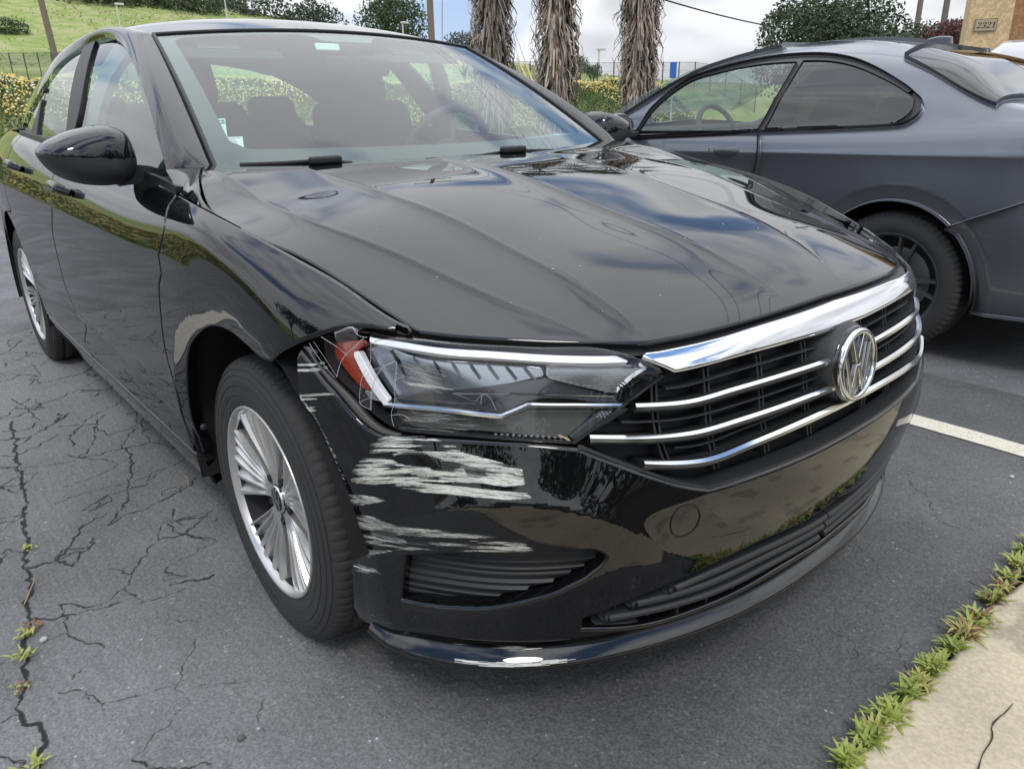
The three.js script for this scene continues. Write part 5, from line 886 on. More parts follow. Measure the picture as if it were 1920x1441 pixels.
// ---- door mirrors: painted cap above, black shell and arm below
{
  const zm = -0.70, px = [[66, 286], [74, 272], [100, 256], [150, 239], [200, 235], [226, 246], [243, 275], [250, 312], [240, 335], [213, 345], [187, 347], [133, 340], [100, 326], [78, 306]];
  const pl = px.map(p => onPlane(p[0], p[1], 2, zm)), out = smooth(pl.map(p => [p[0], p[1]]), 0.006, true), c = [0, 0]; for (const p of out) { c[0] += p[0] / out.length; c[1] += p[1] / out.length; }
  const N = out.length, K = 16, pos = [], uvs = [], cap = [], low = [], D = 0.105, rowY = x => lerp(onPlane(72, 291, 2, zm)[1], onPlane(250, 295, 2, zm)[1], clamp((x - out.reduce((a, b) => Math.min(a, b[0]), 9)) / 0.22));
  for (let k = 0; k <= K; k++) for (let i = 0; i < N; i++) { const t = k / K * Math.PI / 2, rho = Math.cos(t) ** 0.6, p = out[i]; pos.push(c[0] + (p[0] - c[0]) * rho, c[1] + (p[1] - c[1]) * rho, zm + D * Math.sin(t) ** 0.85); uvs.push(i / N, k / K); }
  for (let k = 0; k < K; k++) for (let i = 0; i < N; i++) { const a = k * N + i, b = k * N + (i + 1) % N, d = a + N, e = b + N; const y = (pos[a * 3 + 1] + pos[e * 3 + 1]) / 2, x = (pos[a * 3] + pos[e * 3]) / 2; (y > rowY(x) ? cap : low).push(a, b, e, a, e, d); }
  const full = geo(pos, null, uvs, [...cap, ...low]), gc = full.clone(), gl = full.clone(); gc.setIndex(cap); gl.setIndex(low);
  const backG = new THREE.ShapeGeometry(new THREE.Shape(out.map(p => new THREE.Vector2(c[0] + (p[0] - c[0]) * 0.97, c[1] + (p[1] - c[1]) * 0.97)))); backG.translate(0, 0, zm - 0.012);
  const bowl = (() => { const S = (u, v) => { const p = out[((Math.round(u * N) % N) + N) % N]; return [c[0] + (p[0] - c[0]) * lerp(1, 0.97, v), c[1] + (p[1] - c[1]) * lerp(1, 0.97, v), zm - 0.03 * v]; }; return sheet(S, 0, 1, N, 0, 1, 2, 1); })();
  const seam = tube(Array.from({ length: 30 }, (_, i) => { const x = lerp(out.reduce((a, b) => Math.min(a, b[0]), 9) + 0.004, out.reduce((a, b) => Math.max(a, b[0]), -9) - 0.004, i / 29), y = rowY(x), f = (x - c[0]) / 0.112; return [x, y, zm + D * Math.sqrt(Math.max(0.02, 1 - Math.min(1, f * f) * 0.97 - ((y - c[1]) / 0.07) ** 2 * 0.9)) ** 0.9]; }), 0.0018, 6);
  const armPts = [[213, 330], [250, 326], [285, 330], [312, 338]].map(p => onPlane(p[0], p[1], 2, zm + 0.01));
  const arm = sweep(sp(armPts, 12), [[-0.028, -0.02], [-0.028, 0.02], [0.028, 0.024], [0.028, -0.024]], { up: [0, 1, 0] });
  const sail = new THREE.Shape([[0, 0], [0.13, 0], [0.02, 0.10]].map(p => new THREE.Vector2(...p)));
  for (const s of [1, -1]) {
    const m = new THREE.Group(); m.name = 'door_mirror'; car.add(m); const G = g => s > 0 ? g : mirrorX(clean(g));
    part(m, 'mirror_cap', G(gc), M.paint); part(m, 'mirror_shell', G(merge([gl, bowl])), M.plastic); part(m, 'mirror_glass', G(backG), M.mirrorGlass); part(m, 'mirror_arm', G(arm), M.plastic);
  }
}
function sp(P, n) { const f = sp3(P); return Array.from({ length: n + 1 }, (_, i) => f(i / n)); }
// ---- door handles: bar bowed out over a dished recess
for (const [z, y] of [[-1.31, 0.897], [-2.17, 0.925]]) for (const s of [1, -1]) {
  const P = [], U = []; for (let i = 0; i <= 20; i++) { const t = i / 20, q = bodyZY(z - 0.105 + 0.21 * t, y + 0.006 * Math.sin(Math.PI * t)), f = frame(bodyS, ...q, -1), k = Math.min(1, Math.sin(Math.PI * t) * 2.2); P.push(vadd(f.p, vmul(f.n, 0.004 + 0.034 * k))); U.push(f.n); }
  const h = new THREE.Group(); h.name = 'door_handle'; car.add(h); const G = g => s > 0 ? g : mirrorX(g);
  part(h, 'handle_bar', G(sweep(P, [[-0.016, -0.004], [-0.013, 0.005], [0, 0.008], [0.013, 0.005], [0.016, -0.004], [0, -0.008]], { ups: U, crease: false, scale: t => 0.75 + 0.3 * Math.sin(Math.PI * t) })), M.paint);
}
// ---- cabin
{
  const trim = std(0.035, 0.036, 0.038, 0.75), cloth = std(0.050, 0.052, 0.056, 0.95), liner = std(0.42, 0.43, 0.43, 0.95), pale = std(0.20, 0.205, 0.205, 0.9);
  const inset = (S, d, sg) => offsetPatch(S, d, sg);
  part(car, 'headlining', sheet(offsetPatch(roofS, -0.03, 1), -0.96, 0.96, 30, -2.85, -1.16, 30, -1), liner);
  // dashboard: cross-section carried across
  const dash = (u, v) => { const P = [[0.955, -0.36], [0.972, -0.50], [0.975, -0.66], [0.955, -0.80], [0.90, -0.86], [0.80, -0.86], [0.62, -0.80]], f = sp3(P.map(p => [0, ...p])); const q = f(v); const hump = 0.028 * Math.exp(-(((u - 0.37) / 0.17) ** 2)) * Math.exp(-(((q[2] + 0.72) / 0.12) ** 2)); return [u, q[1] + hump - 0.02 * (u / 0.7) ** 4, q[2] - 0.10 * (u / 0.72) ** 2 * (v < 0.6 ? 1 : 0.8)]; };
  part(car, 'dashboard', sheet(dash, -0.70, 0.70, 50, 0, 1, 40, -1), trim);
  for (const s of [-1, 1]) part(car, 'inner_door', [box(0.06, 0.62, 2.2, s * 0.765, 0.66, -1.55)], trim);
  // front seats
  const cushion = (w, h, d, x, y, z, tilt, bulge) => { const g = new RoundedBoxGeometry(w, h, d, 5, Math.min(w, h, d) * 0.42); const p = g.attributes.position; for (let i = 0; i < p.count; i++) { const a = p.getX(i) / (w / 2), b = p.getY(i) / (h / 2); p.setZ(i, p.getZ(i) + bulge * Math.abs(a) ** 3 * Math.sign(1)); p.setX(i, p.getX(i) * (1 - 0.14 * Math.max(0, b))); } g.computeVertexNormals(); g.rotateX(tilt); g.translate(x, y, z); return mergeVertices(g); };
  for (const x of [-0.37, 0.37]) {
    const seat = new THREE.Group(); seat.name = 'front_seat'; car.add(seat);
    part(seat, 'backrest', cushion(0.50, 0.66, 0.14, x, 0.83, -1.56, -0.30, 0.05), cloth); part(seat, 'seat_cushion', cushion(0.50, 0.14, 0.52, x, 0.50, -1.27, 0, 0), cloth);
    part(seat, 'headrest', cushion(0.27, 0.20, 0.115, x, 1.232, -1.655, -0.16, 0.02), cloth);
    for (const d of [-0.06, 0.06]) { const g = new THREE.CylinderGeometry(0.007, 0.007, 0.12, 8); g.rotateX(-0.2); g.translate(x + d, 1.135, -1.64); part(seat, 'headrest_post', g, M.chromeSatin); }
  }
  part(car, 'rear_bench', [cushion(1.30, 0.62, 0.16, 0, 0.80, -2.52, -0.35, 0.0), cushion(1.30, 0.16, 0.52, 0, 0.50, -2.25, 0, 0)], cloth);
  for (const x of [-0.42, 0, 0.42]) part(car, 'rear_headrest', cushion(0.26, 0.15, 0.10, x, 1.115, -2.66, -0.2, 0.02), cloth);
  part(car, 'parcel_shelf', box(1.25, 0.02, 0.62, 0, 1.045, -3.02), trim);
  // centre posts and front post trims
  for (const s of [-1, 1]) { const P = [[0.745, 0.95, -1.50], [0.715, 1.10, -1.46], [0.66, 1.24, -1.41], [0.585, 1.34, -1.37]].map(p => [p[0] * s, p[1], p[2]]); part(car, 'centre_post', sweep(sp(P, 14), [[-0.05, -0.012], [-0.05, 0.012], [0.05, 0.012], [0.05, -0.012]], { up: [s, 0, 0] }), pale);
    const Q = [0.04, 0.3, 0.6, 0.97].map(v => { const f = frame(screenS, -s * 0.955, v, -1); return vadd(f.p, vmul(f.n, -0.030)); }); part(car, 'post_trim', sweep(sp(Q, 14), circle(10, 0.03, 0.018), { crease: false, up: [0, 1, 0] }), pale); }
  // steering wheel on the left
  const sw = new THREE.Group(); sw.name = 'steering_wheel'; sw.position.set(0.37, 0.955, -0.985); sw.rotation.x = 0.42 + Math.PI; car.add(sw);
  part(sw, 'wheel_rim', new THREE.TorusGeometry(0.182, 0.0155, 12, 64), trim); const hubG = new THREE.SphereGeometry(0.075, 20, 12); hubG.scale(1, 0.85, 0.45); part(sw, 'wheel_hub', hubG, trim);
  for (const a of [0, Math.PI, Math.PI / 2]) { const g = box(0.13, 0.035, 0.02, 0.12, 0, 0.005); g.rotateZ(a); part(sw, 'wheel_spoke', g, trim); }
  // inner mirror with its foot, toll tag, sun visors
  const mi = new THREE.Group(); mi.name = 'inner_mirror'; car.add(mi);
  part(mi, 'mirror_body', box(0.245, 0.062, 0.035, 0.02, 1.262, -0.985, 0.018), M.plasticDark);
  { const f = frame(screenS, 0, 0.90, -1), g = box(0.10, 0.05, 0.10, 0, 0, 0, 0.02); g.translate(...vadd(f.p, [0, -0.03, -0.03])); part(mi, 'mirror_foot', g, M.plasticDark); part(mi, 'mirror_stem', tube([vadd(f.p, [0, -0.04, -0.03]), [0.0, 1.285, -0.975]], 0.012, 8), M.plasticDark); }
  for (const x of [-0.36, 0.36]) { const g = box(0.36, 0.010, 0.16, 0, 0, 0, 0.005); g.rotateX(0.52); g.translate(x, 1.325, -1.185); const v = part(car, 'sun_visor', g, pale); const t = box(0.14, 0.002, 0.07, 0, 0, 0, 0); t.rotateX(0.52); t.translate(x - 0.02, 1.332, -1.178); part(v, 'visor_label', t, std(0.62, 0.64, 0.62, 0.6)); }
  { const f = frame(screenS, 0.145, 0.865, -1), g = box(0.085, 0.024, 0.010, 0, 0, 0, 0.003); g.rotateX(-0.46); g.translate(...vadd(f.p, vmul(f.n, -0.016))); part(car, 'toll_tag', g, std(0.72, 0.80, 0.70, 0.5)); }
  const vin = (() => { const f = frame(screenS, -0.80, 0.135, -1); const g = box(0.10, 0.002, 0.03, 0, 0, 0, 0); g.rotateX(0.1); g.translate(...vadd(f.p, [0, -0.014, -0.02])); return g; })(); part(car, 'number_plate_tag', vin, std(0.55, 0.56, 0.50, 0.6));
}

// ================================================================ grey coupe in the next bay, nose away from the camera
{
  const X0 = 2.15, XC = 3.04; // near flank and centre plane
  const coupe = thing('coupe', 'dark grey metallic two-door coupe parked beyond the black sedan', 'car');
  const paint = phys(0.135, 0.146, 0.166, { metalness: 0.7, roughness: 0.36, clearcoat: 0.9, clearcoatRoughness: 0.05 });
  const roofY = spl([-3.3, -2.7, -2.3, -2.0, -1.75, -1.5, -1.25, -1.0, -0.75, -0.45, -0.2, 0.07, 0.24, 0.34, 0.6, 0.95], [0.86, 0.94, 0.98, 1.045, 1.185, 1.310, 1.375, 1.408, 1.420, 1.397, 1.342, 1.240, 1.130, 1.095, 1.08, 1.05]);
  const beltY = spl([-3.2, -2.3, -1.6, -0.8, 0, 0.5, 0.95], [0.82, 0.94, 0.975, 0.99, 1.015, 1.025, 1.0]);
  const tum = spl([0.80, 0.95, 1.02, 1.10, 1.20, 1.28, 1.34, 1.40], [0.010, 0.035, 0.075, 0.125, 0.195, 0.260, 0.320, 0.40]);
  const vs = [0, 0.12, 0.27, 0.44, 0.58, 0.70, 0.80, 0.87, 0.97, 1.08, 1.18, 1.27, 1.45, 1.85], zs = [-3.30, -2.9, -2.5, -2.1, -1.85, -1.6, -1.35, -1.05, -0.75, -0.45, -0.2, 0.05, 0.22, 0.34, 0.52, 0.72, 0.86];
  const narrow = z => 0.10 * sstep(0.35, 1.0, z) + 0.16 * sstep(-2.3, -3.4, z);
  const P = vs.map(() => []);
  for (const z of zs) {
    const b = beltY(z), r = Math.max(roofY(z), b + 0.012), n = narrow(z), hip = -0.018 * Math.exp(-(((z + 0.04) / 0.5) ** 2)) - 0.012 * Math.exp(-(((z + 2.73) / 0.45) ** 2)), tail = 0.03 * sstep(0.45, 0.9, z);
    const rows = [[0.075 + n, 0.19], [0.022 + n, 0.30], [0.004 + hip * 0.6 + n, 0.46], [0.0 + hip + n, 0.62], [0.008 + hip + n, 0.76], [0.016 + hip * 0.4 + n, lerp(0.885, b - 0.09, 0.5)], [0.036 + n, b - 0.035], [0.066 + n * 1.1, b], ...[0.30, 0.58, 0.80, 0.92].map((f, i) => { const y = lerp(b, r, f); return [tum(y) + n * 1.3 + [0, 0.01, 0.03, 0.10][i], y]; }), [0.52 + n, lerp(b, r, 0.98)], [XC - X0, r]];
    rows.forEach(([x, y], j) => P[j].push([X0 + x, y, z + tail * (j < 6 ? 1 : 0)]));
  }
  const raw = tabulate(tensor(zs, vs, P), -3.3, 0.86, 150, 0, 1.85, 90);
  const HUB = [-0.045, 0.328], HUBF = [-2.735, 0.328];
  const S = (u, v) => {
    const p = raw(u, v), y = p[1], z = p[2]; let d = 0;
    const yc = lin([-3.2, -1.6, -0.6, 0.3, 0.9], [0.80, 0.862, 0.885, 0.905, 0.915])(z); { const t = y - yc; d += 0.012 * sstep(-3.2, -2.4, z) * Math.exp(-Math.sqrt(t * t + 5e-6) / (t > 0 ? 0.035 : 0.055)); }
    for (const h of [HUB, HUBF]) { const r = Math.hypot(z - h[0], y - h[1]) - 0.435; d -= 0.022 * clamp(-r / 0.065) * (r < 0 ? 1 : 0) + 0.0; }
    return [p[0] - (v < 0.9 ? d : 0), y, z];
  };
  const T = tabulate(S, -3.28, 0.85, 330, 0.0, 1.845, 190);
  const seek = seeker(T, -3.2, 0.84, 160, 0, 1.8, 90), tr = (pts, step = 0.015, closed = true) => smooth(pts.map(p => { const q = seek(p[0], p[1]); return p[2] ? [...q, 1] : q; }), step, closed);
  const far = g => { const m = mirrorX(g); m.translate(2 * XC, 0, 0); return m; }, two = (n, g, m) => { part(coupe, n, g, m); part(coupe, n, far(g), m); };
  // openings traced from the photograph
  const door = tr([[1187, 257, 1], [1232, 205], [1290, 160], [1350, 140], [1420, 126], [1496, 120, 1], [1460, 180], [1422, 245, 1], [1320, 251], [1250, 255]], 0.015);
  const quarter = tr([[1508, 118, 1], [1560, 119], [1610, 130], [1660, 152], [1695, 172], [1716, 192], [1712, 208], [1690, 228], [1668, 235, 1], [1560, 239], [1436, 243, 1], [1470, 180]], 0.015);
  const dlo = tr([[1180, 262, 1], [1225, 204], [1285, 156], [1350, 132], [1430, 114], [1505, 106], [1570, 108], [1620, 120], [1680, 150], [1715, 175], [1733, 198], [1722, 218], [1694, 234], [1666, 238, 1], [1560, 243], [1424, 249], [1300, 256]], 0.015);
  const hubUV = (z, y) => { let a = 0, b = 0.9; for (let i = 0; i < 30; i++) { const m = (a + b) / 2; raw(z, m)[1] < y ? a = m : b = m; } return [z, (a + b) / 2]; };
  const arch = h => Array.from({ length: 40 }, (_, i) => { const t = lerp(-0.32, Math.PI + 0.32, i / 39); return hubUV(h[0] + 0.372 * Math.cos(t), Math.max(0.20, h[1] + 0.005 + 0.372 * Math.sin(t))); });
  const A = arch(HUB), AF = arch(HUBF);
  // rear window and screen, cut from the same skin
  const rearGlass = [...tr([[1694, 109, 1], [1740, 131], [1800, 166], [1868, 199, 1]], 0.02, false), [0.262, 1.36], [0.285, 1.6], [0.29, 1.8445], [-0.235, 1.8445], [-0.24, 1.6]], screen = [[-2.0, 1.8445], [-1.98, 1.30], [-1.8, 1.26], [-1.5, 1.27], [-1.38, 1.36], [-1.33, 1.6], [-1.32, 1.8445]];
  const dooR = tr([[1424, 250], [1425, 270], [1424, 292], [1418, 318]], 0.02, false), dB = dooR[dooR.length - 1], doorCut = [...dooR, [dB[0] - 0.035, dB[1] - 0.12], [dB[0] - 0.09, 0.14], [dB[0] - 0.10, 0.10]];
  const dTop = dooR[0][1], fx = -1.86;
  const bump = tr([[1768, 427, 1], [1800, 417], [1850, 402], [1925, 378]], 0.02, false);
  const o = { sgn: -1, step: 0.016, stepV: 0.012, bevel: 0.003, bevelW: 0.004, rim: 0.02 };
  const archRear = A.filter(p => p[0] > HUB[0] - 0.6);
  const seamStart = bump[0], bEnd = [0.845, bump[bump.length - 1][1]];
  const archUp = A.filter(p => !(p[0] > HUB[0] && p[1] < seamStart[1])), archDown = A.filter(p => p[0] > HUB[0] && p[1] < seamStart[1]);
  const body = [...doorCut.map(p => [p[0] + 0.004, p[1]]), [doorCut[doorCut.length - 1][0] + 0.004, 0.02], [A[39][0] - 0.02, 0.02], ...archUp.slice().reverse(), ...bump, bEnd, [0.845, 1.84], [-1.0, 1.84], [-1.0, 1.35], [-1.6, 1.10], [-2.0, 0.86], ...bottomLine([fx - 0.12, dTop + 0.02], [dooR[0][0] + 0.004, dTop], 10)];
  const g = panel(T, body, { ...o, holes: [dlo, rearGlass.filter(p => p[1] < 1.9)] });
  two('body_side', g, paint);
  const doorPoly = [...doorCut.map(p => [p[0] - 0.004, p[1]]), [fx, 0.10], [fx - 0.03, 0.45], [fx, dTop], ...bottomLine([fx, dTop], [dooR[0][0] - 0.004, dTop], 10).slice(1, -1)];
  two('door', panel(T, doorPoly, o), paint);
  two('front_wing', panel(T, [[fx - 0.006, 0.04], [fx - 0.036, 0.45], [fx - 0.006, dTop], [fx - 0.1, 0.92], [-3.25, 0.86], [-3.25, 0.03], [AF[39][0] - 0.02, 0.03], ...AF.slice().reverse()], { ...o, step: 0.03, stepV: 0.02 }), paint);
  two('rear_bumper', panel(T, [...bump.slice().reverse().map(p => [p[0], p[1] - 0.004]), ...archDown.slice().reverse().sort((a, b) => b[1] - a[1]), [A[0][0] + 0.01, 0.07], [0.845, 0.09], [0.845, bEnd[1] - 0.004]], o), paint);
  two('front_end', sheet((u, v) => { const p = T(-3.27, v); return [lerp(p[0], XC, u), p[1], p[2] - 0.10 * Math.sin(u * 1.57)]; }, 0, 1, 8, 0.05, 0.86, 12, 1), paint);
  two('tail', sheet((u, v) => { const p = T(0.845, v); return [lerp(p[0], XC, u), p[1], p[2] + 0.10 * Math.sin(u * 1.57)]; }, 0, 1, 8, 0.05, 0.9, 12, 1), paint);
  two('bonnet', sheet((u, v) => { const p = T(lerp(-3.27, -1.86, v), 0.86); return [lerp(p[0], XC, u), p[1] + 0.05 * Math.sin(u * 1.57), p[2]]; }, 0, 1, 8, 0, 1, 12, 1), paint);
  // glass: clear in the door, dark in the quarter and the back
  const green = phys(0.52, 0.64, 0.60, { roughness: 0.02, transmission: 1, thickness: 0, ior: 1.7 }), smoke = phys(0.07, 0.07, 0.075, { roughness: 0.03, transmission: 1, thickness: 0, ior: 1.7 });
  const go = { sgn: -1, step: 0.02, bevel: 0, rim: 0, off: -0.010 };
  two('door_window', panel(T, door, go), green); two('quarter_window', panel(T, quarter, go), smoke);
  two('window_frame', panel(T, dlo.map(p => p), { ...o, step: 0.010, stepV: 0.010, holes: [door, quarter], off: -0.004, rim: 0.01 }), std(0.025, 0.026, 0.028, 0.35));
  part(coupe, 'rear_window', [panel(T, rearGlass, go), far(panel(T, rearGlass, go))], smoke); part(coupe, 'windscreen', [panel(T, screen, go), far(panel(T, screen, go))], green);
  // strip line where the glass meets the door
  // handle with its lock
  const hd = new THREE.Group(); hd.name = 'door_handle'; coupe.add(hd);
  const hp = [[1328, 281], [1345, 278], [1365, 276], [1385, 276], [1402, 278]].map(p => { const f = frame(T, ...seek(...p), -1); return [f.p, f.n]; });
  part(hd, 'handle_bar', sweep(hp.map((p, i) => vadd(p[0], vmul(p[1], [0.006, 0.030, 0.036, 0.034, 0.012][i]))), circle(12, 0.016, 0.010), { ups: hp.map(p => p[1]), crease: false }), std(0.035, 0.036, 0.04, 0.35));
  { const f = frame(T, ...seek(1389, 277), -1), c = new THREE.CylinderGeometry(0.010, 0.010, 0.006, 20); c.rotateZ(Math.PI / 2); c.translate(...vadd(f.p, vmul(f.n, 0.046))); part(hd, 'lock_cylinder', c, M.chromeSatin); }
  { const c = seek(1362, 282), ring = circle(30, 1).map(([a, b]) => [c[0] + a * 0.085, c[1] + b * 0.030]), q = panel((u, v) => { const f = frame(T, u, v, -1), e = Math.hypot((u - c[0]) / 0.085, (v - c[1]) / 0.030); return vadd(f.p, vmul(f.n, -0.02 * (1 - Math.min(1, e) ** 2) + 0.001)); }, ring, { sgn: -1, step: 0.008, bevel: 0, rim: 0 }); part(hd, 'handle_dish', q, std(0.10, 0.11, 0.125, 0.3, 0.4)); }
  // door mirror
  const mr = new THREE.Group(); mr.name = 'door_mirror'; coupe.add(mr); const mp = onPlane(1160, 236, 0, 2.03);
  const mg = new THREE.SphereGeometry(0.11, 28, 18); mg.scale(1.0, 0.62, 0.85); { const p = mg.attributes.position; for (let i = 0; i < p.count; i++) if (p.getZ(i) > 0.02) p.setZ(i, 0.02 + (p.getZ(i) - 0.02) * 0.05); mg.computeVertexNormals(); } mg.translate(mp[0], mp[1], mp[2]); part(mr, 'mirror_shell', mg, paint);
  const mgl = new THREE.CircleGeometry(0.085, 28); mgl.scale(1.0, 0.62, 1); mgl.translate(mp[0], mp[1], mp[2] + 0.026); part(mr, 'mirror_glass', mgl, M.mirrorGlass);
  part(mr, 'mirror_foot', box(0.16, 0.035, 0.06, mp[0] + 0.12, mp[1] - 0.05, mp[2] - 0.01, 0.01), M.plastic);
  // aerial fin on the roof
  const fin = new THREE.Shape(); fin.moveTo(0, 0); fin.quadraticCurveTo(0.05, 0.055, 0.13, 0.058); fin.quadraticCurveTo(0.138, 0.03, 0.155, 0); fin.lineTo(0, 0);
  const fg = new THREE.ExtrudeGeometry(fin, { depth: 0.012, bevelEnabled: true, bevelSize: 0.008, bevelThickness: 0.014, bevelSegments: 3 }); fg.rotateY(-Math.PI / 2); { fg.scale(0.7, 0.85, 1.05); fg.rotateX(0.20); const b = T(-0.43, 1.84); fg.translate(XC + 0.006, b[1] - 0.004, b[2]); } part(coupe, 'aerial_fin', mergeVertices(fg), paint);
  // wheels
  const rimM = std(0.13, 0.135, 0.145, 0.32, 0.7), lathe = (pts, n = 72) => { const q = new THREE.LatheGeometry(pts.map(p => new THREE.Vector2(...p)), n); q.rotateZ(Math.PI / 2); return q; };
  const tyreP = [[0.225, -0.098], [0.235, -0.110], [0.262, -0.114], [0.288, -0.110], [0.306, -0.102], [0.3165, -0.094], [0.3220, -0.086], [0.3230, -0.06], [0.3165, -0.058], [0.3165, -0.048], [0.3240, -0.046], [0.3245, -0.014], [0.3180, -0.012], [0.3180, 0]], TP = [...tyreP, ...tyreP.slice(0, -1).reverse().map(p => [p[0], -p[1]])];
  const N = 360, pos = [], uvs = [], idx = []; for (let i = 0; i <= N; i++) for (const [j, p] of TP.entries()) { const a = i / N * 2 * Math.PI; let r = p[0]; if (Math.abs(p[1]) > 0.059 && Math.abs(p[1]) < 0.103 && r > 0.305 && i % 5 < 1) r -= 0.006; pos.push(p[1], r * Math.sin(a), r * Math.cos(a)); uvs.push(i / N, j / TP.length); } for (let i = 0; i < N; i++) for (let j = 0; j < TP.length - 1; j++) { const a = i * TP.length + j, b = a + TP.length; idx.push(a, a + 1, b + 1, a, b + 1, b); }
  const tyre = geo(pos, null, uvs, idx), barrel = lathe([[0.226, 0.092], [0.233, 0.104], [0.229, 0.108], [0.222, 0.102], [0.212, 0.085], [0.205, 0.02], [0.200, -0.08]]), back = lathe([[0.205, 0.0], [0.02, 0.0]], 40), disc = lathe([[0.07, 0.012], [0.155, 0.012], [0.155, -0.01]], 40), hubG = lathe([[0, 0.055], [0.03, 0.055], [0.045, 0.050], [0.075, 0.048], [0.082, 0.03]], 40);
  const mk = () => { const w = new THREE.Group(); w.name = 'wheel'; part(w, 'tyre', tyre, M.rubber); part(w, 'rim', barrel, rimM); part(w, 'rim_well', back, M.plasticDark); part(w, 'brake_disc', disc, std(0.22, 0.22, 0.22, 0.4, 0.7)); part(w, 'hub', hubG, rimM);
    for (let i = 0; i < 5; i++) for (const d of [-0.17, 0.17]) { const a = i / 5 * 2 * Math.PI + d, b = i / 5 * 2 * Math.PI + d * 0.75, p = [[-0.050, 0.06 * Math.cos(b), 0.06 * Math.sin(b)], [-0.066, 0.14 * Math.cos(a), 0.14 * Math.sin(a)], [-0.094, 0.222 * Math.cos(a * 1), 0.222 * Math.sin(a)]]; part(w, 'spoke', sweep(sp(p, 8), [[-0.010, -0.014], [-0.006, 0.008], [0.006, 0.008], [0.010, -0.014]], { up: [-1, 0, 0] }), rimM); }
    part(w, 'cap', lathe([[0, 0.060], [0.028, 0.060], [0.030, 0.054]], 32), M.chromeSatin); return w; };
  const w0 = mk(); let first = true; for (const h of [HUB, HUBF]) for (const s of [-1, 1]) { const w = first ? w0 : w0.clone(); first = false; coupe.add(w); w.position.set(XC + s * (XC - X0 - 0.125), h[1] - 0.003, h[0]); if (s > 0) w.rotation.y = Math.PI; w.children.forEach(c => { if (c.name !== 'tyre') c.rotation.x = 0.33; }); }
  for (const h of [HUB, HUBF]) for (const s of [-1, 1]) part(coupe, 'arch_liner', [sheet((u, v) => { const a = lerp(-0.25, Math.PI + 0.25, u); return [XC + s * lerp(0.55, 0.875, v), h[1] + 0.01 + 0.385 * Math.sin(a), h[0] + 0.385 * Math.cos(a)]; }, 0, 1, 30, 0, 1, 4, 1), box(0.02, 0.6, 0.78, XC + s * 0.54, 0.46, h[0], 0)], M.liner);
  part(coupe, 'floor_pan', box(1.35, 0.06, 3.6, XC, 0.24, -1.3, 0), M.liner);
  // cabin
  const trim = std(0.03, 0.03, 0.032, 0.8); part(coupe, 'dashboard', box(1.35, 0.20, 0.42, XC, 0.88, -1.72, 0.06), trim); part(coupe, 'parcel_shelf', box(1.25, 0.02, 0.5, XC, 0.97, 0.28, 0.005), trim); part(coupe, 'cabin_floor', box(1.4, 0.05, 2.2, XC, 0.55, -0.8, 0), trim);
  for (const x of [-0.36, 0.36]) { const st = new THREE.Group(); st.name = 'front_seat'; coupe.add(st); const b = box(0.48, 0.64, 0.15, 0, 0, 0, 0.06); b.rotateX(0.28); b.translate(XC + x, 0.82, -0.68); part(st, 'backrest', b, trim); part(st, 'headrest', box(0.26, 0.17, 0.10, XC + x, 1.185, -0.60, 0.045), trim); part(st, 'seat_cushion', box(0.48, 0.14, 0.5, XC + x, 0.58, -0.95, 0.05), trim); }
  part(coupe, 'rear_bench', box(1.1, 0.5, 0.16, XC, 0.80, 0.02, 0.06), trim);
  const swg = new THREE.TorusGeometry(0.18, 0.016, 10, 48); swg.rotateX(-0.45); swg.translate(XC - 0.36, 0.94, -1.38); part(coupe, 'steering_wheel', swg, std(0.12, 0.12, 0.12, 0.6)); part(coupe, 'inner_mirror', box(0.23, 0.06, 0.03, XC, 1.245, -1.20, 0.012), M.plasticDark);
}
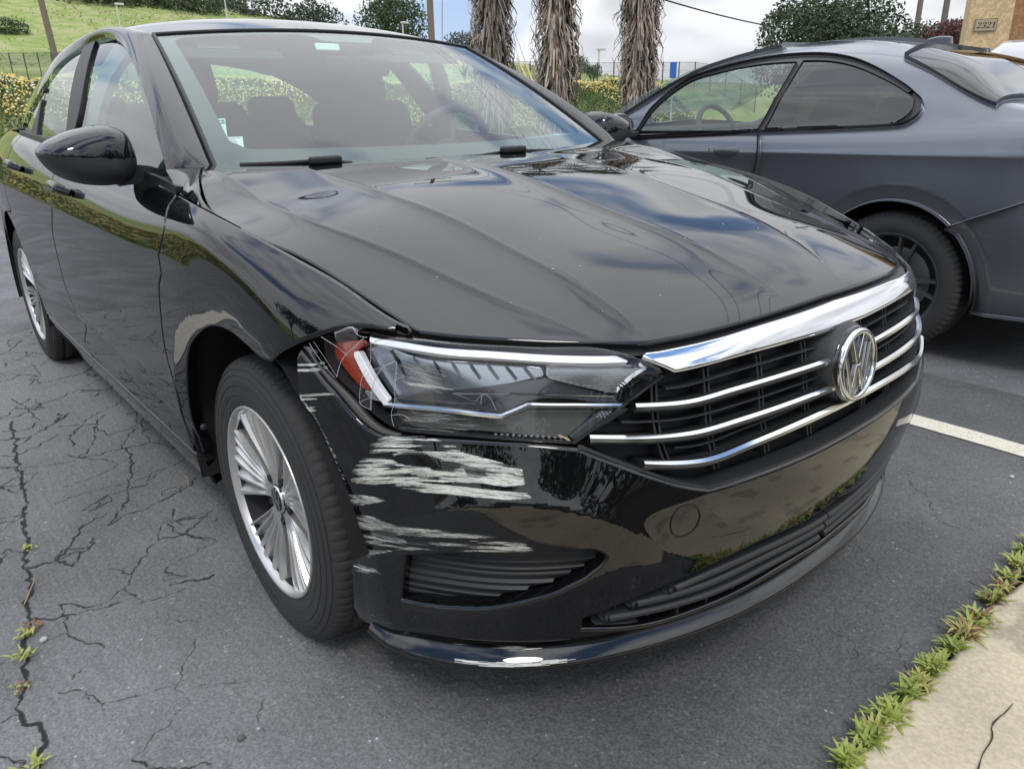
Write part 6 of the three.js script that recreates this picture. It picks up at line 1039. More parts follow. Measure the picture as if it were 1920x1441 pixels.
// ---------------------------------------------------------------- weeds along the joint, pebbles, twigs
{
  const leafM = [[0.34, 0.40, 0.07], [0.40, 0.43, 0.11], [0.28, 0.35, 0.06], [0.44, 0.42, 0.13]].map(c => phys(...c, { roughness: 0.6, transmission: 0.25, thickness: 0 })), redM = phys(0.27, 0.13, 0.06, { roughness: 0.65, transmission: 0.2, thickness: 0 });
  const leaf = (len, wid, droop, fold = 0.25) => { const n = 6, pos = [], uv = [], idx = []; for (let i = 0; i <= n; i++) { const t = i / n, w = wid * Math.sin(Math.PI * Math.min(1, 0.12 + t * 0.88)) ** 0.8 * (t > 0.98 ? 0.05 : 1), y = len * (t - droop * t * t * 0.8), r = len * (0.25 * t + droop * t * t); pos.push(-w, y + fold * w, r, 0, y, r, w, y + fold * w, r); uv.push(0, t, 0.5, t, 1, t); if (i < n) { const a = i * 3; idx.push(a, a + 1, a + 4, a, a + 4, a + 3, a + 1, a + 2, a + 5, a + 1, a + 5, a + 4); } } return geo(pos, null, uv, idx); };
  const plant = (R, n, h, spread, red) => { // leaves rising from one crown, longer ones upright
    const green = [], tone = []; for (let i = 0; i < n; i++) { const a = i * 2.4 + R() * 0.5, k = R(), len = h * (0.55 + 0.6 * k), g = leaf(len, 0.0021 + 0.0022 * R(), 0.1 + 0.5 * R() * spread, 0.3); g.rotateX(0.05 + spread * (0.15 + 0.85 * R() * R())); g.rotateY(a); g.translate((R() - 0.5) * 0.030, 0.002 + 0.45 * h * R(), (R() - 0.5) * 0.030); (R() < red ? tone : green).push(g); } return [green, tone]; };
  const R = rng(404);
  // crowns along the edge of the concrete, from the near end to the far end
  const spots = [[1600, 1436, 1.0, 0], [1618, 1425, 0.8, 0], [1655, 1405, 1.1, 0], [1668, 1385, 1.0, 0], [1690, 1362, 1.15, 0], [1712, 1350, 0.9, 0], [1722, 1312, 1.1, 0], [1745, 1290, 1.0, 0], [1760, 1262, 1.1, 0], [1778, 1250, 0.9, 0], [1795, 1222, 1.1, 0.15], [1815, 1195, 1.25, 0.6], [1830, 1180, 1.2, 0.55], [1845, 1160, 1.1, 0.3], [1862, 1120, 1.0, 0.5], [1880, 1100, 0.9, 0.6], [1888, 1078, 0.9, 0.3], [1905, 1050, 0.9, 0.1], [1918, 1030, 0.9, 0], [1930, 1012, 0.8, 0]];
  spots.forEach(([x, y, s, red], i) => {
    const g = onGround(x, y + 12), [a, b] = plant(R, Math.round(44 + 18 * s), 0.037 * s, 0.95, red * 0.6), t = thing('joint_weed', red > 0.25 ? 'reddish green weed rooted in the joint beside the concrete walk' : 'bright green weed rooted in the joint beside the concrete walk', 'weed', [g[0], 0, Math.min(g[2], 1.062)], R() * 6, red > 0.25 ? 'reddish weeds in the concrete joint' : 'green weeds in the concrete joint');
    if (a.length) part(t, 'leaves', a, leafM[i % 4]).userData.kind = 'stuff'; if (b.length) part(t, 'red_leaves', b, redM).userData.kind = 'stuff';
  });
  for (const [x, y, s, red] of [[48, 1188, 0.75, 0], [46, 1228, 0.95, 0], [58, 1172, 0.5, 0.9], [60, 1436, 0.8, 0], [52, 1023, 0.4, 0], [40, 1285, 0.35, 0.3]]) {
    const g = onGround(x, y + 6), [a, b] = plant(R, 20, 0.031 * s, 1.2, red), t = thing('crack_weed', red > 0.5 ? 'small dry reddish weed in the long asphalt crack' : 'small pale green weed growing from the long asphalt crack', 'weed', [g[0], 0, g[2]], R() * 6, red > 0.5 ? undefined : 'weeds in the asphalt crack');
    if (a.length) part(t, 'leaves', a, leafM[1]).userData.kind = 'stuff'; if (b.length) part(t, 'red_leaves', b, redM).userData.kind = 'stuff';
  }
  const twig = (a, b, r, label) => { const A = onGround(...a, 0.006), B = onGround(...b, 0.012), m = vmix(A, B, 0.5); m[1] += 0.006; m[0] += 0.004; single('dry_twig', tube([A, m, B], r, 6), std(0.36, 0.27, 0.15, 0.9), label, 'twig'); };
  twig([45, 1132], [66, 1082], 0.0016, 'thin tan straw lying along the asphalt crack'); twig([346, 892], [353, 906], 0.0016, 'short pale straw on the asphalt beside the sill');
  const stone = (x, y, r, c, label) => { const g = new THREE.IcosahedronGeometry(r, 2), p = g.attributes.position; for (let i = 0; i < p.count; i++) { const k = 0.8 + 0.4 * noise3(p.getX(i) / r * 1.3 + x, p.getY(i) / r * 1.3, p.getZ(i) / r * 1.3); p.setXYZ(i, p.getX(i) * k * 1.2, p.getY(i) * k * 0.7, p.getZ(i) * k); } const q = mergeVertices(g); q.computeVertexNormals(); const o = onGround(x, y); q.translate(o[0], r * 0.5, o[2]); single('pebble', q, std(...c, 0.9), label, 'pebble'); };
  stone(82, 1201, 0.0075, [0.45, 0.44, 0.42], 'small white pebble by the crack weeds'); stone(402, 975, 0.006, [0.16, 0.155, 0.15], 'grey pebble on the asphalt near the front wheel'); stone(452, 1385, 0.007, [0.11, 0.11, 0.11], 'dark pebble beside a worn patch of asphalt'); stone(1897, 895, 0.007, [0.5, 0.49, 0.46], 'white chip of stone near the bay line');
  // crumbs of soil where the asphalt meets the concrete
  const crumbs = []; for (let i = 0; i < 420; i++) { const x = lerp(-0.35, 1.4, R()), z = 1.058 + (R() - 0.5) * 0.035, r = 0.0015 + 0.003 * R() ** 2, g = new THREE.TetrahedronGeometry(r, 0); g.rotateX(R() * 6); g.rotateY(R() * 6); g.translate(x, 0.006 + r * 0.4, z); crumbs.push(mergeVertices(g)); }
  const cm = new THREE.Mesh(merge(crumbs), std(0.09, 0.075, 0.055, 1)); cm.name = 'soil_crumbs'; cm.userData = { label: 'dark soil crumbs in the joint between asphalt and concrete', category: 'soil', kind: 'stuff' }; scene.add(cm);
}

// ================================================================ surroundings
const along = (px, py, dist) => { const d = pixelDir(px, py), h = Math.hypot(d[0], d[2]); return vadd(CAM.C, vmul(d, dist / h)); }; // point at that level distance
const scatterLeaf = (n, place, size, R, aspect = 0.5) => { // many small leaf faces as one geometry
  const pos = new Float32Array(n * 12), nor = new Float32Array(n * 12), idx = new Uint32Array(n * 6), uv = new Float32Array(n * 8);
  for (let i = 0; i < n; i++) {
    const { p, n: nn } = place(R), s = size * (0.6 + 0.8 * R()), a = vnorm([R() - 0.5, R() - 0.5, R() - 0.5]); let d = vnorm(vadd(nn, vmul(a, 1.1))), t = vnorm(vcross(d, [R() - 0.5, R() - 0.5, R() - 0.5])), b = vcross(d, t);
    const q = [vadd(p, vmul(t, -s)), vadd(p, vmul(b, s * aspect)), vadd(p, vmul(t, s)), vadd(p, vmul(b, -s * aspect))]; q.forEach((c, k) => { pos.set(c, i * 12 + k * 3); nor.set(d, i * 12 + k * 3); }); idx.set([i * 4, i * 4 + 2, i * 4 + 1, i * 4, i * 4 + 3, i * 4 + 2], i * 6);
  }
  const g = new THREE.BufferGeometry(); g.setAttribute('position', new THREE.BufferAttribute(pos, 3)); g.setAttribute('normal', new THREE.BufferAttribute(nor, 3)); g.setAttribute('uv', new THREE.BufferAttribute(uv, 2)); g.setIndex(new THREE.BufferAttribute(idx, 1)); return g;
};
const barkM = std(0.11, 0.085, 0.06, 0.95), leafTones = [[0.045, 0.075, 0.028], [0.055, 0.085, 0.03], [0.035, 0.06, 0.026], [0.07, 0.09, 0.035], [0.05, 0.06, 0.035]].map(c => phys(...c, { roughness: 0.75, transmission: 0.2, thickness: 0 })), redLeaf = phys(0.12, 0.035, 0.035, { roughness: 0.75, transmission: 0.2, thickness: 0 });
function makeTree(name, label, base, h, r, seed, { tone = 0, squash = 0.85, n = 2600, leaf = 0.16, trunkH = 0.35, group, lobes = 15 } = {}) {
  const R = rng(seed), t = thing(name, label, 'tree', base, 0, group), c = [0, h - r * squash, 0], L = [];
  for (let i = 0; i < lobes; i++) { const a = i * 2.4 + R(), e = (R() - 0.35) * 1.4, q = r * (0.35 + 0.30 * R()); L.push({ c: [c[0] + Math.cos(a) * Math.cos(e) * (r - q) * 1.02, c[1] + Math.sin(e) * (r - q) * squash * 1.1, Math.sin(a) * Math.cos(e) * (r - q) * 1.02], q }); }
  const place = () => { const l = L[Math.floor(R() * L.length)], d = vnorm([R() - 0.5, R() - 0.42, R() - 0.5]), k = l.q * (0.72 + 0.36 * R() ** 0.5 + (R() < 0.08 ? 0.15 * R() : 0)); return { p: [l.c[0] + d[0] * k, l.c[1] + d[1] * k * 0.9, l.c[2] + d[2] * k], n: d }; };
  part(t, 'crown', scatterLeaf(n, place, leaf, R), tone < 0 ? redLeaf : leafTones[tone]).userData.kind = 'stuff';
  const limbs = [sweep([[0, -0.3, 0], [0.05, h * trunkH * 0.5, 0.04], [0, c[1], 0]], circle(10, 1), { crease: false, scale: q => lerp(0.075, 0.03, q) * r * 0.9 })]; for (const l of L.slice(0, 7)) limbs.push(sweep([[0, h * trunkH * 0.7, 0], vmix([0, h * trunkH, 0], l.c, 0.5), l.c], circle(6, 1), { crease: false, scale: q => lerp(0.035, 0.010, q) * r }));
  part(t, 'trunk', limbs, barkM); return t;
}
// ---- terrain behind the car park: bank, terrace, green hill on the left
const HILL = along(60, 60, 105);
function terrainY(x, z) {
  const edge = -21 - 0.0 * x, bank = 1.75 * sstep(edge, edge - 3.2, z + 0.3 * (noise3(x * 0.4, 0, 1) - 0.5)), d = Math.hypot(x - HILL[0], (z - HILL[2]) * 1.0);
  return -0.05 + bank + 9.2 * Math.exp(-((d / 46) ** 2)) * sstep(-24, -42, z) + 3.2 * sstep(-40, -110, z) + (z < edge ? 0.25 * (fbm(x * 0.15, z * 0.15, 2, 3) - 0.5) : 0);
}
{
  const n = 150, m = 90, pos = [], uv = [], idx = [], x0 = -190, x1 = 190; for (let j = 0; j <= m; j++) { const t = j / m, z = -20.6 - 230 * t * t * 0.9 - 6 * t; for (let i = 0; i <= n; i++) { const x = lerp(x0, x1, i / n) * (0.25 + 0.75 * t) + lerp(6, 0, t); pos.push(x, terrainY(x, z), z); uv.push(x / 9, z / 9); } }
  for (let j = 0; j < m; j++) for (let i = 0; i < n; i++) { const a = j * (n + 1) + i; idx.push(a, a + 1, a + n + 2, a, a + n + 2, a + n + 1); }
  const gmap = dataTex(1024, 1024, (u, v, i, j) => { const a = 2 * Math.PI * u, b = 2 * Math.PI * v, m1 = fbm(2.2 * Math.cos(a) + 9, 2.2 * Math.sin(a) + 2.2 * Math.cos(b), 2.2 * Math.sin(b) + 3, 5), h = hash3(i >> 1, j >> 1, 4), k = sstep(0.42, 0.62, m1); return [lerp(0.48, 0.58, k) + (h - 0.5) * 0.10, lerp(0.545, 0.59, k) + (h - 0.5) * 0.10, lerp(0.26, 0.38, k) + (h - 0.5) * 0.06]; }, { srgb: true });
  structure('hillside', geo(pos, null, uv, idx), std(1, 1, 1, 0.95, 0, { map: gmap }));
  // taller grass tufts on the near slope of the hill
  const R = rng(61), tufts = []; const place = () => { let x, z; do { x = HILL[0] + (R() - 0.25) * 70; z = lerp(-30, -75, R()); } while (false); return { p: [x, terrainY(x, z) + 0.12, z], n: [0, 0.6, 0.8] }; };
  const o = new THREE.Mesh(scatterLeaf(6000, place, 0.10, R, 0.3), phys(0.22, 0.29, 0.07, { roughness: 0.9, transmission: 0.2, thickness: 0 })); o.name = 'hill_grass'; o.userData = { label: 'tall green grass on the hillside', category: 'grass', kind: 'stuff' }; scene.add(o);
  const o2 = new THREE.Mesh(scatterLeaf(2600, () => { const x = HILL[0] + (R() - 0.1) * 60, z = lerp(-34, -70, R()); if (noise3(x * 0.12, z * 0.12, 5) < 0.55) return { p: [x, terrainY(x, z) - 0.6, z], n: [0, 1, 0] }; return { p: [x, terrainY(x, z) + 0.2, z], n: [0, 0.6, 0.8] }; }, 0.16, R, 0.3), phys(0.30, 0.26, 0.16, { roughness: 0.95, transmission: 0.2, thickness: 0 })); o2.name = 'dry_grass'; o2.userData = { label: 'patches of dry straw coloured grass on the hillside', category: 'grass', kind: 'stuff' }; scene.add(o2);
}
// ---- flowering ground cover on the bank
{
  const R = rng(88), spot = () => { const x = lerp(-22, 30, R()), t = R() ** 0.8, z = -20.9 - 3.4 * t; return [x, terrainY(x, z) + 0.10 + 0.32 * noise3(x * 1.3, z * 1.3, 2), z]; };
  for (const [i, [name, n, s, c, lift]] of [['bank_leaves', 125000, 0.040, [0.060, 0.105, 0.024], 0]].entries()) { const o = new THREE.Mesh(scatterLeaf(n, () => { const p = spot(); p[1] += lift - 0.16 * R(); return { p, n: [0, 0.8, 0.6] }; }, s, R, 0.55), phys(...c, { roughness: 0.7, transmission: 0.25, thickness: 0 })); o.name = name; o.userData = { label: 'green trailing leaves covering the bank behind the car park', category: 'ground cover', kind: 'stuff' }; scene.add(o); }
  for (const [i, [n, c]] of [[11000, [0.84, 0.62, 0.12]], [5200, [0.80, 0.74, 0.50]]].entries()) { const o = new THREE.Mesh(scatterLeaf(n, () => { let p; do p = spot(); while (noise3(p[0] * 0.5, p[2] * 0.9, 7) < 0.36); p[1] += 0.05 + 0.04 * R(); return { p, n: [0, 0.8, 0.9] }; }, 0.034, R, 0.85), phys(...c, { roughness: 0.7, transmission: 0.25, thickness: 0 })); o.name = i ? 'pale_blossom' : 'yellow_blossom'; o.userData = { label: i ? 'pale cream blossoms dotted over the bank' : 'yellow blossoms dotted over the bank', category: 'flowers', kind: 'stuff' }; scene.add(o); }
}
// ---- palms: trunk, skirt of dead fronds, green crown
function palm(px, dist, h, r, seed, label) {
  const b = along(px, 150, dist), y = terrainY(b[0], b[2]), R = rng(seed), t = thing('palm_tree', label, 'tree', [b[0], y - 0.1, b[2]], 0, 'shaggy palms on the bank');
  part(t, 'trunk', sweep([[0, 0, 0], [0.05, h * 0.5, 0.03], [0, h, 0]], circle(16, 1), { crease: false, scale: q => lerp(0.36, 0.24, q) }), std(0.16, 0.13, 0.10, 0.95));
  const strip = (x0, a, len, out, w, tw) => { const n = 6, pos = [], uv = [], idx = []; for (let i = 0; i <= n; i++) { const s = i / n, rr = out * (0.35 + 0.65 * Math.sin(Math.min(1, s * 1.5) * 1.5)) + 0.06 * Math.sin(s * 9 + a * 7), y = x0 - len * s, ww = w * (1 - 0.75 * s) * (0.7 + 0.6 * noise3(s * 5, a * 9, 1)), c = Math.cos(a), sn = Math.sin(a); pos.push(rr * c - sn * ww, y, rr * sn + c * ww, rr * c + sn * ww + tw * s * 0.05, y - 0.02, rr * sn - c * ww); uv.push(0, s, 1, s); if (i < n) { const q = i * 2; idx.push(q, q + 1, q + 3, q, q + 3, q + 2); } } return geo(pos, null, uv, idx); };
  const tones = [[0.34, 0.285, 0.23], [0.25, 0.205, 0.165], [0.43, 0.37, 0.30], [0.16, 0.13, 0.10]];
  for (const [k, c] of tones.entries()) { const l = []; for (let i = 0; i < 300; i++) { const yy = lerp(0.9, h - 0.2, R()), a = R() * 6.283, taper = lerp(0.80, 1.05, clamp(yy / 3.2)) * (yy < 1.4 ? 0.9 : 1); l.push(strip(yy, a, 0.45 + 0.75 * R(), r * taper * (0.72 + 0.34 * R() + (R() < 0.12 ? 0.25 : 0)), 0.028 + 0.03 * R(), R() - 0.5)); } part(t, 'dead_frond_skirt', merge(l), std(...c, 0.95)).userData.kind = 'stuff'; }
  const green = phys(0.05, 0.075, 0.03, { roughness: 0.6, transmission: 0.2, thickness: 0 });
  for (let f = 0; f < 26; f++) { const a = f * 2.4, e = lerp(1.35, -0.75, f / 26), L = 1.3, fan = [], hub = [Math.cos(a) * Math.cos(e) * L, h + 0.1 + Math.sin(e) * L, Math.sin(a) * Math.cos(e) * L]; fan.push(tube([[0, h, 0], vmul(vadd([0, h, 0], hub), 0.5).map((v, i) => i === 1 ? v + 0.1 : v), hub], 0.018, 4)); const dir = vnorm([hub[0], hub[1] - h, hub[2]]), side = vnorm(vcross(dir, [0, 1, 0.01])), upv = vcross(side, dir); for (let i = 0; i < 17; i++) { const q = lerp(-1.5, 1.5, i / 16), d = vadd(vmul(dir, Math.cos(q)), vmul(side, Math.sin(q))), tip = vadd(hub, vadd(vmul(d, 0.95), [0, -0.25 - 0.2 * R(), 0])), mid = vadd(hub, vadd(vmul(d, 0.5), [0, 0.02, 0])), w = vmul(vnorm(vcross(d, upv)), 0.028); fan.push(geo([...vsub(hub, vmul(w, 0.4)), ...vadd(hub, vmul(w, 0.4)), ...vadd(mid, w), ...vsub(mid, w), ...tip], null, [0, 0, 1, 0, 1, 0.5, 0, 0.5, 0.5, 1], [0, 1, 2, 0, 2, 3, 3, 2, 4])); } part(t, 'frond', merge(fan), green); }
}
palm(925, 26.5, 6.3, 0.62, 11, 'shaggy palm beside the leaning yellow wire guards'); palm(1043, 24.0, 6.8, 0.62, 12, 'thick straight palm in the middle of the three'); palm(1196, 24.8, 6.2, 0.56, 13, 'palm with a flared root boss beside the blue sign');
{ const b = along(1222, 128, 24.8), g = new THREE.IcosahedronGeometry(0.28, 3); const p = g.attributes.position; for (let i = 0; i < p.count; i++) { const k = 0.75 + 0.5 * noise3(p.getX(i) * 7, p.getY(i) * 7, p.getZ(i) * 7); p.setXYZ(i, p.getX(i) * k * 1.3, p.getY(i) * k * 0.8, p.getZ(i) * k); } const q = mergeVertices(g); q.computeVertexNormals(); q.translate(b[0], terrainY(b[0], b[2]) + 0.25, b[2]); single('root_stump', q, std(0.15, 0.12, 0.095, 0.95), 'grey rough root stump at the foot of a palm', 'stump'); }
// ---- utility poles, crossarms, wires
const poleM = std(0.17, 0.14, 0.115, 0.9), wireM = std(0.02, 0.02, 0.02, 0.7);
const poleTop = [];
function pole(px, dist, h, r, arms, label, lean = 0) {
  const b = along(px, 150, dist), y = terrainY(b[0], b[2]), t = thing('utility_pole', label, 'pole', [b[0], y, b[2]], 0);
  part(t, 'shaft', sweep([[0, -0.3, 0], [lean * 0.5, h * 0.5, 0], [lean, h, 0]], circle(14, 1), { crease: false, scale: q => lerp(r, r * 0.7, q) }), poleM);
  const ends = []; for (const [ay, w] of arms) { const A = part(t, 'crossarm', box(w, 0.12, 0.10, lean, ay, 0.12, 0.01), poleM); for (const s of [-0.95, -0.55, 0.55, 0.95]) { const g = new THREE.CylinderGeometry(0.035, 0.05, 0.16, 8); g.translate(lean + s * w / 2, ay + 0.14, 0.12); part(A, 'insulator', g, std(0.10, 0.06, 0.04, 0.3)); ends.push([b[0] + lean + s * w / 2, y + ay + 0.22, b[2] + 0.12]); } }
  return { ends, top: [b[0] + lean, y + h, b[2]] };
}
const P1 = pole(813, 40, 12.5, 0.17, [[11.9, 2.6], [10.7, 2.4], [9.3, 2.0]], 'tall brown utility pole rising behind the sedan roof');
const P2 = pole(113, 46, 11, 0.15, [[10.4, 2.0]], 'leaning brown wooden pole on the grassy hill', -0.5);
const P3 = pole(1704, 48, 11, 0.16, [[10.3, 2.2], [9.0, 2.0]], 'brown utility pole beyond the dark tree'), P4 = pole(1752, 42, 11.5, 0.15, [[10.8, 2.2]], 'brown utility pole beside the stucco building');
const wire = (a, b, sag, r = 0.012) => { const P = []; for (let i = 0; i <= 24; i++) { const t = i / 24, p = vmix(a, b, t); p[1] -= sag * 4 * t * (1 - t); P.push(p); } return tube(P, r, 5, { caps: false }); };
let wi = 0; for (const [a, b, n] of [[P1, P2, 8], [P1, P3, 8], [P2, P1, 0]]) for (let i = 0; i < Math.min(n, a.ends.length, b.ends.length); i++) single('power_line', wire(a.ends[i], b.ends[i], 0.9 + 0.1 * (i % 3)), wireM, b === P2 ? 'black power line strung from the tall pole to the leaning pole' : 'black power line strung from the tall pole past the palms', 'cable', b === P2 ? 'power lines over the hill' : 'power lines over the bank');
single('power_line', wire(along(1215, -10, 30), along(1640, 60, 60), 0.5, 0.03), wireM, 'single thick black cable sagging toward the dark tree', 'cable');
for (let i = 0; i < 4; i++) single('power_line', wire(vadd(P1.ends[i], [0, 0, 0]), [P1.ends[i][0] - 14 + i * 0.6, P1.ends[i][1] + 0.4, 26], 1.0), wireM, 'black power line crossing overhead from the tall pole across the car park', 'cable', 'power lines over the car park');
single('light_mast', tube([along(829, 150, 52), along(829, -120, 52)], 0.03, 8), std(0.3, 0.3, 0.31, 0.5), 'thin grey mast beside the tall utility pole', 'pole');
// yellow guards on the guy wires of the pole
for (const [i, [a, b]] of [[[986, 118], [1003, 166]], [[972, 108], [992, 158]]].entries()) single('wire_guard', tube([along(a[0] - 2 * i, a[1], 22.5), along(b[0], b[1], 22.2)], 0.028, 8), std(0.62, 0.52, 0.22, 0.5), i ? 'slimmer faded yellow guard on a guy wire' : 'pale yellow plastic guard on a guy wire by the palm', 'wire guard');
for (const [i, [a, b]] of [[[932, -30], [986, 118]], [[925, -30], [972, 108]]].entries()) single('guy_wire', tube([along(a[0], a[1], 24), along(b[0], b[1], 22.5)], 0.008, 5), std(0.3, 0.3, 0.3, 0.5), 'thin steel guy wire above its yellow guard', 'cable', 'guy wires of the utility pole');
// ---- fences
function fence(p0, p1, d0, d1, n, h, label, group, r = 0.03) {
  const a = along(p0, 150, d0), b = along(p1, 150, d1), t = thing('fence', label, 'fence', [a[0], 0, a[2]], 0); const P = []; for (let i = 0; i <= n; i++) { const q = vmix(a, b, i / n); q[1] = terrainY(q[0], q[2]); P.push([q[0] - a[0], q[1], q[2] - a[2]]); const g = new THREE.CylinderGeometry(r, r, h + 0.3, 8); g.translate(q[0] - a[0], q[1] + h / 2 - 0.15, q[2] - a[2]); part(t, 'post', g, std(0.10, 0.105, 0.11, 0.6, 0.3)); }
  for (const k of [0.98, 0.66, 0.34, 0.06]) part(t, 'rail_wire', tube(P.map(p => [p[0], p[1] + h * k, p[2]]), k > 0.9 ? 0.012 : 0.005, 6), std(0.2, 0.205, 0.21, 0.6, 0.3));
  const diag = []; for (let i = 0; i < P.length - 1; i++) for (let k = 0; k < 14; k++) { const q = vmix(P[i], P[i + 1], k / 14), w = vmix(P[i], P[i + 1], (k + 1) / 14); diag.push(tube([q, [w[0], w[1] + h, w[2]]], 0.004, 3, { caps: false }), tube([[q[0], q[1] + h, q[2]], w], 0.004, 3, { caps: false })); } part(t, 'mesh', merge(diag), std(0.16, 0.165, 0.17, 0.6, 0.4)).userData.kind = 'stuff';
}
fence(930, 1420, 40, 44, 16, 1.25, 'dark chain link fence behind the palms'); fence(-30, 260, 33, 37, 12, 1.1, 'wire fence with thin posts below the grassy hill', null, 0.02); fence(-40, 640, 80, 92, 18, 1.6, 'long wire fence along the top of the hill', null, 0.04);
// lamp posts
function lampPost(px, py, dist, h, label) { const b = along(px, 150, dist), y = terrainY(b[0], b[2]), t = thing('lamp_post', label, 'lamp post', [b[0], y, b[2]]); const top = along(px, py, dist)[1] - y; part(t, 'post', tube([[0, -0.2, 0], [0, top, 0]], 0.05, 8), std(0.55, 0.56, 0.55, 0.5)); part(t, 'lamp_head', box(0.55, 0.12, 0.25, 0.18, top, 0, 0.03), std(0.55, 0.56, 0.55, 0.5)); }
lampPost(243, 8, 62, 6, 'white lamp post on the hill above the sedan roof'); lampPost(441, -10, 70, 7, 'white lamp post standing among the hill trees'); lampPost(761, 42, 58, 5, 'white lamp post in front of the round tree'); lampPost(1122, 92, 48, 4, 'white lamp post behind the chain link fence');
// ---- trees in view
const onHill = (px, dist) => { const p = along(px, 100, dist); return [p[0], terrainY(p[0], p[2]), p[2]]; };
const upTo = (px, py, dist) => along(px, py, dist)[1];
{ const d = 85, b = onHill(737, d); b[1] -= 0.2; makeTree('round_tree', 'round dense dark tree standing alone on the skyline', b, upTo(737, -8, d) - b[1], 3.9, 31, { tone: 0, squash: 0.72, n: 5200, leaf: 0.16 }); }
{ const d = 34, b = onHill(1553, d); makeTree('oak_tree', 'wide dark green tree beyond the grey coupe', b, upTo(1553, -12, d) - b[1], 3.0, 32, { tone: 0, squash: 0.72, n: 20000, leaf: 0.075, lobes: 30 }); }
for (const [i, [px, py, d, r, tone]] of [[205, 6, 78, 3.2, 3], [262, -4, 80, 3.6, 3], [318, 2, 82, 3.2, 0], [362, -6, 80, 3.4, 1], [470, -12, 86, 4.4, 2], [540, -14, 88, 4.6, 2], [598, -4, 90, 3.4, 2], [20, -20, 88, 5.0, 0], [85, -12, 86, 4.2, 1], [150, -6, 86, 3.4, 0], [420, 2, 90, 3.0, 4]].entries()) { const b = onHill(px, d), h = Math.max(2.5, upTo(px, py, d) - b[1]); makeTree('hill_tree', ['olive green bushy tree on the hill crest', 'dark evergreen tree on the hill crest', 'mid green spreading tree on the hill crest'][[3].includes(tone) ? 0 : tone === 2 ? 1 : 2], b, h, r, 50 + i, { tone, n: 2600, leaf: 0.17, group: 'trees along the hill crest', trunkH: 0.2 }); }
for (const [i, [px, py, d, r, tone, label]] of [[868, 56, 44, 1.2, 4, 'grey green shrub left of the first palm'], [1082, 100, 44, 0.7, 1, 'low green shrub behind the chain link fence'], [1112, 118, 40, 0.5, 0, 'small dark shrub by the fence posts'], [1740, 30, 40, 1.5, 0, 'dark green tree between the two far poles'], [1782, 26, 38, 1.3, -1, 'reddish leaved tree beside the stucco building'], [1716, 52, 40, 1.0, 1, 'low green tree at the foot of the far pole'], [28, 40, 60, 1.2, 1, 'rounded green bush on the grassy slope']].entries()) { const b = onHill(px, d); makeTree('shrub', label, b, Math.max(1.0, upTo(px, py, d) - b[1]), r, 80 + i, { tone, n: 2400, leaf: r * 0.055, trunkH: 0.1 }); }
// ---- trees round the car park, seen only mirrored in the sedan's paint
// unseen row of bushes, added to block the bright horizon beyond the bed
for (let i = 0; i < 9; i++) makeTree('horizon_block_bush', 'unseen dark bush added beyond the concrete walk to block the horizon', [-9 + i * 2.0, -0.05, 5.2], 1.5, 1.15, 160 + i, { tone: 2, n: 700, leaf: 0.09, squash: 0.65, trunkH: 0.1, group: 'bushes added beyond the concrete walk' });
for (const [i, [x, z, h, r, tone]] of [[-19, -9, 6.5, 2.8, 0], [-21, -2, 7.5, 3.2, 2], [-18, 5, 6, 2.6, 0], [-16, 12, 7, 3.0, 2], [-9, 17, 6.5, 2.8, 0], [-23, -17, 8, 3.4, 2]].entries()) makeTree('car_park_tree', i % 2 ? 'tall dark tree on the aisle side of the car park' : 'shorter green tree on the aisle side of the car park', [x, -0.05, z], h, r, 120 + i, { tone, n: 1800, leaf: 0.2, group: i % 2 ? 'tall trees by the aisle' : 'shorter trees by the aisle' });
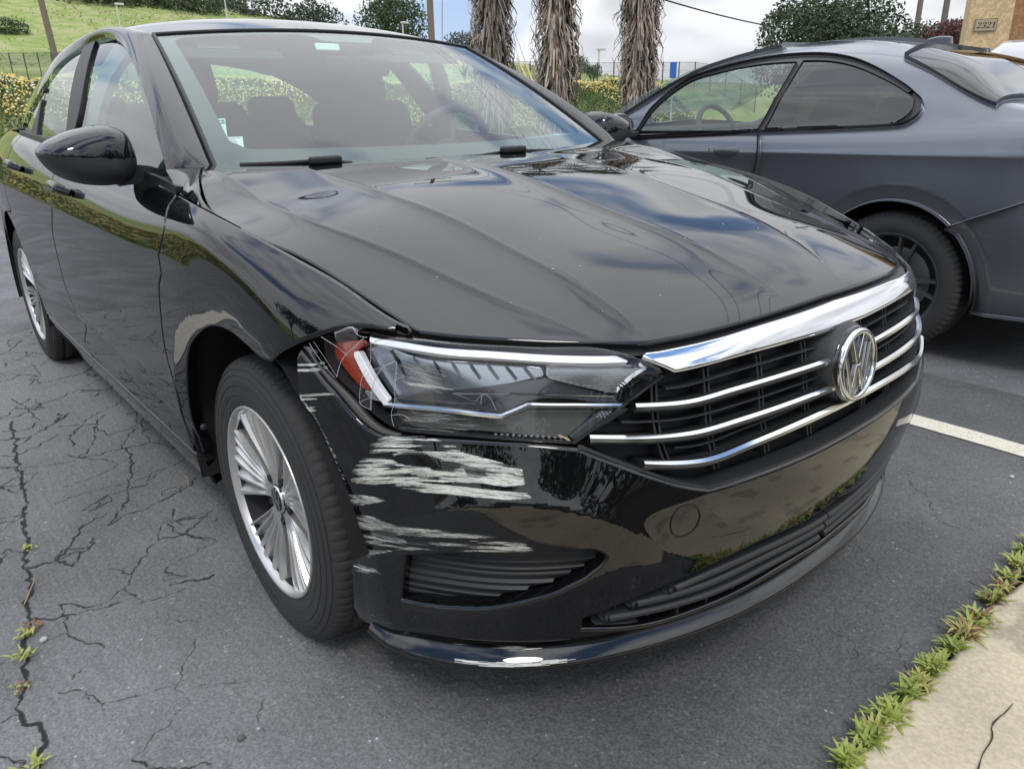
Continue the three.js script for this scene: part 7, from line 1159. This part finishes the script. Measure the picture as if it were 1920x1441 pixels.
// ---- stucco building on the right with its number
{
  const stucco = (r, g, b) => dataTex(512, 512, (u, v, i, j) => { const a = fbm(i / 14, j / 14, 3, 4), k = sstep(0.46, 0.60, a), h = hash3(i >> 1, j >> 1, 4), c = 1 + (k - 0.5) * 0.12 + (h - 0.5) * 0.08; return [r * c, g * c, b * c]; }, { srgb: true });
  const t1 = stucco(0.80, 0.70, 0.54), t2 = stucco(0.66, 0.52, 0.38), d = 19, a = along(1813, 60, d), bl = thing('stucco_building', 'tan stucco building with the number 2321', 'building', [a[0], 0, a[2]], 0);  // second stucco tone is darker: shade on the set-back wall painted in
  const b = along(1894, 60, d + 0.1), w = Math.hypot(b[0] - a[0], b[2] - a[2]), ang = -Math.atan2(b[2] - a[2], b[0] - a[0]); bl.rotation.y = ang;
  const uvBox = (w0, h0, d0, x, y, z, k = 1.6) => { const g = new THREE.BoxGeometry(w0, h0, d0), uv = g.attributes.uv, p = g.attributes.position, n = g.attributes.normal; for (let i = 0; i < uv.count; i++) { const ax = Math.abs(n.getX(i)) > 0.5; uv.setXY(i, (ax ? p.getZ(i) : p.getX(i)) / k, p.getY(i) / k); } g.translate(x, y, z); return g; };
  part(bl, 'pier', uvBox(w, 4.2, 0.9, w / 2, 2.1, -0.45), std(1, 1, 1, 0.95, 0, { map: t1 })); part(bl, 'wall', uvBox(4, 4.2, 0.4, w + 2.0 + 0.002, 2.1, -0.75), std(1, 1, 1, 0.95, 0, { map: t2 })); part(bl, 'roof_band', uvBox(5.3, 0.4, 1.4, w / 2 + 2.1, 4.4, -0.5), std(1, 1, 1, 0.95, 0, { map: t2 }));
  const wn = part(bl, 'window', box(1.2, 1.3, 0.06, w + 1.6, 1.7, -0.53, 0.01), std(0.03, 0.035, 0.04, 0.08)); part(wn, 'window_frame', [box(1.3, 0.07, 0.09, w + 1.6, 2.38, -0.52, 0.01), box(1.3, 0.07, 0.09, w + 1.6, 1.02, -0.52, 0.01), box(0.07, 1.3, 0.09, w + 0.97, 1.7, -0.52, 0.01), box(0.07, 1.3, 0.09, w + 2.23, 1.7, -0.52, 0.01)], std(0.3, 0.24, 0.17, 0.6));
  const q0 = along(1835, 56, d), q1 = along(1863, 37, d), cx = (Math.hypot(q0[0] - a[0], q0[2] - a[2]) + Math.hypot(q1[0] - a[0], q1[2] - a[2])) / 2, cy = (q0[1] + q1[1]) / 2, pw = 0.40, ph = 0.235;
  const plaque = part(bl, 'number_plaque', box(pw, ph, 0.03, cx, cy, 0.018, 0.008), std(0.38, 0.33, 0.25, 0.6), 'plaque with the number 2321');
  const tx = canvasTex(512, 300, (c, W, H) => { c.fillStyle = '#a99a80'; c.fillRect(0, 0, W, H); c.strokeStyle = '#5d5140'; c.lineWidth = 14; c.strokeRect(10, 10, W - 20, H - 20); c.fillStyle = '#1d1a17'; c.font = 'bold italic 196px serif'; c.textAlign = 'center'; c.textBaseline = 'middle'; c.fillText('2321', W / 2, H / 2 + 8); });
  const pf = new THREE.PlaneGeometry(pw * 0.97, ph * 0.97); pf.translate(cx, cy, 0.0345); part(plaque, 'number_face', pf, std(1, 1, 1, 0.6, 0, { map: tx }));
  const s0 = along(1845, 96, d - 0.5); const bs = canvasTex(256, 256, (c, W, H) => { c.fillStyle = '#1d55b5'; c.fillRect(0, 0, W, H); c.strokeStyle = '#fff'; c.fillStyle = '#fff'; c.lineWidth = 16; c.beginPath(); c.arc(118, 170, 52, 0.2, 4.2); c.stroke(); c.beginPath(); c.arc(112, 50, 18, 0, 7); c.fill(); c.beginPath(); c.moveTo(112, 70); c.lineTo(116, 140); c.lineTo(170, 140); c.lineTo(196, 206); c.stroke(); c.beginPath(); c.moveTo(114, 104); c.lineTo(160, 104); c.stroke(); });
  const sg = thing('parking_sign', 'blue accessible parking sign on a post before the stucco building', 'sign', [s0[0], 0, s0[2]], ang); const sp0 = box(0.21, 0.21, 0.012, 0, s0[1] - 0.05, 0, 0.004), pl = part(sg, 'sign_plate', sp0, std(0.02, 0.09, 0.35, 0.5)); const fc = new THREE.PlaneGeometry(0.198, 0.198); fc.translate(0, s0[1] - 0.05, 0.0075); part(pl, 'sign_face', fc, std(1, 1, 1, 0.5, 0, { map: bs })); part(sg, 'post', tube([[0, 0, -0.02], [0, s0[1] + 0.05, -0.02]], 0.025, 8), std(0.4, 0.4, 0.4, 0.4, 0.7));
}
{ const b = along(1262, 140, 20), top = along(1262, 116, 20), t = thing('street_sign', 'narrow blue sign on a white post by the bank', 'sign', [b[0], 0, b[2]], -0.9); part(t, 'sign_plate', box(0.16, 0.36, 0.02, 0, top[1] - 0.18, 0, 0.004), std(0.03, 0.12, 0.42, 0.5)); part(t, 'post', tube([[0, 0, -0.025], [0, top[1], -0.025]], 0.022, 8), std(0.6, 0.6, 0.6, 0.5)); }
// ---- white car beyond the coupe, only its roof corner in view
{
  const c0 = along(1915, 118, 10.0), w = thing('sport_utility_vehicle', 'white sport utility vehicle parked before the stucco building', 'car', [c0[0] + 0.95, 0, c0[2]], 0.35), white = phys(0.72, 0.72, 0.72, { roughness: 0.3, clearcoat: 1, clearcoatRoughness: 0.03 }), dark = std(0.02, 0.022, 0.024, 0.1);
  const sec = [[-0.86, 0.25], [-0.90, 0.55], [-0.87, 0.88], [-0.66, 1.42], [-0.3, 1.50], [0.3, 1.50], [0.66, 1.42], [0.87, 0.88], [0.90, 0.55], [0.86, 0.25]], k = (z) => sec.map(([x, y]) => { const cap = lin([-2.1, -1.2, -0.5, 1.3, 1.9, 2.1], [0.80, 0.95, 1.46, 1.5, 1.05, 0.8])(z); return [x * lin([-2.1, -1.7, 1.8, 2.1], [0.8, 1, 1, 0.85])(z), Math.min(y, cap), z]; });
  const zs = [-2.1, -1.7, -1.2, -0.85, -0.5, 0, 0.6, 1.2, 1.6, 1.9, 2.1], S = (u, v) => { const i = clamp(u * (zs.length - 1), 0, zs.length - 1.0001), a = k(zs[Math.floor(i)]), b = k(zs[Math.floor(i) + 1]), q = clamp(v * (sec.length - 1), 0, sec.length - 1.0001), j = Math.floor(q), f = i - Math.floor(i); return vmix(vmix(a[j], a[j + 1], q - j), vmix(b[j], b[j + 1], q - j), f); };
  w.scale.y = 1.16; part(w, 'body', sheet(S, 0, 1, 60, 0, 1, 54, 1), white); for (const s of [-1, 1]) for (const [z0, z1] of [[-0.45, 0.35], [0.42, 1.15]]) part(w, 'side_window', (() => { const P = (z, y) => { const t = (y - 0.88) / (1.42 - 0.88); return [s * (lerp(0.87, 0.66, t) + 0.012), y, z]; }; return geo([...P(z0, 0.94), ...P(z1, 0.94), ...P(z1, 1.36), ...P(z0 + (z0 < 0 ? 0.25 : 0), 1.36)], null, [0, 0, 1, 0, 1, 1, 0, 1], [0, 1, 2, 0, 2, 3]); })(), dark);
  for (const s of [-1, 1]) for (const z of [-1.35, 1.30]) { const g = new THREE.TorusGeometry(0.24, 0.085, 12, 40); g.rotateY(Math.PI / 2); g.translate(s * 0.80, 0.325, z); const wh = part(w, 'wheel', g, M.rubber); const h = new THREE.CylinderGeometry(0.2, 0.2, 0.1, 24); h.rotateZ(Math.PI / 2); h.translate(s * 0.80, 0.325, z); part(wh, 'rim', h, std(0.4, 0.4, 0.4, 0.4, 0.7)); }
}
shadows(scene);
renderer.render(scene, camera);
